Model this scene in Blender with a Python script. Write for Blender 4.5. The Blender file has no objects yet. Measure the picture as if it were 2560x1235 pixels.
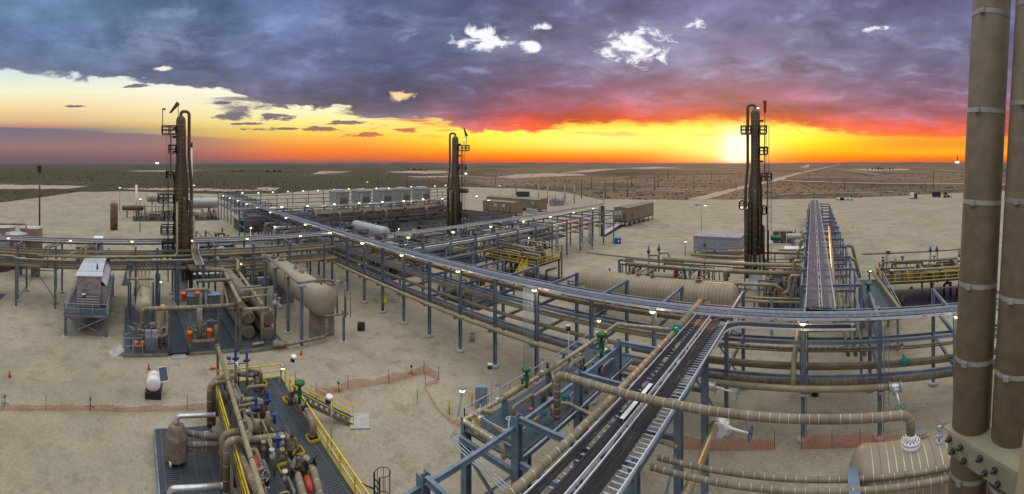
import bpy, math, random
from math import sin, cos, tan, atan2, pi, radians, sqrt, hypot
from mathutils import Vector, Matrix
random.seed(7)
R = random.random
scene = bpy.context.scene
COL = scene.collection

# ---------------------------------------------------------------- camera (cylindrical panorama, as the phone stitched it)
F = 1100.0; X0 = 2060.0; Y0 = 407.0; H = 20.0          # the plant's north is +Y, east +X, the eye is 20 m up a tower
cam_d = bpy.data.cameras.new('camera'); cam = bpy.data.objects.new('camera', cam_d); COL.objects.link(cam)
cam_d.type = 'PANO'; cam_d.panorama_type = 'CENTRAL_CYLINDRICAL'
cam_d.central_cylindrical_range_u_min = -1280 / F; cam_d.central_cylindrical_range_u_max = 1280 / F
cam_d.central_cylindrical_range_v_min = -(1235 - Y0) / F; cam_d.central_cylindrical_range_v_max = Y0 / F
cam_d.clip_start = 0.1; cam_d.clip_end = 60000
cam.location = (0, 0, H)
cam.rotation_euler = (pi / 2, radians(0.0), (X0 - 1280) / F)
scene.camera = cam
scene.view_settings.view_transform = 'Standard'; scene.view_settings.look = 'None'
scene.view_settings.exposure = EXPO = 0.0; scene.view_settings.gamma = 1
scene.render.engine = 'CYCLES'
scene.cycles.max_bounces = 5; scene.cycles.diffuse_bounces = 3; scene.cycles.glossy_bounces = 3
scene.cycles.transparent_max_bounces = 12; scene.cycles.volume_bounces = 0

def W(x, y, z=0.0):                     # the point at height z seen in direction x, y of the survey picture
    t = (x - X0) / F; d = F * (H - z) / (y - Y0)
    return Vector((d * sin(t), d * cos(t), z))
def D(x, d, z=0.0):
    t = (x - X0) / F
    return Vector((d * sin(t), d * cos(t), z))

def s2l(c):
    return tuple(((v / 255 / 12.92) if v / 255 <= 0.04045 else ((v / 255 + 0.055) / 1.055) ** 2.4) for v in c)

# ---------------------------------------------------------------- node helper
class NT:
    def __init__(s, tree):
        s.t = tree; s.n = tree.nodes; s.l = tree.links
    def new(s, typ, **kw):
        nd = s.n.new(typ)
        for k, v in kw.items(): setattr(nd, k, v)
        return nd
    def put(s, sock, v):
        if v is None: return
        if isinstance(v, bpy.types.NodeSocket): s.l.new(v, sock)
        elif isinstance(v, (tuple, list)) and len(v) == 3 and len(getattr(sock, 'default_value', ())) == 4: sock.default_value = (*v, 1)
        else: sock.default_value = v
    def m(s, op, a, b=None, c=None, clamp=False):
        nd = s.new('ShaderNodeMath', operation=op, use_clamp=clamp)
        for i, v in enumerate((a, b, c)): s.put(nd.inputs[i], v)
        return nd.outputs[0]
    def ss(s, v, a, b, c=0.0, d=1.0):
        nd = s.new('ShaderNodeMapRange', interpolation_type='SMOOTHSTEP')
        for i, q in enumerate((v, a, b, c, d)): s.put(nd.inputs[i], q)
        return nd.outputs[0]
    def mix(s, f, a, b, mode='MIX'):
        nd = s.new('ShaderNodeMix', data_type='RGBA', blend_type=mode)
        s.put(nd.inputs[0], f); s.put(nd.inputs[6], a); s.put(nd.inputs[7], b)
        return nd.outputs[2]
    def ramp(s, f, stops, interp='LINEAR'):
        nd = s.new('ShaderNodeValToRGB'); r = nd.color_ramp; r.interpolation = interp
        s.put(nd.inputs[0], f)
        while len(r.elements) > 1: r.elements.remove(r.elements[-1])
        for i, (p, c) in enumerate(stops):
            e = r.elements[0] if i == 0 else r.elements.new(p)
            e.position = p
            if not isinstance(c, (tuple, list)): c = (c, c, c)
            e.color = (*c[:3], 1)
        return nd.outputs[0]
    def xyz(s, x, y, z=0.0):
        nd = s.new('ShaderNodeCombineXYZ')
        for i, q in enumerate((x, y, z)): s.put(nd.inputs[i], q)
        return nd.outputs[0]
    def noise(s, vec, scale, detail=5, rough=0.55, dist=0.0):
        nd = s.new('ShaderNodeTexNoise'); s.put(nd.inputs['Vector'], vec)
        nd.inputs['Scale'].default_value = scale; nd.inputs['Detail'].default_value = detail
        nd.inputs['Roughness'].default_value = rough; nd.inputs['Distortion'].default_value = dist
        return nd.outputs[0]

# ---------------------------------------------------------------- world: sunset sky with a broken cloud deck
SUN_AZ = (1848 - X0) / F; SUN_EL = radians(2.6)
world = bpy.data.worlds.new('World'); scene.world = world; world.use_nodes = True
t = NT(world.node_tree); t.n.clear()
tc = t.new('ShaderNodeTexCoord'); sp = t.new('ShaderNodeSeparateXYZ'); t.l.new(tc.outputs['Generated'], sp.inputs[0])
dx, dy, dz = sp.outputs
az = t.m('ARCTAN2', dx, dy)
hyp = t.m('SQRT', t.m('ADD', t.m('MULTIPLY', dx, dx), t.m('MULTIPLY', dy, dy)))
hyp = t.m('MAXIMUM', hyp, 0.001)
hh = t.m('MULTIPLY', t.m('DIVIDE', dz, hyp), 1.1)           # height over the horizon
xx = t.m('ADD', t.m('MULTIPLY', az, 1.1), 2.06)             # bearing
uu = t.m('MULTIPLY', xx, 1 / 2.56, clamp=True)
q = t.xyz(t.m('MULTIPLY', xx, 1.0), t.m('MULTIPLY', hh, 2.3))
dzp = t.m('ADD', t.m('MAXIMUM', dz, 0.0), 0.13)             # clouds lie on a sheet overhead, so they crowd towards the horizon
px_, py_ = t.m('DIVIDE', dx, dzp), t.m('DIVIDE', dy, dzp)
n1 = t.noise(t.xyz(px_, py_, 2.0), 0.95, 8, 0.58, 0.5)
n2 = t.noise(t.xyz(px_, py_, 5.0), 3.2, 7, 0.62, 0.3)
n3 = t.noise(t.xyz(px_, t.m('MULTIPLY', py_, 1.0), 9.0), 0.45, 4, 0.5, 0.8)
n4 = t.noise(t.xyz(xx, t.m('MULTIPLY', hh, 1.6), 7.0), 20.0, 7, 0.60, 0.4)
n5 = t.noise(t.xyz(xx, t.m('MULTIPLY', hh, 4.0), 3.0), 16.0, 8, 0.66, 0.5)
def hr(stops):                                             # stops in picture rows over the horizon
    f = t.m('MULTIPLY', hh, 1 / 0.45, clamp=True)
    return t.ramp(f, [(h / 450, s2l(c)) for h, c in stops])
left = hr([(0, (92, 84, 104)), (22, (122, 98, 112)), (45, (134, 112, 124)), (84, (120, 116, 134)), (90, (190, 140, 120)), (105, (222, 182, 138)), (140, (248, 220, 164)), (180, (248, 244, 210)), (225, (214, 232, 232)), (320, (150, 180, 210))])
mid = hr([(0, (150, 84, 84)), (12, (222, 110, 62)), (30, (250, 130, 50)), (52, (254, 170, 66)), (78, (255, 216, 96)), (105, (255, 242, 150)), (140, (255, 250, 215)), (200, (252, 252, 245)), (320, (200, 215, 240))])
right = hr([(0, (225, 70, 10)), (8, (255, 106, 0)), (22, (255, 150, 0)), (38, (255, 206, 0)), (58, (255, 244, 30)), (80, (255, 250, 90)), (105, (255, 190, 60)), (160, (250, 120, 60)), (320, (210, 200, 235))])
far = hr([(0, (215, 84, 20)), (10, (245, 118, 20)), (26, (252, 176, 30)), (46, (240, 150, 40)), (62, (250, 160, 50)), (72, (226, 104, 54)), (100, (226, 84, 60)), (320, (180, 150, 190))])
clear = t.mix(t.ss(xx, 0.05, 0.85), left, mid)
clear = t.mix(t.ss(xx, 0.85, 1.30), clear, right)
clear = t.mix(t.ss(xx, 1.95, 2.3), clear, far)
# a low bank on the left, its top sloping down to the right
bank_top = t.m('SUBTRACT', 0.093, t.m('MULTIPLY', xx, 0.05))
bk = t.m('MULTIPLY', t.ss(t.m('ADD', hh, t.m('MULTIPLY', t.m('SUBTRACT', n2, 0.5), 0.012)), bank_top, t.m('SUBTRACT', bank_top, 0.006)), t.ss(xx, 0.75, 0.35))
clear = t.mix(t.m('MULTIPLY', bk, 0.85), clear, t.ramp(t.m('MULTIPLY', hh, 10), [(0, s2l((112, 86, 100))), (0.4, s2l((150, 116, 118))), (0.9, s2l((116, 108, 128)))]))
# long thin clouds over the yellow
thin = t.ss(t.noise(t.xyz(t.m('MULTIPLY', xx, 1.0), t.m('MULTIPLY', hh, 7.0), 2.0), 4.2, 6, 0.6, 0.4), 0.56, 0.66)
thin = t.m('MULTIPLY', thin, t.m('MULTIPLY', t.ss(hh, 0.045, 0.08), t.ss(xx, 0.45, 0.62)))
thin_c = t.mix(t.ss(xx, 0.7, 1.25), s2l((104, 92, 112)), s2l((240, 100, 60)))
thin_c = t.mix(t.ss(hh, 0.12, 0.06), thin_c, s2l((222, 118, 84)))
clear = t.mix(t.m('MULTIPLY', thin, 0.85), clear, thin_c)
def blob(cx, cy, rx, ry, p=1.0):
    a = t.m('DIVIDE', t.m('SUBTRACT', xx, cx), rx); b = t.m('DIVIDE', t.m('SUBTRACT', hh, cy), ry)
    return t.m('EXPONENT', t.m('MULTIPLY', t.m('ADD', t.m('MULTIPLY', a, a), t.m('MULTIPLY', b, b)), -p))
for cx, cy, rx, ry in ((.583, .116, .062, .011), (.69, .115, .052, .012), (.655, .084, .036, .005), (.72, .086, .03, .004), (.800, .084, .05, .007), (.93, .121, .06, .009), (.86, .100, .07, .006), (.905, .070, .05, .007), (1.005, .082, .045, .006), (.34, .192, .04, .006), (.555, .150, .025, .004), (.19, .141, .03, .003), (.62, .098, .05, .004)):
    v = t.m('MULTIPLY', t.m('ADD', blob(cx, cy, rx, ry), t.m('MULTIPLY', t.m('SUBTRACT', n5, 0.5), 3.0)), t.ss(blob(cx, cy, rx * 1.5, ry * 1.5), .05, .4)); v = t.ss(v, .40, .75)
    clear = t.mix(t.m('MULTIPLY', v, .92), clear, t.mix(t.ss(hh, .075, .11), t.mix(t.ss(xx, .7, 1.0), s2l((128, 96, 96)), s2l((206, 104, 76))), s2l((102, 94, 118))))
g1 = blob(1.80, 0.042, 0.13, 0.04)
g2 = blob(1.846, 0.036, 0.040, 0.040)
g3 = blob(1.52, 0.055, 0.26, 0.025)
clear = t.mix(t.m('MULTIPLY', g1, 0.9, clamp=True), clear, s2l((255, 252, 140)))
clear = t.mix(t.m('MULTIPLY', g3, 0.65, clamp=True), clear, s2l((255, 250, 150)))
clear = t.mix(t.m('MULTIPLY', g2, 1.6, clamp=True), clear, (1.3, 1.25, 0.85))
# the deck
edge = t.ramp(uu, [(0.0, 0.222), (0.12, 0.200), (0.235, 0.157), (0.30, 0.136), (0.37, 0.112), (0.43, 0.110), (0.455, 0.072), (0.50, 0.082), (0.53, 0.078), (0.60, 0.090), (0.70, 0.094), (0.78, 0.084), (0.84, 0.066), (1.0, 0.058)])
er = t.new('ShaderNodeSeparateColor'); t.l.new(edge, er.inputs[0]); edge = er.outputs[0]
edge_n = t.m('ADD', t.m('MULTIPLY', t.m('SUBTRACT', n1, 0.5), t.ss(xx, 0.95, 1.25, 0.11, 0.045)), t.m('ADD', t.m('MULTIPLY', t.m('SUBTRACT', n2, 0.5), 0.05), t.m('MULTIPLY', t.m('SUBTRACT', n4, 0.5), 0.03)))
over = t.m('ADD', t.m('SUBTRACT', hh, edge), edge_n)
soft = t.ss(xx, 0.9, 1.8, 0.010, 0.022)
deck = t.ss(over, 0.0, soft)
of = t.m('MULTIPLY', over, 1 / 0.36, clamp=True)
def orr(stops): return t.ramp(of, [(h / 360, s2l(c)) for h, c in stops])
dl = orr([(0, (150, 150, 160)), (12, (104, 114, 138)), (60, (94, 112, 146)), (120, (96, 118, 158)), (170, (100, 128, 160)), (240, (96, 120, 160)), (360, (110, 130, 170))])
dm = orr([(0, (240, 200, 150)), (8, (128, 108, 120)), (40, (112, 104, 132)), (120, (104, 106, 146)), (230, (104, 118, 164)), (360, (100, 112, 160))])
dr = orr([(0, (252, 120, 34)), (10, (240, 88, 44)), (28, (214, 84, 72)), (55, (156, 86, 100)), (105, (122, 88, 110)), (170, (112, 100, 130)), (240, (98, 94, 126)), (300, (102, 100, 136)), (360, (104, 100, 140))])
deck_c = t.mix(t.ss(xx, 0.2, 1.0), dl, dm)
deck_c = t.mix(t.ss(xx, 1.0, 1.35), deck_c, dr)
shade = t.ramp(n1, [(0.30, 0.66), (0.44, 0.86), (0.54, 1.06), (0.68, 1.55)])
deck_c = t.mix(1.0, deck_c, shade, 'MULTIPLY')
deck_c = t.mix(1.0, deck_c, t.ramp(n2, [(0.3, 0.80), (0.5, 1.0), (0.7, 1.26)]), 'MULTIPLY')
deck_c = t.mix(1.0, deck_c, t.ramp(n3, [(0.34, 0.76), (0.5, 1.02), (0.66, 1.42)]), 'MULTIPLY')
pale = t.m('MULTIPLY', t.ss(n2, 0.55, 0.74), t.ss(over, 0.03, 0.15))
deck_c = t.mix(t.m('MULTIPLY', pale, 0.34), deck_c, s2l((176, 190, 222)))
# ragged bright gaps in the deck
def gap(cx, cy, rx, ry, k=1.0):
    v = t.m('ADD', blob(cx, cy, rx * 1.25, ry * 1.25), t.m('MULTIPLY', t.m('SUBTRACT', n4, 0.5), 3.4))
    v = t.m('MULTIPLY', v, t.ss(blob(cx, cy, rx * 1.6, ry * 1.6), 0.08, 0.5))
    return t.ss(v, 0.40, 0.95), k
gaps = None
for args in ((1.205, 0.310, 0.056, 0.030), (1.325, 0.290, 0.022, 0.014), (1.345, 0.338, 0.024, 0.010), (1.590, 0.290, 0.072, 0.036), (1.733, 0.343, 0.022, 0.014),
             (2.19, 0.335, 0.026, 0.008), (0.41, 0.236, 0.03, 0.005), (1.005, 0.168, 0.030, 0.012)):
    g, k = gap(*args)
    gaps = g if gaps is None else t.m('MAXIMUM', gaps, g)
deck_c = t.mix(t.m('MULTIPLY', blob(1.62, 0.29, 0.18, 0.05), 0.35), deck_c, s2l((150, 150, 190)))
halo = None
for cx, cy, rx, ry in ((1.24, .31, .13, .05), (1.60, .285, .15, .06), (1.74, .33, .07, .03), (2.15, .325, .16, .03), (.40, .30, .2, .05), (.9, .36, .25, .03), (1.95, .25, .2, .03)):
    h_ = blob(cx, cy, rx, ry); halo = h_ if halo is None else t.m('MAXIMUM', halo, h_)
deck_c = t.mix(t.m('MULTIPLY', t.m('MULTIPLY', halo, t.ss(n2, .35, .62)), .38), deck_c, s2l((170, 178, 210)))
deck_c = t.mix(gaps, deck_c, t.mix(t.ss(hh, 0.2, 0.26), s2l((255, 214, 160)), (0.94, 0.95, 1.0)))
sky = t.mix(deck, clear, deck_c)
# high overhead, out of the picture, a bright fill is added to light the ground
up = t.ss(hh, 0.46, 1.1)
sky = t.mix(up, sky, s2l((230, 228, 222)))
gain = t.m('ADD', 1.0, t.m('MULTIPLY', up, OVERHEAD_FILL := 0.85))
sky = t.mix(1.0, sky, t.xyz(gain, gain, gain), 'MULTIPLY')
sky = t.mix(t.ss(hh, -0.001, -0.02), sky, s2l((120, 105, 95)))
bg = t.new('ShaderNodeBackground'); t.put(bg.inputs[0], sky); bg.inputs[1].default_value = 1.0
nis = t.new('ShaderNodeTexSky', sky_type='NISHITA'); nis.sun_disc = False; nis.sun_elevation = SUN_EL; nis.sun_rotation = SUN_AZ
bg2 = t.new('ShaderNodeBackground'); t.put(bg2.inputs[0], nis.outputs[0]); bg2.inputs[1].default_value = 0.008
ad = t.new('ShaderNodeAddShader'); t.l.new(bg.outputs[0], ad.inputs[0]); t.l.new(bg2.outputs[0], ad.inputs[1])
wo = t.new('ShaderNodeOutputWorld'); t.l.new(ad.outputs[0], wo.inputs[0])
world.cycles.sampling_method = 'MANUAL'; world.cycles.sample_map_resolution = 1024

sun_d = bpy.data.lights.new('sun', 'SUN'); sun_d.energy = 0.7; sun_d.color = (1.0, 0.36, 0.12); sun_d.angle = radians(3)
sun = bpy.data.objects.new('sun', sun_d); COL.objects.link(sun)
sdir = Vector((sin(SUN_AZ) * cos(SUN_EL), cos(SUN_AZ) * cos(SUN_EL), sin(SUN_EL)))
sun.rotation_euler = sdir.to_track_quat('Z', 'Y').to_euler()

# ---------------------------------------------------------------- materials
MATS = {}
def mat(name, col, rough=0.6, metal=0.0, var=0.18, scale=1.5, bump=0.0, emit=None, spec=None, col2=None, dirt=0.0, alpha=None):
    if name in MATS: return MATS[name]
    m = bpy.data.materials.new(name); m.use_nodes = True; t = NT(m.node_tree)
    p = m.node_tree.nodes['Principled BSDF']
    g = t.new('ShaderNodeNewGeometry'); pos = g.outputs['Position']
    n = t.noise(pos, scale, 4, 0.6)
    c2 = col2 or tuple(v * (1 - var) for v in col)
    c1 = tuple(min(1, v * (1 + var)) for v in col) if col2 is None else col
    c = t.mix(t.ss(n, 0.35, 0.65), c1, c2)
    if dirt:
        n2 = t.noise(pos, scale * 5, 6, 0.7)
        c = t.mix(t.m('MULTIPLY', t.ss(n2, 0.5, 0.72), dirt), c, (0.12, 0.085, 0.055))
    t.put(p.inputs['Base Color'], c)
    p.inputs['Roughness'].default_value = rough; p.inputs['Metallic'].default_value = metal
    rr = t.m('ADD', rough - 0.08, t.m('MULTIPLY', n, 0.16)); t.put(p.inputs['Roughness'], rr)
    if spec is not None: p.inputs['Specular IOR Level'].default_value = spec
    if bump:
        b = t.new('ShaderNodeBump'); b.inputs['Strength'].default_value = bump; b.inputs['Distance'].default_value = 0.02
        t.put(b.inputs['Height'], t.noise(pos, scale * 8, 3)); t.l.new(b.outputs[0], p.inputs['Normal'])
    if emit: p.inputs['Emission Color'].default_value = (*emit[0], 1); p.inputs['Emission Strength'].default_value = emit[1]
    MATS[name] = m; return m
STEEL = mat('painted_grey_steel', (0.16, 0.225, 0.305), 0.42, 0.2, 0.22, 0.9, dirt=0.12)
GALV = mat('galvanised_steel', (0.42, 0.50, 0.60), 0.36, 0.55, 0.15, 2.0)
TRAYB = mat('bright_tray_rail', (0.66, 0.72, 0.80), 0.35, 0.35, 0.10, 3.0)
PIPE = mat('tan_pipe_jacket', (0.215, 0.188, 0.125), 0.65, 0.0, 0.16, 1.2, dirt=0.15)
BARE = mat('painted_tan_pipe', (0.285, 0.25, 0.15), 0.38, 0.0, 0.14, 1.0, dirt=0.08)
DULL = mat('mastic_tan_insulation', (0.19, 0.165, 0.135), 0.8, 0.0, 0.22, 3.0, bump=0.4)
VESSEL = mat('tan_vessel_paint', (0.36, 0.325, 0.245), 0.42, 0.0, 0.10, 0.5, dirt=0.06)
STACK = mat('brown_stack_jacket', (0.132, 0.102, 0.060), 0.62, 0.0, 0.14, 5.0, bump=0.25)
TOWERM = mat('tower_paint', (0.098, 0.083, 0.053), 0.55, 0.0, 0.16, 0.8, dirt=0.1)
CONC = mat('concrete', (0.40, 0.40, 0.385), 0.9, 0.0, 0.14, 2.5, bump=0.3)
YEL = mat('safety_yellow_paint', (0.72, 0.52, 0.015), 0.45, 0.0, 0.12, 2.0)
GREEN = mat('green_valve_paint', (0.005, 0.14, 0.04), 0.35)
BLUE = mat('blue_valve_paint', (0.015, 0.055, 0.24), 0.4)
TEAL = mat('teal_valve_paint', (0.02, 0.30, 0.28), 0.4)
RED = mat('red_valve_paint', (0.42, 0.035, 0.02), 0.45)
WHITE = mat('white_paint', (0.74, 0.76, 0.78), 0.4, 0.0, 0.06)
SILV = mat('aluminium_jacket', (0.58, 0.62, 0.66), 0.36, 0.75, 0.08, 3.0)
BLACK = mat('black_cable_rubber', (0.012, 0.012, 0.016), 0.55)
DARK = mat('black_painted_steel', (0.018, 0.018, 0.02), 0.5)
DGREY = mat('dark_grey_panel', (0.13, 0.14, 0.14), 0.6, 0.1, 0.2)
BAND = mat('silver_band', (0.62, 0.66, 0.70), 0.35, 0.5, 0.05)
BBAND = mat('dark_band', (0.05, 0.05, 0.08), 0.5)
TANB = mat('tan_metal_wall', (0.225, 0.182, 0.115), 0.6, 0.0, 0.08, 0.4)
RUST = mat('weathered_brown_tank', (0.20, 0.125, 0.085), 0.7, 0.0, 0.25, 0.7, dirt=0.3)
GREYP = mat('light_grey_panel', (0.42, 0.44, 0.46), 0.5, 0.2, 0.12)
GRPIPE = mat('grey_green_pipe', (0.26, 0.28, 0.24), 0.5, 0.0, 0.15)
ORANGE = mat('orange_plastic', (0.75, 0.14, 0.03), 0.6)
WOOD = mat('weathered_wood_pole', (0.12, 0.085, 0.06), 0.85)
LAMP = mat('lit_lamp_glass', (1, 0.9, 0.6), 0.4, emit=((1.0, 0.84, 0.45), 2.4))
BLUEB = mat('blue_steel_skin', (0.02, 0.12, 0.36), 0.5)
ORUST = mat('orange_primer', (0.52, 0.17, 0.09), 0.5)
def striped(name, c1, c2, sc, axis=0, duty=0.5, rough=0.6, metal=0.1, axis2=None, sc2=0, duty2=0.5):
    if name in MATS: return MATS[name]
    m = bpy.data.materials.new(name); m.use_nodes = True; t = NT(m.node_tree); p = m.node_tree.nodes['Principled BSDF']
    g = t.new('ShaderNodeNewGeometry'); s = t.new('ShaderNodeSeparateXYZ'); t.l.new(g.outputs['Position'], s.inputs[0])
    f = t.m('GREATER_THAN', t.m('FRACT', t.m('MULTIPLY', s.outputs[axis], sc)), duty)
    if axis2 is not None:
        f = t.m('MAXIMUM', f, t.m('GREATER_THAN', t.m('FRACT', t.m('MULTIPLY', s.outputs[axis2], sc2)), duty2))
    c = t.mix(f, c1, c2)
    c = t.mix(t.m('MULTIPLY', t.ss(t.noise(g.outputs['Position'], 0.8, 6), 0.4, 0.7), 0.35), c, tuple(v * 0.5 for v in c1))
    t.put(p.inputs['Base Color'], c); p.inputs['Roughness'].default_value = rough; p.inputs['Metallic'].default_value = metal
    MATS[name] = m; return m
GRATE = striped('bar_grating', (0.030, 0.042, 0.055), (0.12, 0.145, 0.17), 5.0, 0, 0.80, 0.5, 0.3, 1, 1.0, 0.95)
GRATEB = striped('blue_grey_grating', (0.045, 0.065, 0.085), (0.115, 0.155, 0.195), 6.0, 1, 0.70, 0.5, 0.3, 0, 1.0, 0.96)
PLATE = mat('dark_deck_plate', (0.028, 0.045, 0.062), 0.5, 0.2, 0.2)
ROOFM = striped('ribbed_tan_roof', (0.235, 0.19, 0.12), (0.17, 0.135, 0.085), 0.8, 1, 0.9, 0.55)
LOUVRE = striped('louvred_panel', (0.50, 0.52, 0.54), (0.06, 0.06, 0.06), 3.2, 2, 0.62, 0.4, 0.3)
SIDING = striped('ribbed_grey_siding', (0.34, 0.36, 0.40), (0.24, 0.25, 0.29), 0.5, 2, 0.88, 0.5, 0.3)

# ---------------------------------------------------------------- mesh builder
def fillet(pts, fil):
    pts = [Vector(p) for p in pts]
    if len(pts) < 3 or fil <= 0: return pts
    out = [pts[0]]
    for i in range(1, len(pts) - 1):
        a, b, c = pts[i - 1], pts[i], pts[i + 1]
        u = (a - b); v = (c - b); lu, lv = u.length, v.length
        if lu < 1e-6 or lv < 1e-6: continue
        u /= lu; v /= lv
        ang = u.angle(v)
        if ang > radians(172): out.append(b); continue
        k = min(fil / max(tan(ang / 2), 0.05), lu * 0.48, lv * 0.48)
        p, s = b + u * k, b + v * k
        n = 5
        for j in range(n + 1):
            f = j / n
            out.append(p * (1 - f) ** 2 + b * (2 * f * (1 - f)) + s * f ** 2)
    out.append(pts[-1])
    return out
class B:
    def __init__(s): s.v = []; s.f = []; s.mi = []; s.sm = []
    def add(s, vs, fs, mi=0, sm=False):
        k = len(s.v); s.v += [tuple(v) for v in vs]
        for f in fs:
            s.f.append(tuple(i + k for i in f)); s.mi.append(mi); s.sm.append(sm)
        return s
    def box(s, c, d, rz=0.0, mi=0):
        x, y, z = (q / 2 for q in d); ca, sa = cos(rz), sin(rz)
        vs = []
        for k in (-z, z):
            for a, b in ((-x, -y), (x, -y), (x, y), (-x, y)):
                vs.append((c[0] + a * ca - b * sa, c[1] + a * sa + b * ca, c[2] + k))
        return s.add(vs, [(3, 2, 1, 0), (4, 5, 6, 7), (0, 1, 5, 4), (1, 2, 6, 5), (2, 3, 7, 6), (3, 0, 4, 7)], mi)
    def bb(s, x0, y0, z0, x1, y1, z1, mi=0):
        return s.box(((x0 + x1) / 2, (y0 + y1) / 2, (z0 + z1) / 2), (abs(x1 - x0), abs(y1 - y0), abs(z1 - z0)), 0, mi)
    def sweep(s, path, sec, closed=True, up=(0, 0, 1), mi=0, sm=False, caps=True):
        path = [Vector(p) for p in path]; n = len(sec); vs = []
        upv = Vector(up)
        for i, p in enumerate(path):
            d = (path[min(i + 1, len(path) - 1)] - path[max(i - 1, 0)]).normalized()
            u = upv
            if abs(d.dot(u)) > 0.97: u = Vector((0, 1, 0)) if abs(d.z) > 0.9 else Vector((0, 0, 1))
            x = d.cross(u).normalized(); y = x.cross(d).normalized()
            vs += [p + x * a + y * b for a, b in sec]
        fs = []
        m = n if closed else n - 1
        for i in range(len(path) - 1):
            for j in range(m):
                fs.append((i * n + j, i * n + (j + 1) % n, (i + 1) * n + (j + 1) % n, (i + 1) * n + j))
        s.add(vs, fs, mi, sm)
        if caps and closed:
            k = len(s.v) - len(vs)
            s.f.append(tuple(k + j for j in reversed(range(n)))); s.mi.append(mi); s.sm.append(False)
            s.f.append(tuple(k + (len(path) - 1) * n + j for j in range(n))); s.mi.append(mi); s.sm.append(False)
        return s
    def bar(s, p, q, w, h=None, mi=0, up=(0, 0, 1)):
        h = h or w
        return s.sweep([p, q], [(-w / 2, -h / 2), (w / 2, -h / 2), (w / 2, h / 2), (-w / 2, h / 2)], up=up, mi=mi)
    def ibeam(s, p, q, w=0.2, h=0.25, t=0.03, mi=0, up=(0, 0, 1)):
        a, b = w / 2, h / 2; u = t / 2
        sec = [(-a, -b), (a, -b), (a, -b + t), (u, -b + t), (u, b - t), (a, b - t), (a, b), (-a, b), (-a, b - t), (-u, b - t), (-u, -b + t), (-a, -b + t)]
        return s.sweep([p, q], sec, up=up, mi=mi)
    def ring_frame(s, path):
        path = [Vector(p) for p in path]; fr = []
        d0 = (path[1] - path[0]).normalized()
        x = d0.cross(Vector((0, 0, 1)))
        if x.length < 1e-3: x = Vector((1, 0, 0))
        x.normalize()
        for i in range(len(path)):
            d = (path[min(i + 1, len(path) - 1)] - path[max(i - 1, 0)])
            if d.length < 1e-9: d = d0
            d.normalize()
            x = (x - d * x.dot(d))
            if x.length < 1e-6: x = d.orthogonal()
            x.normalize(); fr.append((path[i], x, d.cross(x).normalized()))
        return fr
    def tube(s, pts, r, n=8, fil=None, mi=0, caps=True):
        path = fillet(pts, 2.2 * r if fil is None else fil)
        path = [p for i, p in enumerate(path) if i == 0 or (p - path[i - 1]).length > 1e-5]
        fr = s.ring_frame(path); vs = []; fs = []
        rs = r if isinstance(r, (list, tuple)) else [r] * len(path)
        for (p, x, y), rr in zip(fr, rs):
            vs += [p + (x * cos(2 * pi * j / n) + y * sin(2 * pi * j / n)) * rr for j in range(n)]
        for i in range(len(path) - 1):
            for j in range(n):
                fs.append((i * n + j, i * n + (j + 1) % n, (i + 1) * n + (j + 1) % n, (i + 1) * n + j))
        s.add(vs, fs, mi, True)
        if caps:
            k = len(s.v) - len(vs)
            s.f.append(tuple(k + j for j in reversed(range(n)))); s.mi.append(mi); s.sm.append(False)
            s.f.append(tuple(k + (len(path) - 1) * n + j for j in range(n))); s.mi.append(mi); s.sm.append(False)
        return s
    def bands(s, pts, r, step, w=0.03, mi=1, n=10, fil=None, dark=0, dmi=2, proud=0.006):
        path = fillet(pts, 2.2 * r if fil is None else fil); acc = step * 0.5; done = 0.0; k = 0
        for a, b in zip(path, path[1:]):
            L = (b - a).length
            while acc <= done + L and L > 1e-6:
                p = a.lerp(b, (acc - done) / L); d = (b - a) / L
                m_ = dmi if dark and k % dark == dark - 1 else mi
                s.tube([p - d * w / 2, p + d * w / 2], r + proud, n, 0, m_)
                acc += step * (0.85 + 0.3 * ((k * 37) % 10) / 10); k += 1
            done += L
        return s
    def lathe(s, base, axis, prof, n=20, mi=0, sm=True):
        base = Vector(base); ax = Vector(axis).normalized()
        x = ax.orthogonal().normalized()
        if abs(ax.z) < 0.5: x = ax.cross(Vector((0, 0, 1))).normalized()
        y = ax.cross(x).normalized(); vs = []
        for tt, r in prof:
            vs += [base + ax * tt + (x * cos(2 * pi * j / n) + y * sin(2 * pi * j / n)) * max(r, 1e-4) for j in range(n)]
        fs = []
        for i in range(len(prof) - 1):
            for j in range(n):
                fs.append((i * n + j, i * n + (j + 1) % n, (i + 1) * n + (j + 1) % n, (i + 1) * n + j))
        s.add(vs, fs, mi, sm)
        k = len(s.v) - len(vs)
        s.f.append(tuple(k + j for j in reversed(range(n)))); s.mi.append(mi); s.sm.append(False)
        s.f.append(tuple(k + (len(prof) - 1) * n + j for j in range(n))); s.mi.append(mi); s.sm.append(False)
        return s
    def cyl(s, p, q, r, n=14, mi=0, r2=None):
        p, q = Vector(p), Vector(q); d = q - p
        return s.lathe(p, d, [(0, r), (d.length, r if r2 is None else r2)], n, mi)
    def vessel(s, p, q, r, n=26, depth=0.5, mi=0):       # a drum with domed ends, p-q the straight length
        p, q = Vector(p), Vector(q); L = (q - p).length
        pr = [(-depth * r * cos(a), r * sin(a)) for a in (0.02, 0.25, 0.5, 0.8, 1.1, 1.35)] + [(0, r), (L, r)]
        pr += [(L + depth * r * cos(a), r * sin(a)) for a in (1.35, 1.1, 0.8, 0.5, 0.25, 0.02)]
        return s.lathe(p, q - p, pr, n, mi)
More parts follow.
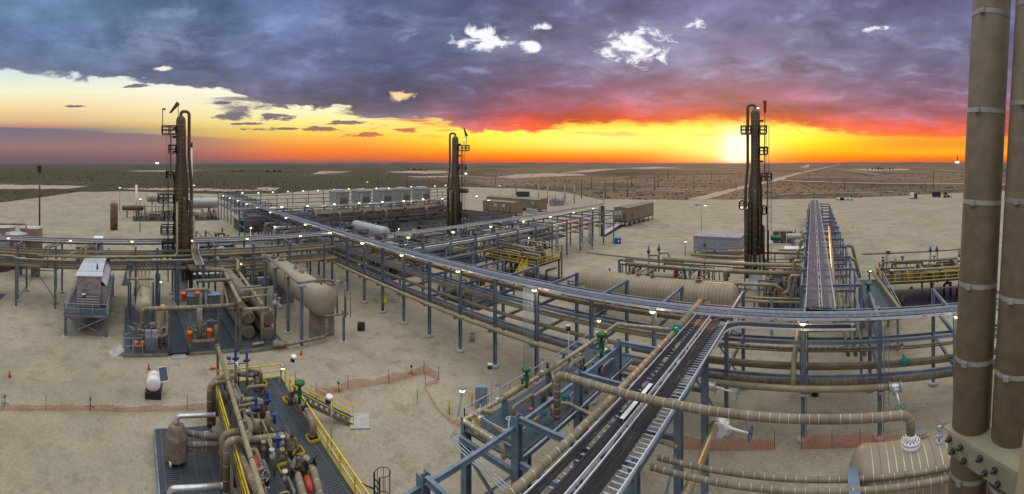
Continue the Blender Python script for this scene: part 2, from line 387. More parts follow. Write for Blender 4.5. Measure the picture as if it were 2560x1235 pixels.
    def wheel(s, c, axis, r, t=0.02, n=14, spokes=4, mi=0):
        c = Vector(c); ax = Vector(axis).normalized(); x = ax.orthogonal().normalized(); y = ax.cross(x)
        pts = [c + (x * cos(2 * pi * j / n) + y * sin(2 * pi * j / n)) * r for j in range(n + 1)]
        s.tube(pts, t, 5, 0, mi, caps=False)
        for k in range(spokes):
            a = 2 * pi * k / spokes
            s.bar(c, c + (x * cos(a) + y * sin(a)) * r, t * 1.2, mi=mi)
        s.cyl(c - ax * t * 1.5, c + ax * t * 1.5, t * 2.2, 8, mi)
        return s
    def rail(s, pts, h=1.07, r=0.022, post=1.6, mi=0, mid=True, toe=False, closed=False):
        pts = [Vector(p) for p in pts]
        if closed: pts.append(pts[0])
        for a, b in zip(pts, pts[1:]):
            n = max(1, round((b - a).length / post)); up = Vector((0, 0, h))
            s.bar(a + up, b + up, 2 * r, mi=mi)
            if mid: s.bar(a + up * 0.5, b + up * 0.5, 1.8 * r, mi=mi)
            if toe: s.bar(a + Vector((0, 0, 0.06)), b + Vector((0, 0, 0.06)), 0.012, 0.12, mi=mi)
            for i in range(n + 1):
                p = a.lerp(b, i / n); s.bar(p, p + up * 0.995, 1.9 * r, mi=mi)
        return s
    def ladder(s, p, top, w=0.45, out=(0, 1, 0), cage=True, mi=0, cage_from=2.3, r=0.02):
        p = Vector(p); top = Vector(top); o = Vector(out).normalized(); side = (top - p).cross(o).normalized() * w / 2
        s.bar(p + side, top + side, 2.2 * r, mi=mi); s.bar(p - side, top - side, 2.2 * r, mi=mi)
        L = (top - p).length; n = int(L / 0.3)
        for i in range(1, n):
            c = p.lerp(top, i / n); s.bar(c - side, c + side, r * 1.6, mi=mi)
        if cage and L > cage_from:
            hoops = []
            k = max(2, int((L - cage_from) / 1.1) + 1)
            for i in range(k):
                c = p.lerp(top, (cage_from + (L - cage_from) * i / (k - 1)) / L)
                sd = side.normalized()
                ring = [c + sd * 0.36 * cos(a) + o * (0.36 + 0.40 * sin(a)) for a in [pi * 1.25 - j * pi * 1.5 / 8 for j in range(9)]]
                ring = [c + side * 1.0] + [c + sd * 0.38 * cos(a) + o * (0.38 + 0.36 * sin(a)) for a in [-0.35 + j * (pi + 0.7) / 8 for j in range(9)]] + [c - side * 1.0]
                hoops.append(ring)
                for a, b in zip(ring, ring[1:]): s.bar(a, b, 0.05, 0.014, mi=mi)
            for j in (1, 3, 5, 7, 9):
                s.bar(hoops[0][j], hoops[-1][j], 0.035, 0.014, mi=mi)
        return s
    def obj(s, name, mats, parent=None, loc=(0, 0, 0), label=None):
        me = bpy.data.meshes.new(name)
        lx, ly, lz = loc
        me.from_pydata([(a - lx, b - ly, c - lz) for a, b, c in s.v], [], s.f)
        me.polygons.foreach_set('use_smooth', s.sm)
        if not isinstance(mats, (list, tuple)): mats = [mats]
        for m_ in mats: me.materials.append(m_)
        if any(s.mi): me.polygons.foreach_set('material_index', [min(i, len(mats) - 1) for i in s.mi])
        me.update()
        o = bpy.data.objects.new(name, me); COL.objects.link(o)
        if parent is not None: o.parent = parent
        else: o.location = loc
        if label: o['label'] = label
        return o
class T:
    def __init__(s, name, label, cat, loc, group=None):
        s.e = bpy.data.objects.new(name, None); COL.objects.link(s.e); s.loc = tuple(loc); s.e.location = s.loc
        s.e['label'] = label; s.e['category'] = cat; s.e.empty_display_size = 0.2
        if group: s.e['group'] = group
    def part(s, b, name, mats, label=None): return b.obj(name, mats, s.e, s.loc, label)
    def sub(s, b, name, mats, part, label=None): return b.obj(name, mats, part, s.loc, label)
def one(b, name, mats, label, cat, loc=None, group=None):
    if loc is None:
        xs = [v[0] for v in b.v]; ys = [v[1] for v in b.v]; zs = [v[2] for v in b.v]
        loc = ((min(xs) + max(xs)) / 2, (min(ys) + max(ys)) / 2, min(zs))
    o = b.obj(name, mats, None, loc); o['label'] = label; o['category'] = cat
    if group: o['group'] = group
    return o
def copy_tree(src, loc, rz=0.0, label=None):
    r = src.copy(); COL.objects.link(r); r.location = loc; r.rotation_euler = (0, 0, rz)
    if label: r['label'] = label
    for ch in list(src.children):
        c = ch.copy(); COL.objects.link(c); c.parent = r
        for g in list(ch.children):
            d = g.copy(); COL.objects.link(d); d.parent = c
    return r
def ordn(i): return ['first', 'second', 'third', 'fourth', 'fifth', 'sixth', 'seventh', 'eighth', 'ninth', 'tenth', 'eleventh', 'twelfth', 'thirteenth', 'fourteenth', 'fifteenth', 'sixteenth', 'seventeenth', 'eighteenth', 'nineteenth', 'twentieth', 'twenty-first', 'twenty-second', 'twenty-third', 'twenty-fourth', 'twenty-fifth', 'twenty-sixth', 'twenty-seventh', 'twenty-eighth', 'twenty-ninth', 'thirtieth', 'thirty-first', 'thirty-second'][i]
def pipe(label, pts, r, m=None, band=None, name=None, group=None, cat='pipe', fil=None, n=10, dark=6, bmats=None, bw=0.03):
    b = B().tube(pts, r, n, fil)
    if band: b.bands(pts, r, band, bw, 1, n, fil, dark)
    return one(b, name or ('insulated_pipe' if band else 'pipe'), [m or PIPE] + (bmats or [BAND, BBAND]), label, cat, group=group)

# ---------------------------------------------------------------- ground
def sheet(name, polys, z, m, kind='structure', label=None, cat=None):
    me = bpy.data.meshes.new(name); vs = []; fs = []
    for poly in polys:
        k = len(vs); vs += [(p[0], p[1], p[2]) for p in poly]; fs.append(tuple(range(k, k + len(poly))))
    me.from_pydata(vs, [], fs); me.materials.append(m)
    o = bpy.data.objects.new(name, me); o.location = (0, 0, z); COL.objects.link(o); o['kind'] = kind
    return o
def outline(px, step=40, wob=0.0):         # a closed outline read off the survey picture
    out = []
    for (x, y), (x2, y2) in zip(px, px[1:] + px[:1]):
        n = max(1, int(abs(x2 - x) / step))
        for i in range(n):
            f = i / n
            out.append(W(x + (x2 - x) * f, y + (y2 - y) * f + (R() - 0.5) * wob * (y - Y0) * 0.06))
    return out
def ground_mat(name, kind):
    m = bpy.data.materials.new(name); m.use_nodes = True; t = NT(m.node_tree); p = m.node_tree.nodes['Principled BSDF']
    g = t.new('ShaderNodeNewGeometry'); pos = g.outputs['Position']
    p.inputs['Roughness'].default_value = 0.95; p.inputs['Specular IOR Level'].default_value = 0.15
    if kind == 'pad':
        a = t.noise(pos, 0.045, 6, 0.6, 0.6); b = t.noise(pos, 0.5, 5, 0.65); c = t.noise(pos, 4.0, 5, 0.75)
        v = t.new('ShaderNodeTexVoronoi'); v.inputs['Scale'].default_value = 9.0; t.l.new(pos, v.inputs['Vector'])
        col = t.mix(t.ss(a, 0.36, 0.64), (0.350, 0.318, 0.236), (0.40, 0.360, 0.285))
        col = t.mix(t.ss(b, 0.45, 0.75), col, (0.265, 0.235, 0.168))
        col = t.mix(t.m('MULTIPLY', t.ss(c, 0.35, 0.75), 0.5), col, (0.20, 0.17, 0.125))
        col = t.mix(t.m('MULTIPLY', t.ss(v.outputs['Distance'], 0.22, 0.02), 0.35), col, (0.52, 0.48, 0.42))
        s_ = t.new('ShaderNodeSeparateXYZ'); t.l.new(pos, s_.inputs[0])
        st = t.noise(t.xyz(t.m('MULTIPLY', s_.outputs[0], 0.02), t.m('MULTIPLY', s_.outputs[1], 0.2)), 1.0, 5, 0.6, 1.5)
        col = t.mix(t.m('MULTIPLY', t.ss(st, 0.50, 0.72), 0.2), col, (0.42, 0.39, 0.36))
        mo = t.noise(pos, .14, 5, .7); col = t.mix(1.0, col, t.ramp(mo, [(.3, .76), (.5, .95), (.7, 1.10)]), 'MULTIPLY')
        t.put(p.inputs['Base Color'], col)
        bp = t.new('ShaderNodeBump'); bp.inputs['Strength'].default_value = 0.5; bp.inputs['Distance'].default_value = 0.03
        t.put(bp.inputs['Height'], t.m('ADD', c, v.outputs['Distance'])); t.l.new(bp.outputs[0], p.inputs['Normal'])
    elif kind == 'scrub':
        s_ = t.new('ShaderNodeSeparateXYZ'); t.l.new(pos, s_.inputs[0]); x, y, _ = s_.outputs
        big = t.noise(pos, 0.0035, 5, 0.6); med = t.noise(pos, 0.02, 6, 0.65); fine = t.noise(pos, 0.16, 4, 0.7); fine2 = t.noise(pos, 0.45, 3, 0.7)
        soil = t.mix(t.ss(med, 0.35, 0.65), (0.135, 0.095, 0.06), (0.215, 0.155, 0.105))
        grass = t.mix(t.ss(fine, 0.3, 0.7), (0.034, 0.037, 0.020), (0.078, 0.073, 0.040))
        azm = t.m('ARCTAN2', x, y)
        lush = t.m('ADD', t.ss(azm, -0.55, -1.35, 0.0, 0.20), t.m('MULTIPLY', t.m('SUBTRACT', big, 0.5), 1.1))
        cover = t.ss(t.m('ADD', t.m('MULTIPLY', fine2, 0.5), t.m('ADD', t.m('MULTIPLY', fine, 0.5), lush)), 0.46, 0.60)
        col = t.mix(cover, soil, grass)
        t.put(p.inputs['Base Color'], col)
    else:
        b = t.noise(pos, 0.03, 5, 0.7)
        t.put(p.inputs['Base Color'], t.mix(t.ss(b, 0.3, 0.7), (0.42, 0.34, 0.275), (0.34, 0.27, 0.21)))
    return m
GS = ground_mat('desert_scrub_ground', 'scrub'); GP = ground_mat('caliche_gravel', 'pad'); GR = ground_mat('pale_caliche', 'road')
pass
g = B().add([(-15900, -15900, 0), (15900, -15900, 0), (15900, 15900, 0), (-15900, 15900, 0)], [(0, 1, 2, 3)]).obj('ground', GS); g['kind'] = 'structure'
padpx = [(-60, 512), (60, 500), (200, 480), (320, 478), (560, 486), (700, 484), (800, 474), (1000, 470), (1150, 468), (1300, 472), (1420, 482), (1500, 498), (1700, 500), (1900, 498), (2100, 497), (2300, 488), (2420, 482), (2640, 470)]
pp = outline(padpx, 40, 0.4)
k = len(pp)
pad_pts = [p for p in outline(padpx + [(2640, 470)], 40, 0.4)]
pad_poly = []
for (x, y), (x2, y2) in zip(padpx, padpx[1:]):
    n = max(1, int((x2 - x) / 40))
    for i in range(n): pad_poly.append(W(x + (x2 - x) * i / n, y + (y2 - y) * i / n + (R() - .5) * 2.2))
pad_poly += [Vector((260, -60, 0)), Vector((-120, -160, 0))]
sheet('gravel_ground', [[tuple(p) for p in pad_poly]], 0.06, GP)
SK = [0]
def strip(px, w):                            # a road along picture points, w metres wide
    pts = []
    for (x, y), (x2, y2) in zip(px, px[1:]):
        n = max(1, int(abs(x2 - x) / 25) + int(abs(y2 - y) / 8))
        pts += [W(x + (x2 - x) * i / n, y + (y2 - y) * i / n) for i in range(n)]
    pts.append(W(*px[-1])); qs = []
    for i, p in enumerate(pts):
        d = (pts[min(i + 1, len(pts) - 1)] - pts[max(i - 1, 0)]); d.normalize(); nn = Vector((-d.y, d.x, 0)) * w / 2 * (0.85 + 0.3 * R())
        qs.append((p + nn, p - nn))
    SK[0] += 1; zz = Vector((0, 0, 0.02 * SK[0]))
    return [[tuple(a[0] + zz), tuple(a[1] + zz), tuple(b[1] + zz), tuple(b[0] + zz)] for a, b in zip(qs, qs[1:])]
roads = (strip([(1735, 500), (1790, 487), (1868, 465), (1960, 447)], 9) + strip([(2420, 459.5), (2240, 459), (2100, 456), (2000, 453), (1940, 449), (1985, 436), (2040, 424), (2075, 416), (2105, 410.5)], 13)
         + strip([(2560, 462), (2420, 459.5)], 12) + strip([(1620, 470), (1800, 480), (1745, 497)], 4) + strip([(2100, 424), (2160, 432), (2200, 437)], 9) + strip([(1490, 447), (1600, 449), (1750, 449), (1900, 447)], 6)
         + strip([(900, 433), (1100, 435), (1240, 446), (1330, 443)], 9) + strip([(1480, 470), (1600, 474), (1720, 481)], 4) + strip([(330, 430), (500, 424), (700, 420)], 16)
         + strip([(1950, 487), (2200, 481), (2420, 473)], 3) + strip([(2340, 424), (2420, 430), (2560, 436)], 10))
sheet('road', roads, 0.12, GR)
sheet('stained_ground', [[tuple(q) for q in outline(f, 12, 1.0)] for f in ([(1590, 563), (1640, 557), (1680, 561), (1670, 570), (1620, 572)], [(640, 720), (668, 712), (690, 722), (664, 735)], [(920, 745), (960, 735), (1000, 752), (950, 768)])], 0.085, mat('damp_gravel', (0.25, 0.225, 0.17), .9, var=.3, scale=.6))
fars = [[(-60, 461), (60, 462), (150, 464), (222, 465), (180, 471), (80, 473), (-60, 474)], [(300, 471), (420, 470), (520, 472), (660, 476), (560, 478), (330, 474)], [(300, 427), (430, 426), (520, 427.5), (440, 430)],
        [(960, 430), (1020, 427), (1110, 427.5), (1130, 432), (1060, 434)], [(1238, 443), (1290, 436), (1370, 433), (1450, 434), (1470, 438), (1350, 443), (1290, 447)], [(1400, 432), (1480, 424), (1560, 421), (1470, 431)],
        [(1545, 421), (1640, 417), (1710, 420), (1620, 422)], [(2120, 424), (2190, 421), (2270, 422), (2275, 425), (2180, 427)], [(640, 469), (700, 469), (690, 477), (650, 477)], [(2000, 419), (2018, 411), (2024, 411), (2022, 419)],
        [(780, 436), (800, 428), (880, 428.5), (850, 432)], [(1000, 442), (1120, 439), (1180, 441), (1060, 444)]]
sheet('pale_ground', [[tuple(q) for q in outline(f, 15, 0.5)] for f in fars], 0.10, GR)

# ================================================================ pipe racks
def rack(name, label, org, rot, along, offs, levels, top, group='steel pipe racks', w=0.24, foot=0.35, braces=(), long_levels=None, m=None, footr=0.42, skip_top=False):
    """bents at the distances ALONG, columns at the OFFS to the side; beams across at LEVELS and TOP, long beams on both sides"""
    m = m or STEEL
    ca, sa = cos(rot), sin(rot)
    def P(a, o, z): return Vector((org[0] + a * ca - o * sa, org[1] + a * sa + o * ca, z))
    t = T(name, label, 'pipe rack', P(along[0], offs[0], 0), group)
    for a in along:
        for o in offs:
            c = t.part(B().ibeam(P(a, o, foot), P(a, o, top), w, w, 0.025, up=(ca, sa, 0)), 'column', m)
            t.sub(B().cyl(P(a, o, 0), P(a, o, foot), footr, 12), 'footing', CONC, c)
    for a in along:
        for z in list(levels) + ([] if skip_top else [top]):
            t.part(B().ibeam(P(a, offs[0] + w / 2 + 0.003, z - 0.13), P(a, offs[-1] - w / 2 - 0.003, z - 0.13), 0.18, 0.26, 0.025), 'cross_beam', m)
    for z in (long_levels if long_levels is not None else list(levels) + [top]):
        for o in offs:
            t.part(B().ibeam(P(along[0], o, z - 0.50), P(along[-1], o, z - 0.50), 0.16, 0.24, 0.022), 'side_beam', m)
    for (i, o, z0, z1, kind) in braces:
        a, a2 = along[i], along[i + 1]; b = B(); oo = offs[o]
        if kind == 'X':
            b.bar(P(a, oo + .02, z0), P(a2, oo + .02, z1), 0.10); b.bar(P(a2, oo - .10, z0), P(a, oo - .10, z1), 0.10)
        else:
            mid = (a + a2) / 2
            b.bar(P(a, oo, z0), P(mid, oo, z1), 0.12); b.bar(P(a2, oo, z0), P(mid + 0.1, oo, z1), 0.12)
        t.part(b, 'brace', m)
    return t, P
def tray(label, P, a0, a1, o0, o1, z, step=0.45, cable=None, h=0.15, cm=None, slot=0.0, name='cable_tray'):
    """a ladder tray between two side rails, with a bed of cables in it if CABLE gives how much of its width they fill"""
    o = P(a0, o0, z); t = T(name, label, 'cable tray', o, 'ladder cable trays')
    b = B()
    for oo in (o0, o1): b.bar(P(a0, oo, z + h / 2), P(a1, oo, z + h / 2), 0.045, h)
    t.part(b, 'side_rail', TRAYB)
    b = B(); n = int(abs(a1 - a0) / step); s_ = 1 if a1 > a0 else -1; g_ = .03 if o1 > o0 else -.03; rows = [a0]
    for i in range(n): a = a0 + s_ * step * (i + 0.5); rows += [a - s_ * .03, a + s_ * .03]
    rows.append(a1); vs = []; fs = []
    for a in rows: vs += [P(a, o, z + .02) for o in (o0 + g_, o0 + 2 * g_, o1 - 2 * g_, o1 - g_)]
    for k_ in range(len(rows) - 1):
        for j in ((0, 1, 2) if k_ % 2 else (0, 2)): fs.append((4 * k_ + j, 4 * k_ + j + 1, 4 * k_ + j + 5, 4 * k_ + j + 4))
    lo = t.part(B().add(vs, fs), 'ladder_bed', STEEL if name == 'cable_tray' and 'long pipe rack' in label else GALV); md = lo.modifiers.new('thickness', 'SOLIDIFY'); md.thickness = .03
    if cable:
        b = B(); c0, c1 = cable; n = max(3, int(abs(o1 - o0) * (c1 - c0) / 0.07))
        for i in range(n):
            oo = o0 + (o1 - o0) * (c0 + (c1 - c0) * (i + 0.5) / n)
            m_ = max(2, int(abs(a1 - a0) / 2.2)); pts = []
            for j in range(m_ + 1):
                pts.append(P(a0 + (a1 - a0) * j / m_, oo + (R() - .5) * 0.05, z + 0.07 + R() * 0.03))
            b.tube(pts, 0.038, 5, 0)
        t.part(b, 'cable', cm or BLACK)
    return t
# ---- rack A: the long rack from far left to the near right
A_cols = [9.7, 4.0, -1.5, -7.1, -12.8, -18.4, -24.1, -29.2, -34.2, -39.4, -44.5, -49.4, -54.2, -59.4]
while A_cols[-1] > -160: A_cols.append(A_cols[-1] - 5.3)
A_cols = [26.0, 20.4, 15.0] + A_cols
def PA(a, o, z): return Vector((a, o, z))
tA, _ = rack('pipe_rack', 'long grey steel pipe rack sweeping from the near right to the far left corner', (0, 0), 0, sorted(A_cols), (31.5, 38.3), (7.2, 4.8), 8.7, w=0.29,
             braces=[(len(A_cols) - 8, 1, .6, 4.4, 'K'), (len(A_cols) - 8, 0, .6, 4.4, 'K'), (len(A_cols) - 8, 1, 4.8, 6.8, 'X')], long_levels=(7.6, 5.2))
for i, (o0, o1, lab, cb) in enumerate(((31.45, 32.95, 'near ladder tray along the top edge of the long pipe rack, stickers on its rail', (0.08, 0.3)), (34.0, 34.75, 'dark channel tray on the long pipe rack, behind the one with stickers', (0.1, 0.95)))):
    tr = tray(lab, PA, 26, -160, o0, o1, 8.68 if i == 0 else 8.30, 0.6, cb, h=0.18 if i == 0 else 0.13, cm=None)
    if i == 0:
        tr.part(B().bb(-160, o0 + .03, 8.655, 26, o1 - .03, 8.675), 'tray_floor', mat('grey_blue_tray_floor', (.12, .14, .18), .6, .2))  # tray floor in its own dark grey-blue
        for e in (8.6, 7.3, 3.2, 1.7, -3.5, -4.6, -10.3, -11.2, -16.0, -17.2, -22.5, -23.4, -28.6, -33.0, 14.2, 18.8): tr.part(B().box((e, o0 - .026, 8.78), (0.32, 0.006, 0.075)), 'sticker', mat('orange_sticker', (0.62, 0.20, 0.10), 0.5))
# ---- rack C: the near rack with black cables, reaching the camera
C_n = [4.6, 9.9, 15.2, 20.4, 25.2]
def PC(a, o, z): return Vector((o, a, z))
tC, _ = rack('pipe_rack', 'near pipe rack carrying two trays of black cables up to the long rack', (0, 0), pi / 2, C_n, (7.0, 12.75), (6.6,), 8.62, w=0.38, foot=0.3, braces=[(2, 0, 3.0, 6.0, 'X')], long_levels=(8.6,))
tray('ladder cable tray packed with black cables, on the side facing the valve platform', PC, 0.5, 31.2, -9.35, -8.25, 8.68, 0.42, (0.02, 0.33), h=0.16)
b = B()
tray2 = tray('right hand ladder tray of black cables with many bare rungs showing', PC, 0.5, 30.4, -7.98, -6.72, 8.68, 0.30, (0.03, 0.55), h=0.16)
b = B(); n = 7
for i in range(n):
    oo = -9.35 + 1.1 * (0.55 + 0.42 * (i + .5) / n); b.tube([PC(0.5 + 30.6 * j / 13, oo + (R() - .5) * .06, 8.76 + R() * .04) for j in range(14)], 0.045, 5, 0)
one(b, 'cable_bundle', BLACK, 'second black cable bundle lying in the tray that faces the valve platform', 'cable bundle', group='loose cable runs')
b = B().bar(PC(17.0, -8.42, 8.97), PC(20.3, -8.42, 8.97), 0.2, 0.02); one(b, 'tray_cover', WHITE, 'short bright white cover strip lying on the black cables', 'tray cover')
# curved fitting where the right tray turns east under the long rack
b = B()
for r_, m_ in ((1.3, 0), (2.35, 0)):
    arc = [Vector((-6.72 + 1.3 - 0.0 - r_ * cos(a), 29.2 + r_ * sin(a), 8.42)) for a in [j * pi / 2 / 8 for j in range(9)]]
    b.sweep([Vector((arc[0].x, 26.5, 8.42))] + arc + [Vector((2.2, arc[-1].y, 8.42))], [(-.02, -.07), (.02, -.07), (.02, .07), (-.02, .07)])
tt = T('cable_tray', 'curved cable tray swinging from the near rack to run under the long rack edge', 'cable tray', (-6, 29, 8.3), 'ladder cable trays')
tt.part(b, 'side_rail', TRAYB)
b = B()
for k_ in range(8):
    r_ = 1.42 + k_ * 0.105
    b.tube([Vector((-5.42 - r_, 24.0, 8.46))] + [Vector((-5.42 - r_ * cos(a), 29.2 + r_ * sin(a), 8.42)) for a in [j * pi / 2 / 8 for j in range(9)]] + [Vector((1.9, 29.2 + r_, 8.42))], 0.045, 5, 0)
tt.part(b, 'cable', BLACK)
# ---- rack D: north rack to the small tan building
D_rot = atan2(64, -1.61)
ca_, sa_ = cos(D_rot), sin(D_rot)
D_n = [6.2 * i + 1.2 for i in range(0, 14)]
tD, PD = rack('pipe_rack', 'pipe rack running north to the small tan building, two cable trays side by side', (-0.4, 39.6), D_rot, D_n, (1.7, -3.9), (6.4, 4.6), 8.7, w=0.24, long_levels=(8.7, 6.4))
tray('ladder tray full of cables on the north rack, the one nearer the brown column', PD, -5.6, 93, 1.15, 0.08, 8.76, 0.5, (0.04, 0.96), cm=mat('dusty_black_cable', (0.15, 0.135, 0.16), 0.85, spec=.2))
tray('ladder tray on the north rack beside the bare sunlit pipe, rungs partly bare', PD, -5.6, 93, -0.12, -1.15, 8.76, 0.35, (0.03, 0.55), cm=MATS['dusty_black_cable'])
# ---- rack B west part, and rack G east part (crossing at the long rack)
B_n = [-22.0, -16.4, -10.8, -5.2, 0.4, 6.0, 11.6, 17.2, 22.8, 28.4]
tB, _ = rack('pipe_rack', 'grey pipe rack crossing behind the leftmost tall column, lit by four lamps', (0, 0), pi / 2, B_n, (61.2, 66.6), (6.6, 4.9), 8.3, w=0.26, braces=[(1, 0, .5, 4.4, 'K'), (7, 0, .5, 4.4, 'K')], long_levels=(8.2, 6.6))
tray('pale cable tray on the crossing rack left of the long rack', PC, -24, 31.4, -66.3, -65.0, 8.4, 0.6, (0.05, 0.5), h=0.2)
tray('flat wide cable tray on the crossing rack, on its nearer edge', PC, -24, 31.4, -64.6, -63.8, 8.4, 0.6, (0.1, 0.9), h=0.14)
G_n = [40.0 + 5.4 * i for i in range(0, 12)]
tG, _ = rack('pipe_rack', 'pipe rack with a long straight tray passing in front of the middle tall column', (0, 0), pi / 2, G_n, (51.5, 57.6), (6.6, 4.6), 7.9, w=0.26, braces=[(8, 0, .5, 4.4, 'X'), (5, 1, .5, 4.4, 'X')], long_levels=(8.2, 6.6))
tray('long pink-tinged tray on the rack in front of the middle column', PC, 38.5, 107, -58.3, -57.5, 8.7, 0.6, (0.05, 0.9), h=0.18)
tray('second tray on the rack in front of the middle column, nearer side', PC, 38.5, 104, -57.2, -56.6, 8.7, 0.6, (0.1, 0.9), h=0.14)
# ---- rack F behind the dark cooler bays
F_n = [27 + 6.0 * i for i in range(12)]
tF, _ = rack('pipe_rack', 'far pipe rack with a row of lamps, behind the dark open cooler bays', (0, 0), pi / 2, F_n, (103.8, 109.5), (6.2, 4.2), 8.3, w=0.3, braces=[(10, 0, .5, 4, 'X'), (9, 0, .5, 4, 'X')], long_levels=(8.3, 6.2, 4.2))
tray('pale cable tray on top of the far rack behind the dark cooler bays', PC, 24, 95, -107.4, -105.9, 8.5, 1.2, (0.1, 0.6), h=0.2)
# far pole line with lamps
def far_line(label, e, n0, n1, step, z, extra=2.6):
    t = T('pipe_rack', label, 'pipe rack', (e, n0, 0), 'steel pipe racks'); n = int((n1 - n0) / step)
    for i in range(n + 1):
        y = n0 + step * i
        b = B().bar((e, y, 0), (e, y, z), 0.28); b.bar((e, y, z - .15), (e - extra, y, z - .15), 0.22); t.part(b, 'column', STEEL)
    b = B()
    for zz in (z - 1.9, z - 3.6): b.bar((e, n0, zz), (e, n1, zz), 0.30)
    t.part(b, 'side_beam', STEEL)
    return t
far_line('farthest thin rack with a line of lamps, along the back edge of the gravel pad', -184, 40, 165, 7.5, 7.6)
far_line('thin rack in front of the farthest one, behind the five pale cooler boxes', -170, 46, 150, 8.2, 5.4)

# ================================================================ pipes on rack A
pipe('big banded pipe just under the trays of the long rack, ending at the black cables', [(-110, 33.3, 7.65), (-10.6, 33.3, 7.65), (-10.2, 33.9, 6.2)], 0.22, band=0.42, bmats=[BBAND, BBAND], dark=0)
for i, (o, r_) in enumerate(((34.5, .07), (34.85, .07), (35.3, .10))):
    pipe('%s of three slim pipes side by side in the long rack' % ('thin one nearest the camera', 'centre thin one', 'thicker one at the back')[i], [(-120, o, 5.2), (-14.0 + i, o, 5.2), (-13.2 + i, o, 4.2)] if i else [(-120, o, 5.2), (26, o, 5.2)], r_, group='slim pipes on the long rack')
pipe('bare brown pipe running along the lower level of the long rack behind its near columns', [(-120, 32.35, 5.13), (26, 32.35, 5.13)], 0.18, PIPE)
pipe('thick banded pipe hung low inside the long rack, dark rings all along it', [(-118, 32.75, 3.65), (26, 32.75, 3.65)], 0.235, DULL, band=0.42, bmats=[BBAND, BBAND], dark=0)
pipe('plain grey pipe beside the thick banded one, low in the long rack', [(-16, 34.3, 4.0), (24, 34.3, 4.0)], 0.16, PIPE)
pipe('slim banded pipe with white rings right in the long rack, upper of two', [(-10, 36.3, 5.2), (5.6, 36.3, 5.2)], 0.09, band=0.5, n=8)
pipe('banded pipe with white rings right in the long rack, lower of two', [(-10, 34.9, 5.25), (6.1, 34.9, 5.25)], 0.14, band=0.5, n=8)
pipe('thin bare pipe continuing east from the small red hand wheel valve', [(6.4, 34.9, 5.2), (26, 34.9, 5.2)], 0.07, BARE)
pipe('short very thick pipe stub with dark rings, right in the long rack', [(0.6, 35.6, 7.5), (6.3, 35.6, 7.5)], 0.36, band=0.6, bmats=[BBAND, BBAND], n=14)
for i, o in enumerate((36.4, 37.2)):
    pipe('%s pipe on the upper level at the back of the long rack' % ('front long brown', 'rear long brown')[i], [(-150, o, 7.4), (-56, o, 7.4), (-55.6, o, 6.0)], 0.15, PIPE, group='upper back pipes')
for i, o in enumerate((36.2, 37.0, 37.6)):
    pipe('%s of three brown pipes low at the back of the long rack' % ('frontmost', 'middle one', 'rearmost')[i], [(-150, o, 5.05), (-52 + i, o, 5.05)], 0.13 + .03 * (i % 2), PIPE, group='lower back pipes')
# outer pipe on brackets
def clamp(p, ax, r):
    b = B(); p = Vector(p); ax = Vector(ax)
    for s_ in (-.09, .09):
        b.tube([p + ax * (s_ - .02), p + ax * (s_ + .02)], r + 0.025, 12, 0)
    b.box((p.x, p.y + 0.25, p.z - r - 0.12), (0.3, 0.9, 0.16)); return b
tO = T('pipe', 'bare tan pipe bracketed outside the long rack columns, its left end bending away', 'pipe', (-60, 30.75, 4))
pts = [W(-20, 638, 4.3), W(300, 636, 4.3), W(560, 640, 4.3), W(715, 629, 4.3), Vector((-74, 30.75, 4.3)), Vector((-12.6, 30.75, 4.0))]
tO.part(B().tube(pts, 0.20, 12, 1.2), 'pipe_run', BARE)
for e in A_cols[7:18]: tO.part(clamp((e, 30.75, 4.0 + .3 * (-e - 12) / 62), (1, 0, 0), 0.20), 'pipe_clamp', STEEL)
tO2 = T('pipe', 'bare tan pipe with a silver valve at each end, outside the long rack', 'pipe', (-5, 30.8, 4))
tO2.part(B().tube([(-8.6, 30.8, 4.15), (4.75, 30.8, 4.15)], 0.23, 14).cyl((-8.75, 30.8, 4.15), (-8.6, 30.8, 4.15), .36, 14).cyl((4.7, 30.8, 4.15), (4.8, 30.8, 4.15), .33, 14), 'pipe_run', BARE)
tO2.part(B().tube([(-2.2, 30.9, 4.2), (-2.2, 31.9, 5.6), (-2.2, 60, 5.6)], 0.2, 12, 0.5), 'branch', BARE)
for e in (-1.5, 4.0): tO2.part(clamp((e, 30.8, 4.15), (1, 0, 0), 0.23), 'pipe_clamp', GALV)
def gate_valve(t, c, axis, stem, r, m, wm, wheel=True, L=None, name='valve'):
    """a flanged body on the pipe axis with a bonnet, a stem and a hand wheel out along STEM"""
    c = Vector(c); ax = Vector(axis).normalized(); st = Vector(stem).normalized(); L = L or r * 4.5
    b = B()
    b.cyl(c - ax * r * 1.5, c + ax * r * 1.5, r * 1.12, 12)
    for s_ in (-1.5, 1.5): b.cyl(c + ax * (s_ * r - .05 * r * 2), c + ax * (s_ * r + .05 * r * 2), r * 1.55, 14)
    b.lathe(c, st, [(0, r * 0.95), (r * 1.2, r * 0.9), (r * 1.25, r * 1.2), (r * 1.5, r * 1.2), (r * 1.55, r * .6), (r * 2.6, r * 0.3), (L, r * .18)], 10)
    v = t.part(b, name, m)
    if wheel: t.sub(B().wheel(c + st * L, st, r * 1.35, r * .09), 'hand_wheel', wm, v)
    return v
gate_valve(tO2, (-8.0, 30.2, 4.15), (1, 0, 0), (1, -0.15, -0.05), 0.27, SILV, TEAL, L=2.1)
gate_valve(tO2, (5.0, 30.7, 4.15), (1, 0, 0), (0.12, -1, -0.55), 0.27, SILV, TEAL, L=1.5)
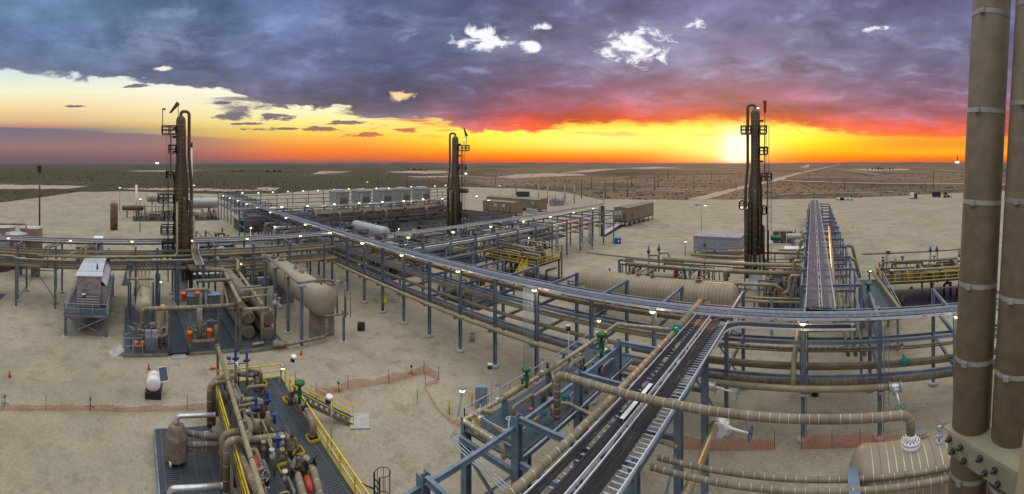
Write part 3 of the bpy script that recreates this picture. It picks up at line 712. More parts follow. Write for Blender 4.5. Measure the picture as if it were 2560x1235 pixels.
# pipe run along rack C (left of the trays) with teal/blue valve where it meets rack A
tV = T('pipe', 'banded pipe running beside the black cable trays to a teal valve at the long rack', 'pipe', (-10, 20, 8.6))
pts = [(-9.85, 2.0, 8.66), (-9.85, 27.6, 8.66)]
tV.part(B().tube(pts, 0.18, 12).bands(pts, 0.18, 0.55, .025, 1, 12, 0, 7), 'pipe_run', [PIPE, BAND, BBAND])
pts = [(-9.85, 28.5, 8.66), (-9.95, 34.5, 8.66)]
tV.part(B().tube(pts, 0.26, 12), 'wide_run', PIPE)
gate_valve(tV, (-9.85, 28.05, 8.66), (0, 1, 0), (0.6, 0.2, -.3), 0.2, TEAL, BLUE, L=.8)
pipe('pipe with yellow light on it, from the teal valve bending back along the valve platform', [(-10.1, 27.95, 8.75), (-13.9, 27.4, 8.75), (-15.5, 26.4, 7.5), (-15.6, 14.55, 7.5), (-13.0, 14.5, 7.5), (-12.9, 14.5, 6.9)], 0.115, BARE, band=0.6, dark=0, n=10)
# the arching pipe over the trays down to the big vessel
pts = [(-12.35, 17.8, 7.4), (-12.35, 17.8, 9.62), (3.55, 17.8, 9.62), (3.55, 17.8, 8.5)]
pipe('thick banded pipe arching over the black cable trays and down to the ringed vessel', pts, 0.185, PIPE, band=0.42, dark=9, fil=0.42, n=14, bw=.022)
# three east-west pipes low right
pipe('upper of three banded pipes crossing in front of the ringed vessel', [(-6.6, 16.65, 8.0), (14, 16.65, 8.0)], 0.11, PIPE, band=0.42, dark=8, n=12, bw=.02)
pipe('lowest banded pipe in front of the ringed vessel', [(-6.6, 15.9, 8.1), (14, 15.9, 8.1)], 0.12, PIPE, band=0.42, dark=8, n=12, bw=.02)
pipe('slim unbanded pipe between the two banded ones in front of the ringed vessel', [(-6.4, 16.3, 7.75), (14, 16.3, 7.75)], 0.065, BARE)
b = B().box((1.1, 16.3, 8.02), (0.42, 1.5, 0.34)); b.ibeam((1.1, 16.3, 7.82), (1.1, 16.3, 0.2), .2, .2)
one(b, 'pipe_support', STEEL, 'grey pipe shoe and post holding the pipes before the ringed vessel', 'pipe support')
# thick bare pipe with a white gate valve and blue wheel
tW = T('pipe', 'shiny bare tan pipe below the black cable trays, white valve with blue wheel', 'pipe', (-6.5, 22, 4))
tW.part(B().tube([(-6.45, 4, 4.2), (-6.45, 25.6, 4.2)], 0.235, 16).cyl((-6.45, 25.5, 4.2), (-6.45, 25.65, 4.2), 0.38, 16), 'pipe_run', BARE)
for n_ in (19.5, 19.9): tW.part(B().tube([(-6.45, n_, 4.2), (-6.45, n_ + .05, 4.2)], .27, 14, 0), 'pipe_clamp', GALV)
gate_valve(tW, (-6.2, 25.9, 4.1), (0, 1, 0), (1, -0.15, -0.05), 0.30, WHITE, BLUE, L=1.9)

# ================================================================ near equipment
def pipes(t, name, lst, m=PIPE, n=10, parent=None):
    """lst: (points, radius, band step); every run is a part of its own"""
    for pts, r_, bd in lst:
        b = B().tube(pts, r_, n)
        if bd: b.bands(pts, r_, bd, .03, 1, n, None, 5)
        t.part(b, name, [m, BAND, BBAND])
def actuator(t, c, h, r, m=GREEN, cap=True):
    c = Vector(c); b = B()
    b.cyl(c, c + Vector((0, 0, h * 0.35)), r * 0.35, 8).box((c.x, c.y, c.z + h * .45), (r * .9, r * .5, h * .35)).cyl(c + Vector((0, 0, h * .6)), c + Vector((0, 0, h * .8)), r * .3, 8)
    b.lathe(c + Vector((0, 0, h * .78)), (0, 0, 1), [(0, r * .5), (h * .06, r * .95), (h * .12, r), (h * .17, r * .95), (h * .24, r * .35)], 14)
    return t.part(b, 'actuator', m)
def stem_valve(t, c, h, r, m=BLUE, wheel=True):
    """an upright blue relief or stem valve"""
    c = Vector(c); b = B().lathe(c, (0, 0, 1), [(0, r), (h * .2, r * 1.1), (h * .25, r * 1.5), (h * .3, r), (h * .6, r * .8), (h * .65, r * 1.0), (h * .8, r * .6), (h, r * .3)], 8)
    b.cyl(c + Vector((0, -r * 2.2, h * .2)), c + Vector((0, r * 2.2, h * .2)), r * .8, 8)
    return t.part(b, 'relief_valve', m)
def flood(label, foot, top, head_dir, group='swivel floodlights', r=0.03, s=1.0):
    foot, top = Vector(foot), Vector(top); t = T('flood_light', label, 'floodlight', foot, group)
    t.part(B().tube([foot, top], r * s, 6), 'pole', GALV)
    d = Vector(head_dir).normalized(); c = top + Vector((0, 0, 0.05 * s))
    ax_ = Vector((d.x * .35, d.y * .35, -1)).normalized(); c2_ = c + d * .12 * s + Vector((0, 0, .12 * s))
    t.part(B().lathe(c2_, ax_, [(0, .12 * s), (.03 * s, .17 * s), (.13 * s, .18 * s)], 14), 'lamp_shade', WHITE)
    t.part(B().lathe(c2_ + ax_ * .132 * s, ax_, [(0, .17 * s), (.22 * s, .165 * s), (.26 * s, .1 * s)], 14), 'lamp_body', DARK)
    return t
# ---- valve platform beside the near rack
vp = T('valve_platform', 'grated valve platform with white handrail, hung beside the near rack of black cables', 'valve platform', (-14.6, 21, 6.5), 'raised equipment platforms')
vp.part(B().bb(-16.3, 15.2, 6.44, -12.95, 27.6, 6.5), 'deck', GRATEB)
b = B()
for e in (-16.3, -12.95): b.ibeam((e, 15.2, 6.28), (e, 27.6, 6.28), .16, .3)
vp.part(b, 'edge_beam', STEEL)
for e, n_ in ((-16.5, 15.6), (-16.5, 20.6), (-16.5, 27.3)):
    c = vp.part(B().ibeam((e, n_, .3), (e, n_, 6.9 if n_ < 17 else 6.2), .40, .40), 'column', STEEL)
    vp.sub(B().cyl((e, n_, 0), (e, n_, .3), .4, 12), 'footing', CONC, c)
for n_ in (15.05, 20.6, 27.75): vp.part(B().ibeam((-16.4, n_, 6.1), (-12.9, n_, 6.1), .18, .26), 'cross_beam', STEEL)
vp.part(B().bar((-16.5, 15.1, 5.9), (-12.9, 15.1, 3.6), .12).bar((-12.9, 15.0, 5.9), (-16.4, 15.0, 2.4), .12), 'brace', STEEL)
vp.part(B().rail([(-12.95, 15.25, 6.5), (-16.25, 15.25, 6.5), (-16.25, 27.5, 6.5)], 1.1, .022, 1.7), 'railing', GALV)
for i in range(3):
    vp.part(B().tube([(-17.0 + i * .1, 15.3, 6.2 - .07 * i), (-16.9, 14.9 - .08 * i, 6.1 - .1 * i), (-12.7, 14.3 - .08 * i, 6.1 - .1 * i), (-9, 14.1 - .08 * i, 6.1 - .1 * i)], .03, 5), 'conduit', GALV)
for i in range(3):
    vp.part(B().tube([(-12.7 + .12 * i, 15.4, 6.6 + .1 * i), (-12.7 + .12 * i, 27, 6.6 + .1 * i)], .028, 5), 'conduit', GALV)
pipes(vp, 'pipe_run', [([(-15.9, 15.7, 6.9), (-15.9, 15.7, 7.45), (-15.1, 16.2, 7.45)], .12, 0), ([(-14.9, 16.0, 6.9), (-13.4, 16.0, 6.9), (-13.4, 16.0, 6.5)], .13, 0), ([(-14.9, 18.4, 7.1), (-14.9, 21.2, 7.1), (-15.4, 21.6, 7.4)], .09, 0),
    ([(-13.6, 17.2, 7.0), (-13.6, 19.6, 7.0), (-13.0, 19.9, 7.0), (-11.0, 19.9, 6.7), (-6.9, 19.9, 6.4)], .085, .6), ([(-13.75, 22.3, 7.2), (-13.75, 26.9, 7.2), (-13.3, 27.2, 7.6)], .13, .5), ([(-14.15, 22.3, 7.35), (-14.15, 26.7, 7.35)], .09, 0),
    ([(-13.3, 22.2, 7.2), (-13.3, 22.2, 6.5)], .12, 0), ([(-12.1, 14.2, 6.3), (-11.3, 15.4, 6.6), (-8.8, 15.6, 6.5)], .12, 0)], BARE)
vp.part(B().tube([(-15.6, 17.4, 7.5), (-15.6, 19.4, 7.5)], .17, 12), 'pipe_sleeve', BARE)
vp.part(B().tube([(-15.6, 20.4, 7.5), (-15.6, 22.3, 7.5)], .165, 12), 'pipe_sleeve', DULL)
for c, h, r_ in (((-15.25, 19.0, 7.55), 1.15, .27), ((-13.65, 19.6, 6.95), 1.3, .25), ((-13.9, 25.1, 7.3), 1.7, .38)): actuator(vp, c, h, r_)
for c, wm in (((-15.6, 17.0, 7.5), BLUE), ((-15.6, 20.9, 7.5), BLUE), ((-15.1, 15.2, 7.5), BLUE), ((-14.1, 26.1, 7.3), BLUE)): gate_valve(vp, c, (0, 1, 0), (0, 0.05, 1), .10, SILV, wm, L=.8)
gate_valve(vp, (-13.9, 15.95, 6.95), (1, 0, 0), (0, 0.05, 1), .12, WHITE, WHITE, L=.75)
for c in ((-13.6, 18.2, 7.0), (-13.6, 20.4, 6.95)): gate_valve(vp, c, (0, 1, 0), (.5, -.6, .6), .11, TEAL, TEAL, L=.7)
gate_valve(vp, (-14.0, 22.9, 7.4), (0, 1, 0), (-.8, -.1, .25), .11, DARK, DARK, L=.6)
for n_ in (15.4, 17.5, 21.5): vp.part(B().bb(-15.75, n_, 6.5, -15.45, n_ + .2, 7.32), 'pipe_rest', YEL if n_ < 16 else STEEL)
rk = random.Random(8)
for i in range(16):
    e, n_ = rk.choice((-15.2, -14.9, -13.9, -13.5)) + .2 * rk.random(), 16 + 11 * rk.random(); z = 7.0 + .4 * rk.random(); l_ = .5 + 1.4 * rk.random()
    vp.part(B().tube([(e, n_, 6.5), (e, n_, z), (e, n_ + l_, z), (e, n_ + l_, 6.5 + .4 * rk.random())], .045 + .04 * rk.random(), 8), 'small_pipe', rk.choice((BARE, PIPE, BARE, GALV)))
for i in range(12):
    c = Vector((rk.choice((-15.6, -15.6, -13.75, -13.4)), 15.8 + 11.3 * rk.random(), 7.5 if i % 2 else 7.1)); vp.part(B().lathe(c, (0, 0, 1), [(0, .07), (.15, .10), (.22, .05), (.34, .05), (.36, .12), (.40, .12)], 8), 'small_valve', rk.choice((GREYP, RED, DARK, BLUE, BARE)))
for n_ in (24.2, 25.6): gate_valve(vp, (-13.4, n_, 7.5), (0, 1, 0), (-.8, .2, .6), .1, DARK, DARK, L=.7)
pipe('short bare pipe stub rising from the valve platform into the arching banded pipe', [(-13.6, 18.9, 7.5), (-12.9, 18.4, 7.4), (-12.45, 17.9, 7.35)], .14, BARE)
cab = T('electrical_cabinet', 'tall blue-grey electrical cabinet on the ground behind the white-railed valve platform', 'cabinet', W(1203, 1042))
p = W(1203, 1042)
cab.part(B().box((p.x, p.y, 1.3), (.5, .95, 2.3), -.75), 'body', mat('blue_grey_cabinet', (.17, .25, .30), .45)); cab.part(B().box((p.x, p.y, .08), (.8, 1.3, .16), -.75), 'base', CONC)
cab.part(B().box((p.x + .19, p.y - .2, 1.35), (.03, .04, .3), -.75), 'handle', DARK)
for x, y, lab in ((1123, 1037, 'yellow bollard standing alone in the gravel, left of the blue-grey cabinet'), (1180, 1016, 'yellow bollard beside the blue-grey cabinet')):
    p = W(x, y); one(B().lathe(p, (0, 0, 1), [(0, .075), (1.15, .075), (1.2, .055), (1.22, .01)], 12), 'bollard', YEL, lab, 'bollard', group='yellow bollards')
flood('floodlight with black body on a pole behind the valve platform railing', W(1228, 1035), W(1228, 1035) + Vector((0, 0, 0)) + Vector((0, 0, 3.9)), (.3, -1, 0), s=1.15)
flood('floodlight on a thin pole in front of the conduit riser of the long rack', (-18.3, 27.9, 0), (-18.3, 27.9, 7.6), (.5, -1, 0), s=1.15)
# conduit riser on the long rack
b = B()
for i in range(8):
    x = -25.3 + .15 * i; b.tube([(x, 31.1, .2), (x, 31.1, 8.6)], .024, 5)
one(b, 'conduit_riser', GALV, 'bank of eight slim vertical conduits climbing the long rack beside a lit lamp', 'conduit riser')
for i, e in enumerate((-24.1, -12.8, -1.5, 4.0)):
    b = B().tube([(e + .25, 31.25, .4), (e + .25, 31.25, 8.2), (e + .25, 31.4, 8.6)], .03, 5)
    one(b, 'conduit', GALV, 'thin conduit up a long rack column, %s one right of the conduit riser' % ordn(i), 'conduit', group='single conduits on rack columns')
lad = T('ladder', 'short ladder fixed to the long rack column near the pink hand wheels', 'ladder', (4.35, 31.2, 0)); lad.part(B().ladder((4.5, 31.25, 2.5), (4.5, 31.25, 7.8), .3, (0, -1, 0), False), 'ladder_frame', STEEL)
tp = T('hand_wheel_valve', 'small pink hand wheel valve on the banded pipe behind the long rack column', 'valve', (6.2, 34.9, 5.3)); gate_valve(tp, (6.2, 34.9, 5.3), (1, 0, 0), (0, 0, 1), .09, PIPE, RED, L=.6)
tp = T('hand_wheel_valve', 'teal valve with big upright ring wheel low on the right of the long rack', 'valve', (6.0, 32.3, 5.1)); gate_valve(tp, (6.0, 32.3, 5.1), (1, 0, 0), (-.15, -.2, .7), .2, TEAL, STEEL, L=.8)
for (x, y, lab) in ((903, 826, 'rusty half drum standing on the gravel behind the domed vessel end'), (1181, 853, 'grey drum with a black rim under the long pipe rack'), (2037, 990, 'black bucket on the ground under the valve-ended bare pipe')):
    p = W(x, y); rr = .45 if x == 903 else .3
    tt = T('drum', lab, 'drum', p, 'open drums'); tt.part(B().lathe(p, (0, 0, 1), [(0, rr), (.3, rr * 1.02), (.31, rr * 1.05), (.6, rr), (.85 if x != 2037 else .45, rr), (.85 if x != 2037 else .45, rr * .85), (.2, rr * .82)], 16), 'shell', {903: mat('rusted_drum', (.045, .03, .025), .85), 1181: CONC, 2037: DARK}[x])
    tt.part(B().tube([(p.x + rr * cos(a), p.y + rr * sin(a), .86 if x != 2037 else .46) for a in [j * pi / 6 for j in range(13)]], .03, 5, 0), 'rim', DARK)
# ---- ringed vessel low right
R_ = 1.45; zc = 8.35 - R_
rv = T('storage_vessel', 'big horizontal ringed vessel at the lower right with a white bolted flange on top', 'vessel', (5.5, 17.8, 0), 'horizontal vessels')
b = B().vessel((1.75, 17.8, zc), (12.0, 17.8, zc), R_, 40, .55)
rv.part(b, 'shell', VESSEL if False else mat('tan_jacket_big', (0.27, 0.225, 0.15), 0.5, 0, .08, .6, dirt=.05))
b = B(); x = 1.9; k = 0
while x < 12:
    b.tube([(x, 17.8, zc), (x + .02, 17.8, zc)], R_ + .006, 40, 0, 1 if k % 7 == 1 else 0, caps=False); x += .31; k += 1
rv.part(b, 'jacket_band', [BAND, mat('dark_blue_band', (.05, .05, .16), .5)])
rv.part(B().cyl((3.55, 17.8, 8.28), (3.55, 17.8, 8.46), .40, 20).cyl((3.55, 17.8, 8.48), (3.55, 17.8, 8.58), .40, 20).lathe((3.55, 17.8, 8.58), (0, 0, 1), [(0, .26), (.22, .2)], 16), 'flange', WHITE)
for j in range(14):
    b = B(); a = 2 * pi * j / 14; b.cyl((3.55 + .34 * cos(a), 17.8 + .34 * sin(a), 8.44), (3.55 + .34 * cos(a), 17.8 + .34 * sin(a), 8.62), .025, 6); rv.part(b, 'bolt', DARK)
rv.part(B().cyl((4.1, 18.5, 8.45), (4.1, 18.5, 8.48), .33, 20), 'vent_cap', DGREY)
rv.part(B().cyl((4.75, 17.7, 8.25), (4.75, 17.7, 8.42), .14, 12).cyl((4.75, 17.7, 8.4), (4.75, 17.7, 8.9), .05, 8).box((4.75, 17.7, 8.95), (.16, .16, .16)).cyl((4.6, 17.7, 8.62), (4.9, 17.7, 8.62), .07, 8), 'gauge', [GALV])
rv.part(B().tube([(4.85, 17.7, 8.95), (5.2, 17.7, 9.05), (5.35, 17.7, 8.7), (5.3, 17.7, 8.35)], .02, 6), 'cable', DARK)
for e in (2.9, 8.5): rv.part(B().bb(e - .25, 16.7, 0, e + .25, 18.9, zc - 1.0), 'saddle', CONC)
# ---- the tall brown pipes right beside the camera
def lean(xa, ya, xb, yb, d, ztop, zbot):
    za = H - d * (ya - Y0) / F; zb = H - d * (yb - Y0) / F; a = D(xa, d, za); b_ = D(xb, d, zb); k = (b_ - a)
    return a + k * ((ztop - za) / (zb - za)), a + k * ((zbot - za) / (zb - za))
bp = mat('bolt_steel', (.06, .06, .07), .4, .6)
for i, (xa, xb, d, lab) in enumerate(((2480, 2421, 6.0, 'tall brown jacketed riser pipe with silver straps, the whole one near the camera'), (2590, 2521, 5.75, 'second tall brown riser pipe with silver straps, cut off by the picture edge'))):
    top, bot = lean(xa, 0, xb, 1200, d, 25.0, 9.0); t = T('riser_pipe', lab, 'pipe', bot, 'tall strapped risers')
    t.part(B().tube([bot, top], .262, 40), 'pipe_run', STACK)
    ys = (42, 280, 503, 705, 890, 1175) if i == 0 else (20, 263, 500, 738, 922, 1205)
    for y in ys:
        z = H - d * (y - Y0) / F; f = (z - top.z) / (bot.z - top.z); c = top.lerp(bot, f); dv = (bot - top).normalized()
        t.part(B().tube([c - dv * .032, c + dv * .030], .2655, 40, 0, caps=False).box((c.x - .2, c.y - .19, c.z), (.07, .07, .06), .8), 'strap', mat('dull_strap', (.36, .37, .37), .5, .3))
zb_ = 16.42
p0, p1 = D(2362, 5.97, zb_), D(2556, 5.06, zb_)
dv = (p1 - p0).normalized(); nn = Vector((-dv.y, dv.x, 0)); nn = nn if nn.y > 0 else -nn
t = T('pipe_bracket', 'bolted angle bracket clamping the tall brown riser pipes together', 'pipe bracket', p0)
t.part(B().bar(p0 + nn * .22 + Vector((0, 0, .02)), p1 + nn * .22 + Vector((0, 0, .02)), .50, .022).bar(p0 - nn * .035, p1 - nn * .035 , .022, .40, up=(0, 0, 1)) if False else B().bar(p0 + nn * .20, p1 + nn * .20, .46, .022), 'top_flange', mat('olive_bracket', (.27, .265, .18), .5))
t.part(B().bar(p0 - nn * .03 + dv * .1 - Vector((0, 0, .15)), p1 - nn * .03 - Vector((0, 0, .15)), .022, .28), 'web', MATS['olive_bracket'])
for f, z in ((.12, -.07), (.17, -.2), (.28, -.08), (.33, -.22), (.54, -.06), (.60, -.2), (.72, -.09), (.76, -.23)):
    c = p0.lerp(p1, f) + Vector((0, 0, z)) - nn * .04
    t.part(B().cyl(c, c - nn * .085, .022, 8).cyl(c - nn * .012, c - nn * .045, .038, 6), 'bolt', bp)
b = B().tube([D(2596, 4.2, 9), D(2594, 4.2, 16.2), D(2680, 4.2, 18.6)], .3, 30); one(b, 'riser_pipe', BARE, 'plain light tan pipe poking into the bottom right corner before the bracket', 'pipe', group='tall strapped risers')

# ---- left skid with the yellow railings
U = Vector((.9989, -.0475, 0)); V_ = Vector((-.0475, -.9989, 0)); O_ = Vector((-33.9, 11.85, 0))
def S(a, w, z=0.0): return O_ + U * a + V_ * w + Vector((0, 0, z))
sk = T('process_skid', 'raised metering skid with yellow railings, grated deck and many valves, at the lower left', 'process skid', S(8, 2.6), 'raised equipment platforms')
def quad(b, a0, a1, w0, w1, z0, z1, mi=0):
    vs = [S(a, w, z) for z in (z0, z1) for a, w in ((a0, w0), (a0, w1), (a1, w1), (a1, w0))]
    return b.add(vs, [(0, 1, 2, 3), (7, 6, 5, 4), (0, 4, 5, 1), (1, 5, 6, 2), (2, 6, 7, 3), (3, 7, 4, 0)], mi)
DK = striped('skid_grating', (0.028, 0.040, 0.052), (0.115, 0.14, 0.165), 5.5, 0, 0.78, 0.5, 0.3, 1, 1.0, 0.96)
sk.part(quad(B(), 0, 15.6, 0, 5.6, 2.44, 2.5), 'deck', DK)
b = B()
for w in (0.05, 5.55): b.ibeam(S(0, w, 2.27), S(15.6, w, 2.27), .2, .34)
sk.part(b, 'edge_beam', mat('olive_steel', (.16, .15, .09), .5))
for a, w, l in ((1.5, 3.2, 2), (2.2, 1.2, 1.6), (5.0, 1.2, 1.6), (5.3, 3.0, 1.2)): sk.part(quad(B(), a, a + 1.1, w, w + l * .6, 2.502, 2.512), 'hatch_plate', PLATE)
for a in (0.1, 3.9, 7.8, 11.7, 15.5):
    for w in (.05, 5.25): sk.part(B().ibeam(S(a, w, 0), S(a, w, 2.1), .2, .2), 'post', MATS['olive_steel'])
for pts in ([S(0, 5.2, 2.5), S(0, 0, 2.5), S(1.25, 0, 2.5)], [S(2.5, 0, 2.5), S(15.5, 0, 2.5)], [S(1.4, 5.55, 2.5), S(7.3, 5.55, 2.5)], [S(9.2, 5.55, 2.5), S(15.6, 5.55, 2.5)]):
    sk.part(B().rail(pts, 1.08, .040, 1.9, toe=True), 'railing', YEL)
for a in (0.2, 8.0, 14.5): sk.part(B().bar(S(a - 1.6, 4.98, 2.0 if a > 1 else 0), S(a - 1.6, 4.98, 4.6), .2), 'pipe_post', MATS['olive_steel'])
b = B().tube([S(-1.6, 4.93, 4.75), S(18, 5.38, 4.75)], .155, 12).cyl(S(-1.62, 4.93, 4.75), S(-1.7, 4.93, 4.75), .25, 12); sk.part(b, 'overhead_pipe', BARE)
for a in (4.2, 9.0, 12.4): sk.part(B().tube([S(a, 4.93 + .45 * (a + 1.6) / 19.6, 4.75), S(a + .05, 4.93 + .45 * (a + 1.6) / 19.6, 4.75)], .175, 12, 0), 'pipe_clamp', DARK)
def Q(*l): return [W(*q) for q in l]
runs = [([(524, 1072, .9), (524, 960, 4.0), (579, 948, 4.0)], .21, .8), ([(532, 1050, .9), (533, 948, 4.2), (585, 940, 4.2)], .20, 0), ([(565, 1235, .9), (566, 1105, 4.1), (600, 1097, 4.1), (604, 1115, 3.6)], .21, .8), ([(556, 1200, .9), (558, 1085, 4.2), (596, 1078, 4.2)], .19, 0),
        ([(575, 932, 3.7), (643, 938, 3.7), (644, 966, 2.5)], .2, .7), ([(620, 925, 3.9), (653, 928, 3.9), (655, 960, 2.5)], .13, 0), ([(585, 975, 4.0), (594, 1000, 3.6), (634, 1000, 3.6), (658, 1004, 3.5), (660, 1045, 2.5)], .2, .8),
        ([(592, 1017, 4.0), (630, 1009, 3.9), (656, 1010, 3.9)], .10, 0), ([(597, 1035, 3.8), (600, 1026, 3.9), (616, 1024, 3.9)], .08, 0), ([(608, 1050, 3.6), (622, 1050, 3.6), (628, 1075, 3.5), (612, 1090, 3.7)], .2, 0),
        ([(606, 1102, 3.6), (719, 1086, 3.6), (722, 1122, 2.5)], .2, .8), ([(625, 1080, 3.8), (628, 1108, 3.3), (738, 1094, 3.3), (743, 1130, 2.5)], .105, .7), ([(722, 1000, 2.5), (726, 974, 3.5), (768, 1028, 3.5), (782, 1060, 3.4), (782, 1096, 2.5)], .2, .9),
        ([(713, 1173, 2.5), (726, 1145, 3.5), (745, 1190, 3.5), (765, 1260, 3.5)], .21, .9), ([(760, 1175, 2.5), (761, 1138, 3.6), (785, 1180, 3.5), (806, 1260, 3.5)], .21, .9), ([(670, 1086, 2.5), (670, 1030, 4.2)], .15, 0), ([(618, 981, 2.5), (618, 912, 4.5)], .11, 0),
        ([(590, 960, 3.0), (589, 912, 4.7)], .12, 0), ([(643, 1098, 3.4), (642, 1050, 4.3)], .18, 0), ([(568, 910, 4.9), (590, 907, 4.8), (620, 908, 4.7)], .06, 0), ([(615, 1130, 3.4), (640, 1122, 3.4), (652, 1160, 3.2)], .13, 0), ([(600, 1140, 3.3), (625, 1190, 3.3), (650, 1240, 3.3)], .23, .8),
        ([(645, 1170, 3.4), (665, 1172, 3.4)], .15, 0)]
for pts, r_, bd in runs:
    pts = Q(*pts)
    # keep plan position of vertical legs: a leg is vertical when x hardly changes
    for i in range(len(pts) - 1):
        if abs(pts[i].z - pts[i + 1].z) > .8:
            if i == 0: pts[i] = Vector((pts[i + 1].x, pts[i + 1].y, pts[i].z))
            else: pts[i + 1] = Vector((pts[i].x, pts[i].y, pts[i + 1].z))
    b = B().tube(pts, r_, 12)
    if bd: b.bands(pts, r_, bd, .025, 1, 12, None, 0)
    sk.part(b, 'skid_pipe', [PIPE, BAND])
def ground_of(x, y, z): return W(x, y, z)
b = None
for x, y in ((644, 968), (655, 962), (722, 1002), (782, 1098), (722, 1125), (743, 1132), (713, 1175), (762, 1176), (670, 1088), (660, 1047)):
    p = W(x, y, 2.5); b = B()
    for dx_, dy_, w, h in ((-.36, 0, .03, .75), (.36, 0, .03, .75), (0, -.36, .75, .03), (0, .36, .75, .03)): b.box((p.x + dx_, p.y + dy_, 2.6), (w, h, .17))
    sk.part(b, 'kick_plate', YEL)
for x, y, z, h in ((589, 905, 4.75, 1.3), (617, 908, 4.55, 1.0), (668, 1010, 4.25, .95), (640, 1030, 4.2, 1.1)): stem_valve(sk, W(x, y, z), h, .12)
for (x, y, z), st, wm, bm, r_ in (((572, 895, 4.9), (1, -.1, -.3), BLUE, BLUE, .09), ((593, 908, 4.8), (.9, -.2, -.1), BLUE, SILV, .11), ((634, 1003, 3.9), (0, 0, 1), BLUE, BLUE, .10), ((617, 1030, 3.9), (.3, -.3, .6), BLUE, SILV, .10), ((640, 938, 3.7), (-.3, -.9, .5), DARK, DARK, .13), ((700, 1088, 3.6), (-.2, -.9, .5), DARK, DARK, .16), ((730, 1092, 3.4), (0, 0, 1), DARK, DARK, .06), ((742, 1180, 3.6), (-.3, .1, .7), DARK, DARK, .15), ((776, 1160, 3.6), (.3, .2, .5), DARK, DARK, .16), ((762, 1020, 3.6), (.1, .1, .8), DARK, DARK, .12), ((736, 985, 3.6), (.2, 0, .8), DARK, DARK, .12)):
    gate_valve(sk, W(x, y, z), (0, 1, 0), st, r_, bm, wm, L=r_ * 5)
actuator(sk, W(749, 1008, 3.6), 1.55, .38)
for x, y, z, dx_ in ((773, 1212, 3.7, 1), (640, 1160, 3.6, 1), (648, 1205, 3.5, 1)):
    p = W(x, y, z); sk.part(B().lathe(p, (.9, -.15, 0), [(-.55, .05), (-.5, .17), (.3, .17), (.32, .12), (.5, .1)], 12), 'actuator', RED)
b = B()
for i in range(26):
    p = W(640 + 25 * R(), 1165 + 60 * R(), 3.6 + R() * .5); p2 = p + Vector((R() - .5, R() - .5, R() - .5)) * .7; b.tube([p, p2], .02, 5)
sk.part(b, 'instrument_tubing', GALV)
rk = random.Random(4)
for i in range(30):
    a, w = .6 + 14 * rk.random(), 3.3 + 1.7 * rk.random(); r_ = .05 + .09 * rk.random(); z = 2.7 + 1.2 * rk.random(); l_ = .6 + 1.8 * rk.random()
    pts = [S(a, w, 2.5), S(a, w, z), S(a + (l_ if i % 2 else 0), w - (0 if i % 2 else l_ * .6), z), S(a + (l_ if i % 2 else 0), w - (0 if i % 2 else l_ * .6), 2.5 + .5 * rk.random())]
    sk.part(B().tube(pts, r_, 8), 'small_pipe', rk.choice((PIPE, DULL, BARE, DULL, GRPIPE)))
for i in range(14):
    c = S(.8 + 13.5 * rk.random(), 2.4 + 2.6 * rk.random(), 3.2 + .7 * rk.random()); sk.part(B().lathe(c, (0, 0, 1), [(0, .09), (.2, .13), (.3, .07), (.5, .06), (.52, .16), (.58, .16)], 8), 'small_valve', rk.choice((DULL, DARK, BLUE, PIPE, GREYP)))
for i in range(6):
    a = 1.2 + 2.3 * i; pts = [S(a, 2.0 + rk.random(), 3.2), S(a + .5, 2.2, 3.0 + rk.random()), S(a + .9, 1.7, 2.7), S(a + 1.3, 2.3, 2.53)]; sk.part(B().tube(pts, .02, 5, .3), 'black_hose', DARK)
# stairs down to the gravel
st = T('stairs', 'yellow railed steel stairs from the metering skid down to a concrete pad', 'stairs', S(1.9, -2.5), None)
def SS(f, side, z=0.0): return Vector((-32.0 + 2.35 * f + side * .44, 11.85 + 4.5 * f - side * .23, 2.5 * (1 - f) + z))
b = B()
for s_ in (-1, 1): b.bar(SS(0, s_, -.1), SS(1, s_, -.05 + .05), .05, .28)
st.part(b, 'stringer', MATS['olive_steel'])
b = B()
for i in range(12):
    f = (i + .5) / 12; c = SS(f, 0); b.box((c.x, c.y, c.z - .02), (.98, .26, .035), -.48)
st.part(b, 'tread', GRATE)
for s_ in (-1, 1):
    b = B(); ps = [SS(f, s_) for f in (0, .33, .66, .98)]
    for h in (.95, .5): b.bar(ps[0] + Vector((0, 0, h)), ps[-1] + Vector((0, 0, h)), .05)
    for q_ in ps: b.bar(q_, q_ + Vector((0, 0, .95)), .045)
    st.part(b, 'railing', YEL)
c = SS(1.08, 0); one(B().box((c.x, c.y - .0, .09), (2.0, 1.5, .16), -.48), 'stair_pad', CONC, 'grey concrete pad at the foot of the yellow railed stairs', 'concrete pad')
one(B().box((S(8.6, -.7).x, S(8.6, -.7).y, .1), (2.0, .7, .2), -.05), 'stair_pad', CONC, 'narrow concrete strip lying along the side of the metering skid', 'concrete pad')
flood('floodlight with black body beside the top of the yellow railed stairs', S(3.0, -.25, 2.4), S(3.0, -.25, 5.2), (-1, -.2, 0), s=1.3)
flood('floodlight with black body on a post halfway along the metering skid railing', S(9.9, -.25, 2.4), S(9.9, -.25, 5.6), (-1, -.2, 0), s=1.3)
cl = T('caged_ladder', 'black caged ladder at the near end of the metering skid', 'ladder', S(15.2, -.6))
cl.part(B().ladder(S(15.2, -.45, 0), S(15.2, -.45, 4.4), .5, (0, 1, 0), True, 0, 1.9, .03), 'cage', DARK)
cl.part(B().bar(S(14.4, 0, 3.6), S(15.0, -.4, 3.6), .05).bar(S(14.4, 0, 3.0), S(15.0, -.4, 3.0), .05), 'grab_bar', DARK)
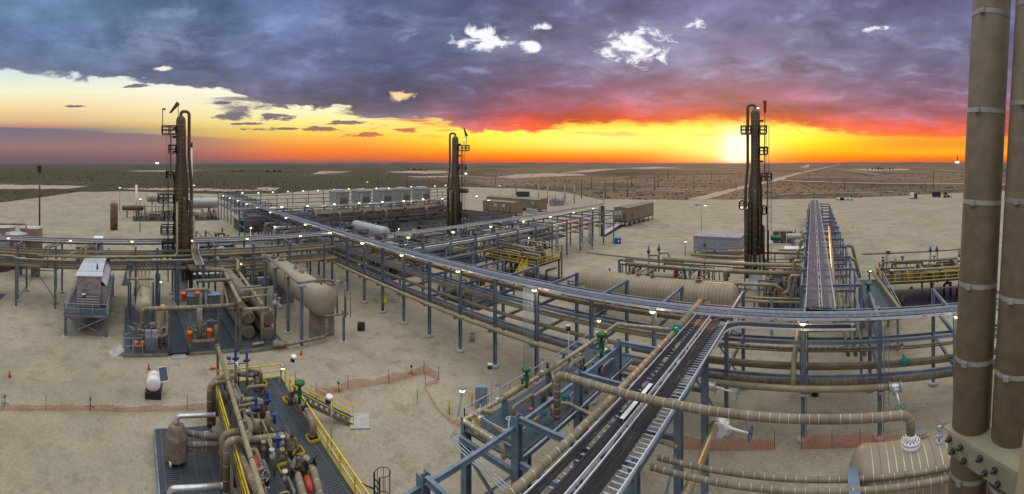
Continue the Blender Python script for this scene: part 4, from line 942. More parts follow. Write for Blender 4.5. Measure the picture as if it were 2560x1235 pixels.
# low skid to the left with the insulated drum
ls = T('process_skid', 'low dark grated skid with an insulated drum and silver pipes, lower left', 'process skid', (-25, 2.5, 0), 'low skids')
ls.part(B().bb(-32.0, 1.6, .52, -16, 5.7, .6), 'deck', DK); ls.part(B().bb(-32.0, 1.5, .1, -16, 1.6, .6).bb(-32.1, 1.5, .1, -32, 5.7, .6), 'edge_beam', STEEL)
c = W(442, 1148, .75); R2 = .72
ls.part(B().lathe((c.x, c.y, .75), (0, 0, 1), [(0, .5), (.12, R2), (1.5, R2), (1.75, R2 * .86), (2.15, R2 * .72), (2.25, .45)], 10, sm=False), 'insulated_drum', DULL)
for a in (-.5, .5): ls.part(B().cyl((c.x + a, c.y - .45, .6), (c.x + a, c.y - .45, .95), .09, 8), 'drum_foot', WHITE)
for dx_, dy_ in ((.25, -.25), (-.15, .3)): ls.part(B().cyl((c.x + dx_, c.y + dy_, 2.85), (c.x + dx_, c.y + dy_, 3.05), .09, 8), 'nozzle', ORUST)
sp_ = [(c.x, c.y, 2.9), (c.x, c.y, 3.55), (c.x + .2, c.y + 2.5, 3.55)]
b = B().tube(sp_, .15, 14).bands(sp_, .15, .7, .03, 1, 12); ls.part(b, 'silver_pipe', [SILV, BAND])
sp_ = [W(425, 1232, 2.6), W(430, 1222, 3.0), W(556, 1214, 3.0)]
b = B().tube(sp_, .17, 14).bands(sp_, .17, .9, .03, 1, 12); ls.part(b, 'silver_pipe', [SILV, BAND])
b = B().tube([W(480, 1085, 1.6), W(526, 1080, 1.7)], .09, 10); ls.part(b, 'silver_pipe', [SILV])
for x0, y0, x1, y1, z, r_ in ((468, 1082, 545, 1092, 2.2, .2), (468, 1112, 548, 1109, 1.8, .19), (468, 1128, 548, 1122, 1.4, .09)): ls.part(B().tube(Q((x0, y0, z), (x1, y1, z)), r_, 10).bands(Q((x0, y0, z), (x1, y1, z)), r_, .9, .03, 1), 'drum_pipe', [DULL, BAND])
one(B().bb(-22.5, -.9, .2, -19.5, .6, .32), 'access_cover', GREYP, 'pale grey cover plate at the bottom edge left of the low dark skid', 'cover')
# white tote tank with the solar panel
c = W(384, 988); tk = T('chemical_tank', 'white plastic tank in a black tray with a small solar panel on its side', 'tank', c)
rz = -1.72 + pi / 2
ax = Vector((cos(pi - .1), sin(pi - .1) * 1, 0)); ax = Vector((-1, .12, 0)).normalized()
tk.part(B().box((c.x, c.y, .32), (1.7, 1.35, .64), -.12), 'tray', DARK)
tk.part(B().vessel(Vector((c.x, c.y, 1.15)) - ax * .5, Vector((c.x, c.y, 1.15)) + ax * .75, .62, 24, .4), 'tank_shell', WHITE)
tk.part(B().cyl((c.x - .2, c.y, 1.7), (c.x - .2, c.y, 1.86), .16, 12), 'lid', WHITE)
tk.part(B().tube([Vector((c.x, c.y, 1.15)) + (Vector((0, 1, 0)) * cos(a) + Vector((0, 0, 1)) * sin(a)) * .63 for a in [j * pi / 8 for j in range(9)]], .015, 5, 0), 'strap', GREYP)
pc = Vector((c.x - .1, c.y + .85, 1.75)); nx = Vector((.75, .1, .65)).normalized(); yy = Vector((0, 1, .15)).normalized(); xv = nx.cross(yy).normalized()
def panel(s, m_, off, nm):
    b = B(); vs = [pc + nx * (off + k_) + xv * i * s * .62 + yy * j * s * .38 for k_ in (0, .02) for i, j in ((-1, -1), (1, -1), (1, 1), (-1, 1))]
    b.add(vs, [(3, 2, 1, 0), (4, 5, 6, 7), (0, 1, 5, 4), (1, 2, 6, 5), (2, 3, 7, 6), (3, 0, 4, 7)]); return tk.part(b, nm, m_)
panel(1.0, WHITE, 0, 'panel_frame'); panel(.9, mat('solar_cells', (.015, .03, .10), .25), .003 + .02, 'solar_panel')
tk.part(B().bar((c.x - .1, c.y + .8, .6), (c.x - .1, c.y + .8, 1.7), .05), 'panel_post', DARK)
for x, y, lab, lying in ((24, 944, 'orange traffic cone half knocked over beside a dark stand at the far left', 0), (372, 926, 'orange traffic cone behind the white tank', 0), (527, 925, 'orange traffic cone lying on its side left of the overhead pipe end', 1), (753, 888, 'orange traffic cone standing before the four cylinder ends', 0), (1664, 546, 'small red cone on the open pad right of the raised tan building', 0), (2132, 570, 'tiny red cone on the open pad right of the north rack', 0), (157, 538, 'orange cone left of the tall brown cylinder, alone', 0), (172, 537, 'orange cones pair, nearer one, left of the brown cylinder', 0)):
    p = W(x, y); ax_ = (.2, 1, .1) if lying else (0, 0, 1); z0 = .16 if lying else 0
    tt = T('traffic_cone', lab, 'cone', p, 'orange cones'); tt.part(B().lathe((p.x, p.y, z0 + .03), ax_, [(0, .17), (.68, .035), (.70, .02)], 12), 'cone_body', ORANGE)
    tt.part(B().box((p.x, p.y, .02), (.4, .4, .04)) if not lying else B().lathe((p.x, p.y, z0 + .03), ax_, [(-.03, .22), (0, .22)], 4), 'cone_base', ORANGE)
# orange safety mesh
def mesh_mat():
    m = bpy.data.materials.new('orange_safety_mesh'); m.use_nodes = True; t = NT(m.node_tree); p = m.node_tree.nodes['Principled BSDF']
    p.inputs['Base Color'].default_value = (.50, .12, .06, 1); p.inputs['Roughness'].default_value = .7
    uv = t.new('ShaderNodeUVMap'); uv.uv_map = 'UVMap'; s = t.new('ShaderNodeSeparateXYZ'); t.l.new(uv.outputs[0], s.inputs[0])
    a = t.m('GREATER_THAN', t.m('FRACT', t.m('MULTIPLY', s.outputs[0], 7.0)), .76); b_ = t.m('GREATER_THAN', t.m('FRACT', t.m('MULTIPLY', s.outputs[1], 9.0)), .74)
    t.put(p.inputs['Alpha'], t.m('MAXIMUM', a, b_)); return m
MESHM = mesh_mat()
def mesh_fence(label, pts, h=1.15, post=None, sag=.3, flat=0.0):
    t = T('safety_fence', label, 'safety fence', pts[0], 'orange mesh fences')
    vs = []; us = []; L = 0; prev = None; cur = []
    for (a, b_) in zip(pts, pts[1:]):
        n = max(2, int((b_ - a).length / .5))
        for i in range(n): cur.append(a.lerp(b_, i / n))
    cur.append(pts[-1])
    for i, p in enumerate(cur):
        if prev is not None: L += (p - prev).length
        prev = p; hh_ = h * (1 - sag * abs(sin(i * .45)) - .1 * R()); dx_ = Vector((0.3 * flat, 0.5 * flat, 0))
        for j in range(5): vs.append(p + Vector((0, 0, .03 + hh_ * j / 4)) + dx_ * (j / 4) + Vector(((R() - .5), (R() - .5), 0)) * .06); us.append((L, j / 4 * h))
    fs = [(i * 5 + j, (i + 1) * 5 + j, (i + 1) * 5 + j + 1, i * 5 + j + 1) for i in range(len(cur) - 1) for j in range(4)]
    b = B().add(vs, fs); o = t.part(b, 'mesh', MESHM)
    uvl = o.data.uv_layers.new(name='UVMap')
    for pl in o.data.polygons:
        for li in pl.loop_indices: uvl.data[li].uv = us[o.data.loops[li].vertex_index]
    for p in (post or pts): t.part(B().bar(p, p + Vector((0, 0, 1.35)), .035), 'stake', DARK)
    return t
mesh_fence('low sagging orange mesh fence across the gravel at the left edge', [W(x, y) for x, y in ((-60, 1035), (5, 1028), (115, 1028), (225, 1028), (468, 1027), (545, 1024))], .62, [W(x, y) for x, y in ((5, 1028), (115, 1028), (225, 1028), (468, 1027))], .25)
mesh_fence('orange mesh fence running from the skid stairs to a corner near the long rack', [W(x, y) for x, y in ((790, 997), (870, 976), (972, 960), (1060, 935), (1097, 952))], 1.0, None, .35)
mesh_fence('crumpled orange mesh lying along the gravel towards the bollard', [W(x, y) for x, y in ((1097, 958), (1062, 968), (1075, 1000), (1105, 1040), (1130, 1062), (1175, 1075))], .5, [W(1063, 967), W(1043, 1014)], .5)
mesh_fence('orange mesh fence sagging between the shiny pipe and a gap, lower right', [W(x, y) for x, y in ((1700, 1125), (1780, 1130), (1860, 1130), (1937, 1125))], 1.15, [W(1937, 1125)], .3)
mesh_fence('orange mesh fence right of the gap, running behind the ringed vessel', [W(x, y) for x, y in ((2003, 1126), (2080, 1124), (2150, 1121), (2290, 1124), (2400, 1128), (2560, 1135))], 1.15, None, .12)
for i, (x, y, lab) in enumerate(((226, 1022, 'dark tripod stand beside the low orange mesh at the left'), (12, 1015, 'dark tripod stand at the left end of the orange mesh'), (846, 980, 'dark tripod stand by the orange mesh near the stairs'), (1028, 937, 'dark tripod stand near the corner of the orange mesh'))):
    p = W(x, y); b = B().bar(p, p + Vector((0, 0, .75)), .04).box((p.x, p.y, .8), (.25, .1, .16))
    for a in (0, 2.1, 4.2): b.bar(p + Vector((0, 0, .3)), p + Vector((.4 * cos(a), .4 * sin(a), .02)), .04)
    one(b, 'tripod_stand', DARK, lab, 'stand', group='dark tripod stands')
for x, y, lab in ((25, 0, ''),): pass

# ================================================================ tall columns
def tall_column(label, c, ztop, zc0, zc1, r0, r1, side, extra, oh_side, seed, plats, skirt=5.7, group='tall process columns'):
    rnd = random.Random(seed); cx, cy = c; th = atan2(cx, cy)
    rg = Vector((cos(th), -sin(th), 0)); tw = Vector((-sin(th), -cos(th), 0)); ctr = Vector((cx, cy, 0))
    t = T('process_column', label, 'process column', (cx, cy, 0), group)
    t.part(B().lathe((cx, cy, 0), (0, 0, 1), [(0, r0 * 1.15), (.5, r0 * 1.12), (.52, r0 * .96), (skirt, r0 * .96)], 24), 'skirt', CONC)
    t.part(B().lathe((cx, cy, 0), (0, 0, 1), [(skirt, r0), (zc0, r0), (zc1, r1), (ztop - 1, r1), (ztop - .6, r1 * .93), (ztop - .25, r1 * .7), (ztop, r1 * .2)], 24), 'shell', TOWERM)
    b = B(); z = skirt + .6
    while z < ztop - 1.2:
        if not (zc0 - .2 < z < zc1 + .2):
            r_ = r0 if z < zc0 else r1; b.tube([(cx, cy, z), (cx, cy, z + .045)], r_ + .012, 24, 0, caps=False)
        z += .62
    t.part(b, 'jacket_band', mat('worn_band', (.30, .28, .22), .5))
    s_ = oh_side
    pr = .23
    ztop -= .75; o = ctr + rg * s_ * (r0 + .45) - tw * .2
    o1 = ctr + rg * s_ * (r1 + .5) - tw * .15; pts = [ctr + Vector((0, 0, ztop + .3)), ctr + Vector((0, 0, ztop + 1.3)), Vector((o1.x, o1.y, ztop + 1.3)), Vector((o1.x, o1.y, zc1 + .6)), Vector((o.x, o.y, zc0 - .2)), Vector((o.x, o.y, 3.2)), Vector((o.x, o.y, 3.2)) + rg * s_ * 2.0]
    t.part(B().tube(pts, pr, 12, .6), 'overhead_pipe', TOWERM)
    for a, r_ in ((.35, .07), (.75, .09), (-.6, .06)):
        o = ctr + rg * a * (r1 + .16) + tw * sqrt(1 - a * a) * (r1 + .16); o3 = ctr + rg * a * (r0 + .2) + tw * sqrt(1 - a * a) * (r0 + .2)
        t.part(B().tube([(o.x, o.y, ztop - 1.5), (o.x, o.y, zc1 + .3), (o3.x, o3.y, zc0 - .3), (o3.x, o3.y, 6.5)], r_, 6, .2), 'riser_pipe', MATS.get('dark_column_steel') or mat('dark_column_steel', (.05, .06, .07), .5))
    for z in (zc1 + 1.2, zc1 + 3.4, ztop - 1.2): t.part(B().cyl(ctr + Vector((0, 0, z)) + rg * side * (r1 - .1), ctr + Vector((0, 0, z)) + rg * side * (r1 + .55), .17, 8), 'nozzle', TOWERM)
    for k, (a, r_, z0, z1) in enumerate(extra):
        o = ctr + rg * (a * (r0 + r_ + .12)) + tw * sqrt(max(0, 1 - min(1, a * a))) * (r0 + r_ + .12)
        t.part(B().tube([(o.x, o.y, z0), (o.x, o.y, z1), Vector((o.x, o.y, z1 + .3)) * 1.0 + (ctr - Vector((o.x, o.y, 0))) * .5 * 1.0], r_, 10, .3).bands([(o.x, o.y, z0), (o.x, o.y, z1)], r_, 1.1, .04, 1, 10), 'side_pipe', [TOWERM, MATS['worn_band']])
    for (z, sd, depth, rr) in plats:
        pc = ctr + rg * sd * (rr + depth / 2); a = -th
        pl = t.part(B().box((pc.x, pc.y, z), (depth, 2.4, .22), a), 'platform', STEEL)
        h = [pc + rg * (i * depth / 2) + tw * (j * 1.2) + Vector((0, 0, z + .06)) for i, j in ((-1, -1), (1, -1), (1, 1), (-1, 1))]
        t.sub(B().rail(h, 1.1, .075, .8, closed=True), 'railing', mat('dark_column_steel', (.05, .06, .07), .5), pl)
    zs = sorted([p[0] for p in plats if p[1] == side]); prev = skirt - 3
    for z in zs:
        off = (r0 if z < zc0 + 2 else r1) + .75
        lc = ctr + rg * side * off + tw * .5
        t.part(B().ladder((lc.x, lc.y, prev), (lc.x, lc.y, z + 1.1), .5, rg * side, True, 0, 1.0, .07), 'ladder', MATS['dark_column_steel']); prev = z
    for k in range(4):
        z = 4 + k * (zc0 - 4) / 4; a = rnd.uniform(-.8, .8); o = ctr + rg * a * r0 + tw * sqrt(1 - a * a) * r0
        t.part(B().cyl((o.x, o.y, z), Vector((o.x, o.y, z)) + (o - ctr) * .3, .22, 10), 'nozzle', TOWERM)
    return t, rg, tw, ctr
c1, rg1, tw1, k1 = tall_column('leftmost tall brown column with a red windsock and a platform near its top', (-64.3, 7.05), 27.0, 16.9, 20.4, 1.12, .72, -1, ((.55, .16, 3, 13), (.75, .13, 3, 12), (.35, .22, 5.5, 14.8), (.95, .3, 1.5, 14.2), (.2, .13, 3, 11)), 1, 3,
    [(24.2, -1, 2.0, .75), (14.2, -1, 2.2, 1.1), (9.6, -1, 1.8, 1.1), (5.2, -1, 1.8, 1.1), (21.4, -1, 1.0, .75), (17.6, -1, 1.0, 1.1), (7.4, -1, 1.6, 1.1), (11.6, -1, 1.3, 1.1)])
c2, rg2, tw2, k2 = tall_column('middle tall column, the farthest of the three, its overhead pipe on the left', (-75.1, 67.6), 26.2, 14.8, 18.2, 1.18, .75, 1, ((.0, .34, 3, 13), (-.5, .3, 3, 13.5), (.9, .15, 3, 11), (-1.0, .35, 3, 14)), -1, 4,
    [(22.8, 1, 2.4, .75), (18.3, 1, 1.5, .9), (7.2, 1, 1.5, 1.2)])
c3, rg3, tw3, k3 = tall_column('right tall column standing against the sunset glow', (-10.8, 68.7), 28.6, 15.6, 19.0, 1.12, .72, 1, ((-.05, .30, 3.5, 15.4), (-.55, .16, 3, 14), (.5, .13, 3, 13), (-.85, .28, 2, 12.5), (.9, .2, 3, 10)), -1, 5,
    [(24.6, -1, 1.5, .75), (24.6, 1, 1.0, .75), (21.3, 1, 1.2, .7), (17.2, 1, 1.5, 1.0), (12.8, -1, 1.4, 1.1), (12.0, 1, .6, 1.1)])
c2.part(B().vessel(k2 + rg2 * 1.3 + Vector((0, 0, 13.6)), k2 + rg2 * 2.8 + Vector((0, 0, 13.6)), .55, 12), 'side_drum', TOWERM)
b = B().bar(k3 + rg3 * 2.0 + Vector((0, 0, 2)), k3 + rg3 * 2.0 + Vector((0, 0, 9.4)), .3); c3.part(b, 'side_post', TOWERM)
c3.part(B().vessel(k3 + rg3 * 2.6 + Vector((0, 0, 8.1)), k3 + rg3 * 4.0 + Vector((0, 0, 8.1)), .42, 12), 'side_drum', GREEN)
def windsock(label, base, top, d, r=.05):
    base, top = Vector(base), Vector(top); t = T('windsock', label, 'windsock', base, 'windsocks on the columns')
    t.part(B().bar(base, top, r * 2), 'pole', STEEL)
    d = Vector(d).normalized(); t.part(B().lathe(top - Vector((0, 0, .1)), d, [(0, .32), (1.0, .22), (1.9, .14)], 10), 'sock', mat('faded_red_cloth', (.20, .035, .025), .9))
windsock('windsock on top of the leftmost tall column, hanging left', k1 - rg1 * .4 + Vector((0, 0, 24.3)), k1 - rg1 * .4 + Vector((0, 0, 28.9)), rg1 * -.6 + Vector((0, 0, -.75)))
windsock('windsock on top of the middle tall column, pointing up right', k2 + rg2 * 2.6 + Vector((0, 0, 22.9)), k2 + rg2 * 2.6 + Vector((0, 0, 26.2)), rg2 * -.3 + Vector((0, 0, .9)))
windsock('limp windsock on top of the right tall column', k3 + rg3 * 1.5 + Vector((0, 0, 24.7)), k3 + rg3 * 1.5 + Vector((0, 0, 29.9)), rg3 * .02 + Vector((0, 0, -1)))
# ================================================================ big horizontal vessels
def big_vessel(label, p, q, r, m=VESSEL, bands=0, saddles=(.2, .8), nozz=(), n=36, foot=True, bm=None, bw=.02, grp='horizontal vessels'):
    p, q = Vector(p), Vector(q); d = (q - p).normalized(); L = (q - p).length
    t = T('storage_vessel', label, 'vessel', ((p.x + q.x) / 2, (p.y + q.y) / 2, 0), grp)
    t.part(B().vessel(p, q, r, n, .5), 'shell', m)
    if bands:
        b = B(); x = .1
        while x < L: b.tube([p + d * x, p + d * (x + bw)], r + .008, n, 0, caps=False); x += bands
        t.part(b, 'jacket_band', bm or mat('thin_dark_seam', (.10, .09, .06), .6))
    for f in saddles:
        c = p.lerp(q, f); s = d.cross(Vector((0, 0, 1)))
        t.part(B().box((c.x, c.y, (c.z - r * .55) / 2), (.5 if abs(d.x) > .5 else r * 1.7, r * 1.7 if abs(d.x) > .5 else .5, c.z - r * .55)), 'saddle', mat('stained_pedestal', (.21, .20, .17), .9))
    for f, h, rr in nozz:
        c = p.lerp(q, f) + Vector((0, 0, r * .97)); t.part(B().cyl(c, c + Vector((0, 0, h)), rr, 12).cyl(c + Vector((0, 0, h - .08)), c + Vector((0, 0, h)), rr * 1.5, 12), 'nozzle', m)
    return t
big_vessel('big pale horizontal vessel seen from its domed end, left of the long rack', (-61.2, 21, 4.3), (-45.4, 21, 4.3), 1.75, VESSEL, 1.6, (.15, .97), ((.1, .35, .4), (.15, .3, .15), (.45, .5, .25), (.55, .35, .18), (.6, .35, .18), (.9, .4, .25)))
v2 = big_vessel('long ribbed horizontal vessel behind the curved part of the long rack', (-30.2, 49.7, 4.3), (-10.6, 49.7, 4.3), 1.75, mat('tan_ribbed_jacket', (.30, .25, .165), .5, 0, .08, .6), .45, (.12, .88), ((.4, .3, .2), (.5, .35, .25), (.8, .4, .35), (.33, .3, .15)), 40, bw=.035)
for e in (-29.3, -13.0): v2.part(B().cyl((e, 48.2, 3.9), (e, 47.75, 3.9), .45, 18).tube([(e - .5, 47.8, 4.0), (e - .5, 47.8, 4.7), (e + .1, 47.8, 4.8)], .04, 6), 'manway', VESSEL)
big_vessel('far pale bullet tank, the large one behind the leftmost tall column', (-168, 17.5, 4.6), (-166, 32, 4.6), 2.0, GREYP, 0, (.2, .8), ((.3, .8, .2), (.6, .8, .2)), 20)
big_vessel('far pale bullet tank left of the leftmost tall column, raised highest', (-172, 6, 6.2), (-172, 13.5, 6.2), 1.5, VESSEL, 0, (.2, .8), ((.5, .8, .2),), 18)
big_vessel('far narrow horizontal tank, left end of the group beyond the small shed', (-160, -3.5, 3.6), (-160, 3.5, 3.6), .95, TOWERM, 0, (.2, .8), (), 16)
big_vessel('pale vessel lying among pipes between the long rack and the dark cooler bays', (-100, 55.5, 3.8), (-86, 55.5, 3.8), 1.3, GREYP, 2.0, (.2, .8), ((.3, .4, .2), (.7, .4, .2)), 20)
big_vessel('small cream tank with a flat end right of the right tall column', (-7.2, 83, 3.0), (-2.9, 83, 3.0), 1.25, WHITE, 0, (.3, .8), (), 20)
big_vessel('little shiny drum with a lit dome right of the right tall column', (-7.5, 92, 4.6), (-3.0, 92, 4.6), .6, GREYP, 0, (.2, .8), ((.6, .5, .2),), 16)
big_vessel('cream horizontal drum under the lamp-lit rack end', (-77.5, 95, 3.0), (-70, 95, 3.0), 1.5, VESSEL, 0, (.3, .8), ((.5, .5, .2),), 20)
# pipe and posts beside the pale vessel
for i, e in enumerate((-44.4, -48.6, -53.3, -57.6)):
    t = T('pipe_post', 'blue-grey post with concrete foot beside the pale domed vessel, %s from the domed end' % ordn(i), 'pipe support', (e, 17.9, 0), 'posts beside the pale vessel')
    t.part(B().ibeam((e, 17.9, .15), (e, 17.9, 6.45), .3, .3, .03), 'column', STEEL); t.part(B().bar((e - .1, 17.6, 6.5), (e - .1, 18.5, 6.5), .35, .15), 'cap', STEEL); t.part(B().cyl((e, 17.9, 0), (e, 17.9, .15), .5, 12), 'footing', CONC)
pipe('slim insulated pipe on posts alongside the pale domed vessel, ending at its top', [(-74, 19.6, 6.9), (-45.2, 17.8, 6.75), (-45.2, 20.6, 6.75)], .14, band=1.2, dark=0, bmats=[BBAND, BBAND])
pipe('thin pipe beside the slim insulated one, on the same posts', [(-74, 18.9, 6.9), (-50, 18.0, 6.8), (-49.0, 17.5, 4.0)], .06, PIPE)
lb = T('level_bridle', 'level gauge piping hanging off the domed end of the pale vessel', 'gauge piping', (-43.6, 22.6, 0))
pipes(lb, 'pipe_run', [([(-46.0, 21, 6.0), (-46.0, 21, 6.6), (-44.2, 22.8, 6.55)], .12, .8), ([(-43.9, 22.0, 6.5), (-43.9, 22.0, 3.2)], .11, 0), ([(-43.9, 20.5, 3.1), (-43.6, 23.2, 3.1)], .13, 0), ([(-43.7, 22.9, 6.6), (-43.7, 22.9, 2.7)], .14, 0), ([(-43.6, 23.5, 6.2), (-43.6, 23.5, 2.6)], .05, 0)], DULL)
gate_valve(lb, (-44.2, 22.2, 6.55), (0, 1, 0), (0, 0, 1), .13, GREYP, GREYP, L=.8); gate_valve(lb, (-43.8, 22.8, 3.4), (0, 1, 0), (.2, .3, -1), .13, GREYP, GREYP, L=.6)
lb.part(B().ibeam((-43.5, 22.6, .1), (-43.5, 22.6, 2.9), .22, .22), 'post', STEEL); lb.part(B().cyl((-43.5, 22.6, 0), (-43.5, 22.6, .12), .45, 12), 'footing', CONC)
pipe('insulated pipe low over the gravel from the cylinder ends to under the pale vessel', [(-44.6, 14.6, .5), (-43.9, 16.2, .7), (-44.3, 20.9, .7), (-44.3, 20.9, 2.6)], .19, DULL, band=.8, dark=0)
# ================================================================ cooler on stilts
ck = T('cooler_platform', 'blue-grey steel platform on braced legs at the left, carrying a silver fan cooler', 'platform', (-57, -5.3, 0), 'raised equipment platforms')
for e in (-50.1, -58, -66):
    for n_ in (-7.7, -3.0):
        c = ck.part(B().ibeam((e, n_, .12), (e, n_, 2.35), .32, .32, .04), 'column', STEEL); ck.sub(B().cyl((e, n_, 0), (e, n_, .12), .5, 14), 'footing', CONC, c)
ck.part(B().bb(-67, -7.9, 2.72, -49.9, -2.8, 2.78), 'deck', GRATEB)
for e in (-50.0, -66.9): ck.part(B().bb(e - .08, -7.9, 2.35, e + .08, -2.8, 2.72), 'edge_beam', STEEL)
for n_ in (-7.9, -2.8): ck.part(B().bb(-66.8, n_ - .08, 2.36, -50.1, n_ + .08, 2.71), 'edge_beam', STEEL)
ck.part(B().bar((-50.05, -7.6, .3), (-50.05, -3.2, 2.3), .12), 'brace', STEEL); ck.part(B().bar((-50.2, -7.6, 2.3), (-50.2, -3.2, .3), .12), 'brace', STEEL)
ck.part(B().rail([(-50.0, -3.0, 2.78), (-50.0, -7.8, 2.78), (-66, -7.8, 2.78)], 1.1, .03, 1.6), 'railing', GALV); ck.part(B().rail([(-50.0, -2.9, 2.78), (-66, -2.9, 2.78)], 1.1, .03, 1.6), 'railing', GALV)
co = T('fan_cooler', 'silver boxy fan cooler with louvred front and ribbed pale roof, standing on the stilted platform', 'cooler', (-57, -5.2, 2.8))
co.part(B().bb(-62.5, -6.6, 4.6, -52.0, -3.8, 6.6), 'upper_casing', mat('mill_steel', (.36, .38, .38), .42, .5, .3, .6))
co.part(B().bb(-62.5, -6.65, 2.8, -52.05, -3.85, 4.58), 'lower_casing', MATS['mill_steel'])
co.part(B().bb(-52.0, -6.5, 2.95, -51.93, -3.95, 4.35), 'front_louvre', LOUVRE)
co.part(B().add([(-52.0, -6.6, 5.9), (-52.0, -3.8, 5.9), (-51.9, -3.8, 5.0), (-51.9, -6.6, 5.0)], [(0, 1, 2, 3)]), 'front_panel', mat('dull_steel_panel', (.30, .33, .36), .35, .6, .2))
co.part(B().bb(-53.6, -6.8, 6.6, -51.6, -3.6, 6.68), 'front_eave', TRAYB)
b = B()
for i in range(4):
    for j in range(2): b.bb(-62.6 + i * 2.27, -6.7 + j * 1.52, 6.62, -60.4 + i * 2.27, -5.2 + j * 1.52, 6.78)
co.part(b, 'roof_panel', TRAYB)
b = B().bb(-62.5, -3.8, 2.9, -52.6, -3.1, 5.2); co.part(b, 'tube_box', mat('perforated_grey', (.34, .34, .36), .5, .3, .35, 6.0))
co.part(B().add([(-62.5, -3.1, 5.2), (-52.6, -3.1, 5.2), (-52.6, -3.78, 5.9), (-62.5, -3.78, 5.9)], [(0, 1, 2, 3)]), 'tube_box_roof', TRAYB)
co.part(B().lathe((-54.4, -4.4, 6.7), (0, 0, 1), [(0, .1), (.3, .16), (.5, .12), (.9, .03)], 10), 'vent', TOWERM)
flood('round floodlight on a pole in front of the silver fan cooler', (-49.9, -5.7, 2.8), (-49.9, -5.7, 4.9), (.3, .2, 0), s=1.4)
# ================================================================ treating skid with the four cylinder ends
hs = T('process_skid', 'crowded low skid of pumps and pipes with dark walkways, left of the four cylinder ends', 'process skid', (-50, 5, 0), 'low skids')
OLIVE = mat('olive_skid_steel', (.19, .19, .135), .5)
for n0, n1, m_ in ((-1.0, 3.6, GRATEB), (3.65, 5.8, PLATE), (5.85, 9.0, GRATEB), (9.05, 10.9, PLATE)): hs.part(B().bb(-60, n0, .30, -45.2, n1, .36), 'deck', m_)
for n0, n1 in ((-1.0, 3.6), (5.85, 10.9)): hs.part(B().bb(-45.2, n0, .02, -45.05, n1, .36), 'edge_beam', OLIVE)
hs.part(B().bb(-45.1, 4.0, .0, -44.5, 5.5, .16).bb(-45.0, 4.1, .16, -44.9, 5.4, .3), 'step', GREYP)
hs.part(B().vessel((-56, 1.6, 3.9), (-50.2, 1.2, 3.6), .95, 22, .6), 'drum', mat('pale_green_tan', (.33, .33, .22), .5))
hs.part(B().vessel((-55, 3.1, 1.2), (-48.5, 2.9, 1.2), .5, 16), 'drum', DULL)
hs.part(B().vessel((-48.2, 3.3, 1.2), (-48.2, 3.3, 4.3), .33, 14), 'filter_pot', VESSEL)
hs.part(B().vessel((-48.6, 2.2, .8), (-48.6, 2.2, 2.2), .4, 14), 'filter_pot', DULL)
pipes(hs, 'skid_pipe', [([(-47, 1.0, .6), (-47, 1.0, 4.4), (-47, 11.4, 4.4)], .23, .7), ([(-46.5, 7.1, 4.4), (-46.5, 7.1, 1.2)], .32, 0), ([(-46.2, 6.0, 2.6), (-46.2, 6.0, 1.0), (-46.2, 8.9, 1.0), (-46.2, 8.9, 2.6)], .24, 0), ([(-50, 5.9, 4.6), (-50, 6.1, 5.4), (-50, 8.7, 5.4), (-50, 8.9, 4.6)], .22, 0), ([(-49.5, 7.4, 5.4), (-53, 7.4, 5.6), (-53, 12, 5.6)], .2, 0),
    ([(-47.4, 3.9, .5), (-47.4, 3.9, 4.3)], .13, 0), ([(-46.6, 2.5, 1.6), (-46.6, 3.6, 1.6), (-47.5, 3.8, 2.8), (-48, 3.8, 3.9)], .22, 0), ([(-56, -.6, 6.2), (-52.3, -.6, 6.2), (-52.3, 2.5, 6.2)], .15, .9), ([(-52, .4, 6.4), (-52, .9, 5.2), (-50, .9, 4.9)], .1, 0)], PIPE)
for n_ in (1.9, 2.5): hs.part(B().vessel((-45.9, n_ - 1.6, .9), (-45.9, n_ - 1.5, 1.3), .25, 10), 'pump', ORUST)
for e, n_, z in ((-49.5, 5.7, 4.9), (-49.5, 7.3, 4.9), (-45.6, 5.9, 2.0), (-45.6, 8.0, 2.1)): hs.part(B().lathe((e, n_, z - .5), (0.1, 0, 1), [(0, .12), (.1, .24), (.75, .26), (.78, .33), (.9, .33), (1.0, .15)], 10), 'actuator', ORANGE)
for n0 in (6.2, 8.6): hs.part(B().bb(-50.4, n0, 3.6, -49.2, n0 + 1.3, 4.9), 'motor_box', DGREY); hs.part(B().bb(-50.5, n0 - .1, 4.9, -49.1, n0 + 1.4, 4.97), 'box_lid', mat('bright_blue_lid', (.12, .22, .36), .4))
for n0 in (1.3, 2.0): hs.part(B().bb(-45.6, n0, 1.9, -45.3, n0 + .6, 2.7), 'junction_box', mat('grey_blue_box', (.28, .36, .40), .4))
for i in range(10): hs.part(B().tube([(-45.4, 1.35 + i * .13, .4), (-45.4, 1.35 + i * .13, 1.9)], .025, 5), 'conduit', GALV)
for e, n_ in ((-45.6, 5.95), (-45.6, 9.0), (-45.6, 3.75), (-45.6, 10.9)): hs.part(B().ibeam((e, n_, .36), (e, n_, 4.1), .2, .2), 'post', OLIVE)
hs.part(B().rail([(-45.3, -.9, .36), (-45.3, 1.0, .36)], 1.6, .025, .9), 'railing', GALV)
rnd = random.Random(11)
for i in range(34):
    e, n_ = -46.5 - rnd.random() * 3, -.6 + rnd.random() * 4.2 if i < 22 else 6 + rnd.random() * 3; z = .4
    p = Vector((e, n_, z)); q_ = p + Vector((0, 0, .6 + rnd.random() * 1.6)); q2 = q_ + Vector((rnd.choice((-.8, .8, 0)), rnd.choice((-.7, .7)), 0))
    hs.part(B().tube([p, q_, q2], .05 + rnd.random() * .05, 6), 'small_pipe', rnd.choice((GRPIPE, PIPE, STEEL, DULL)))
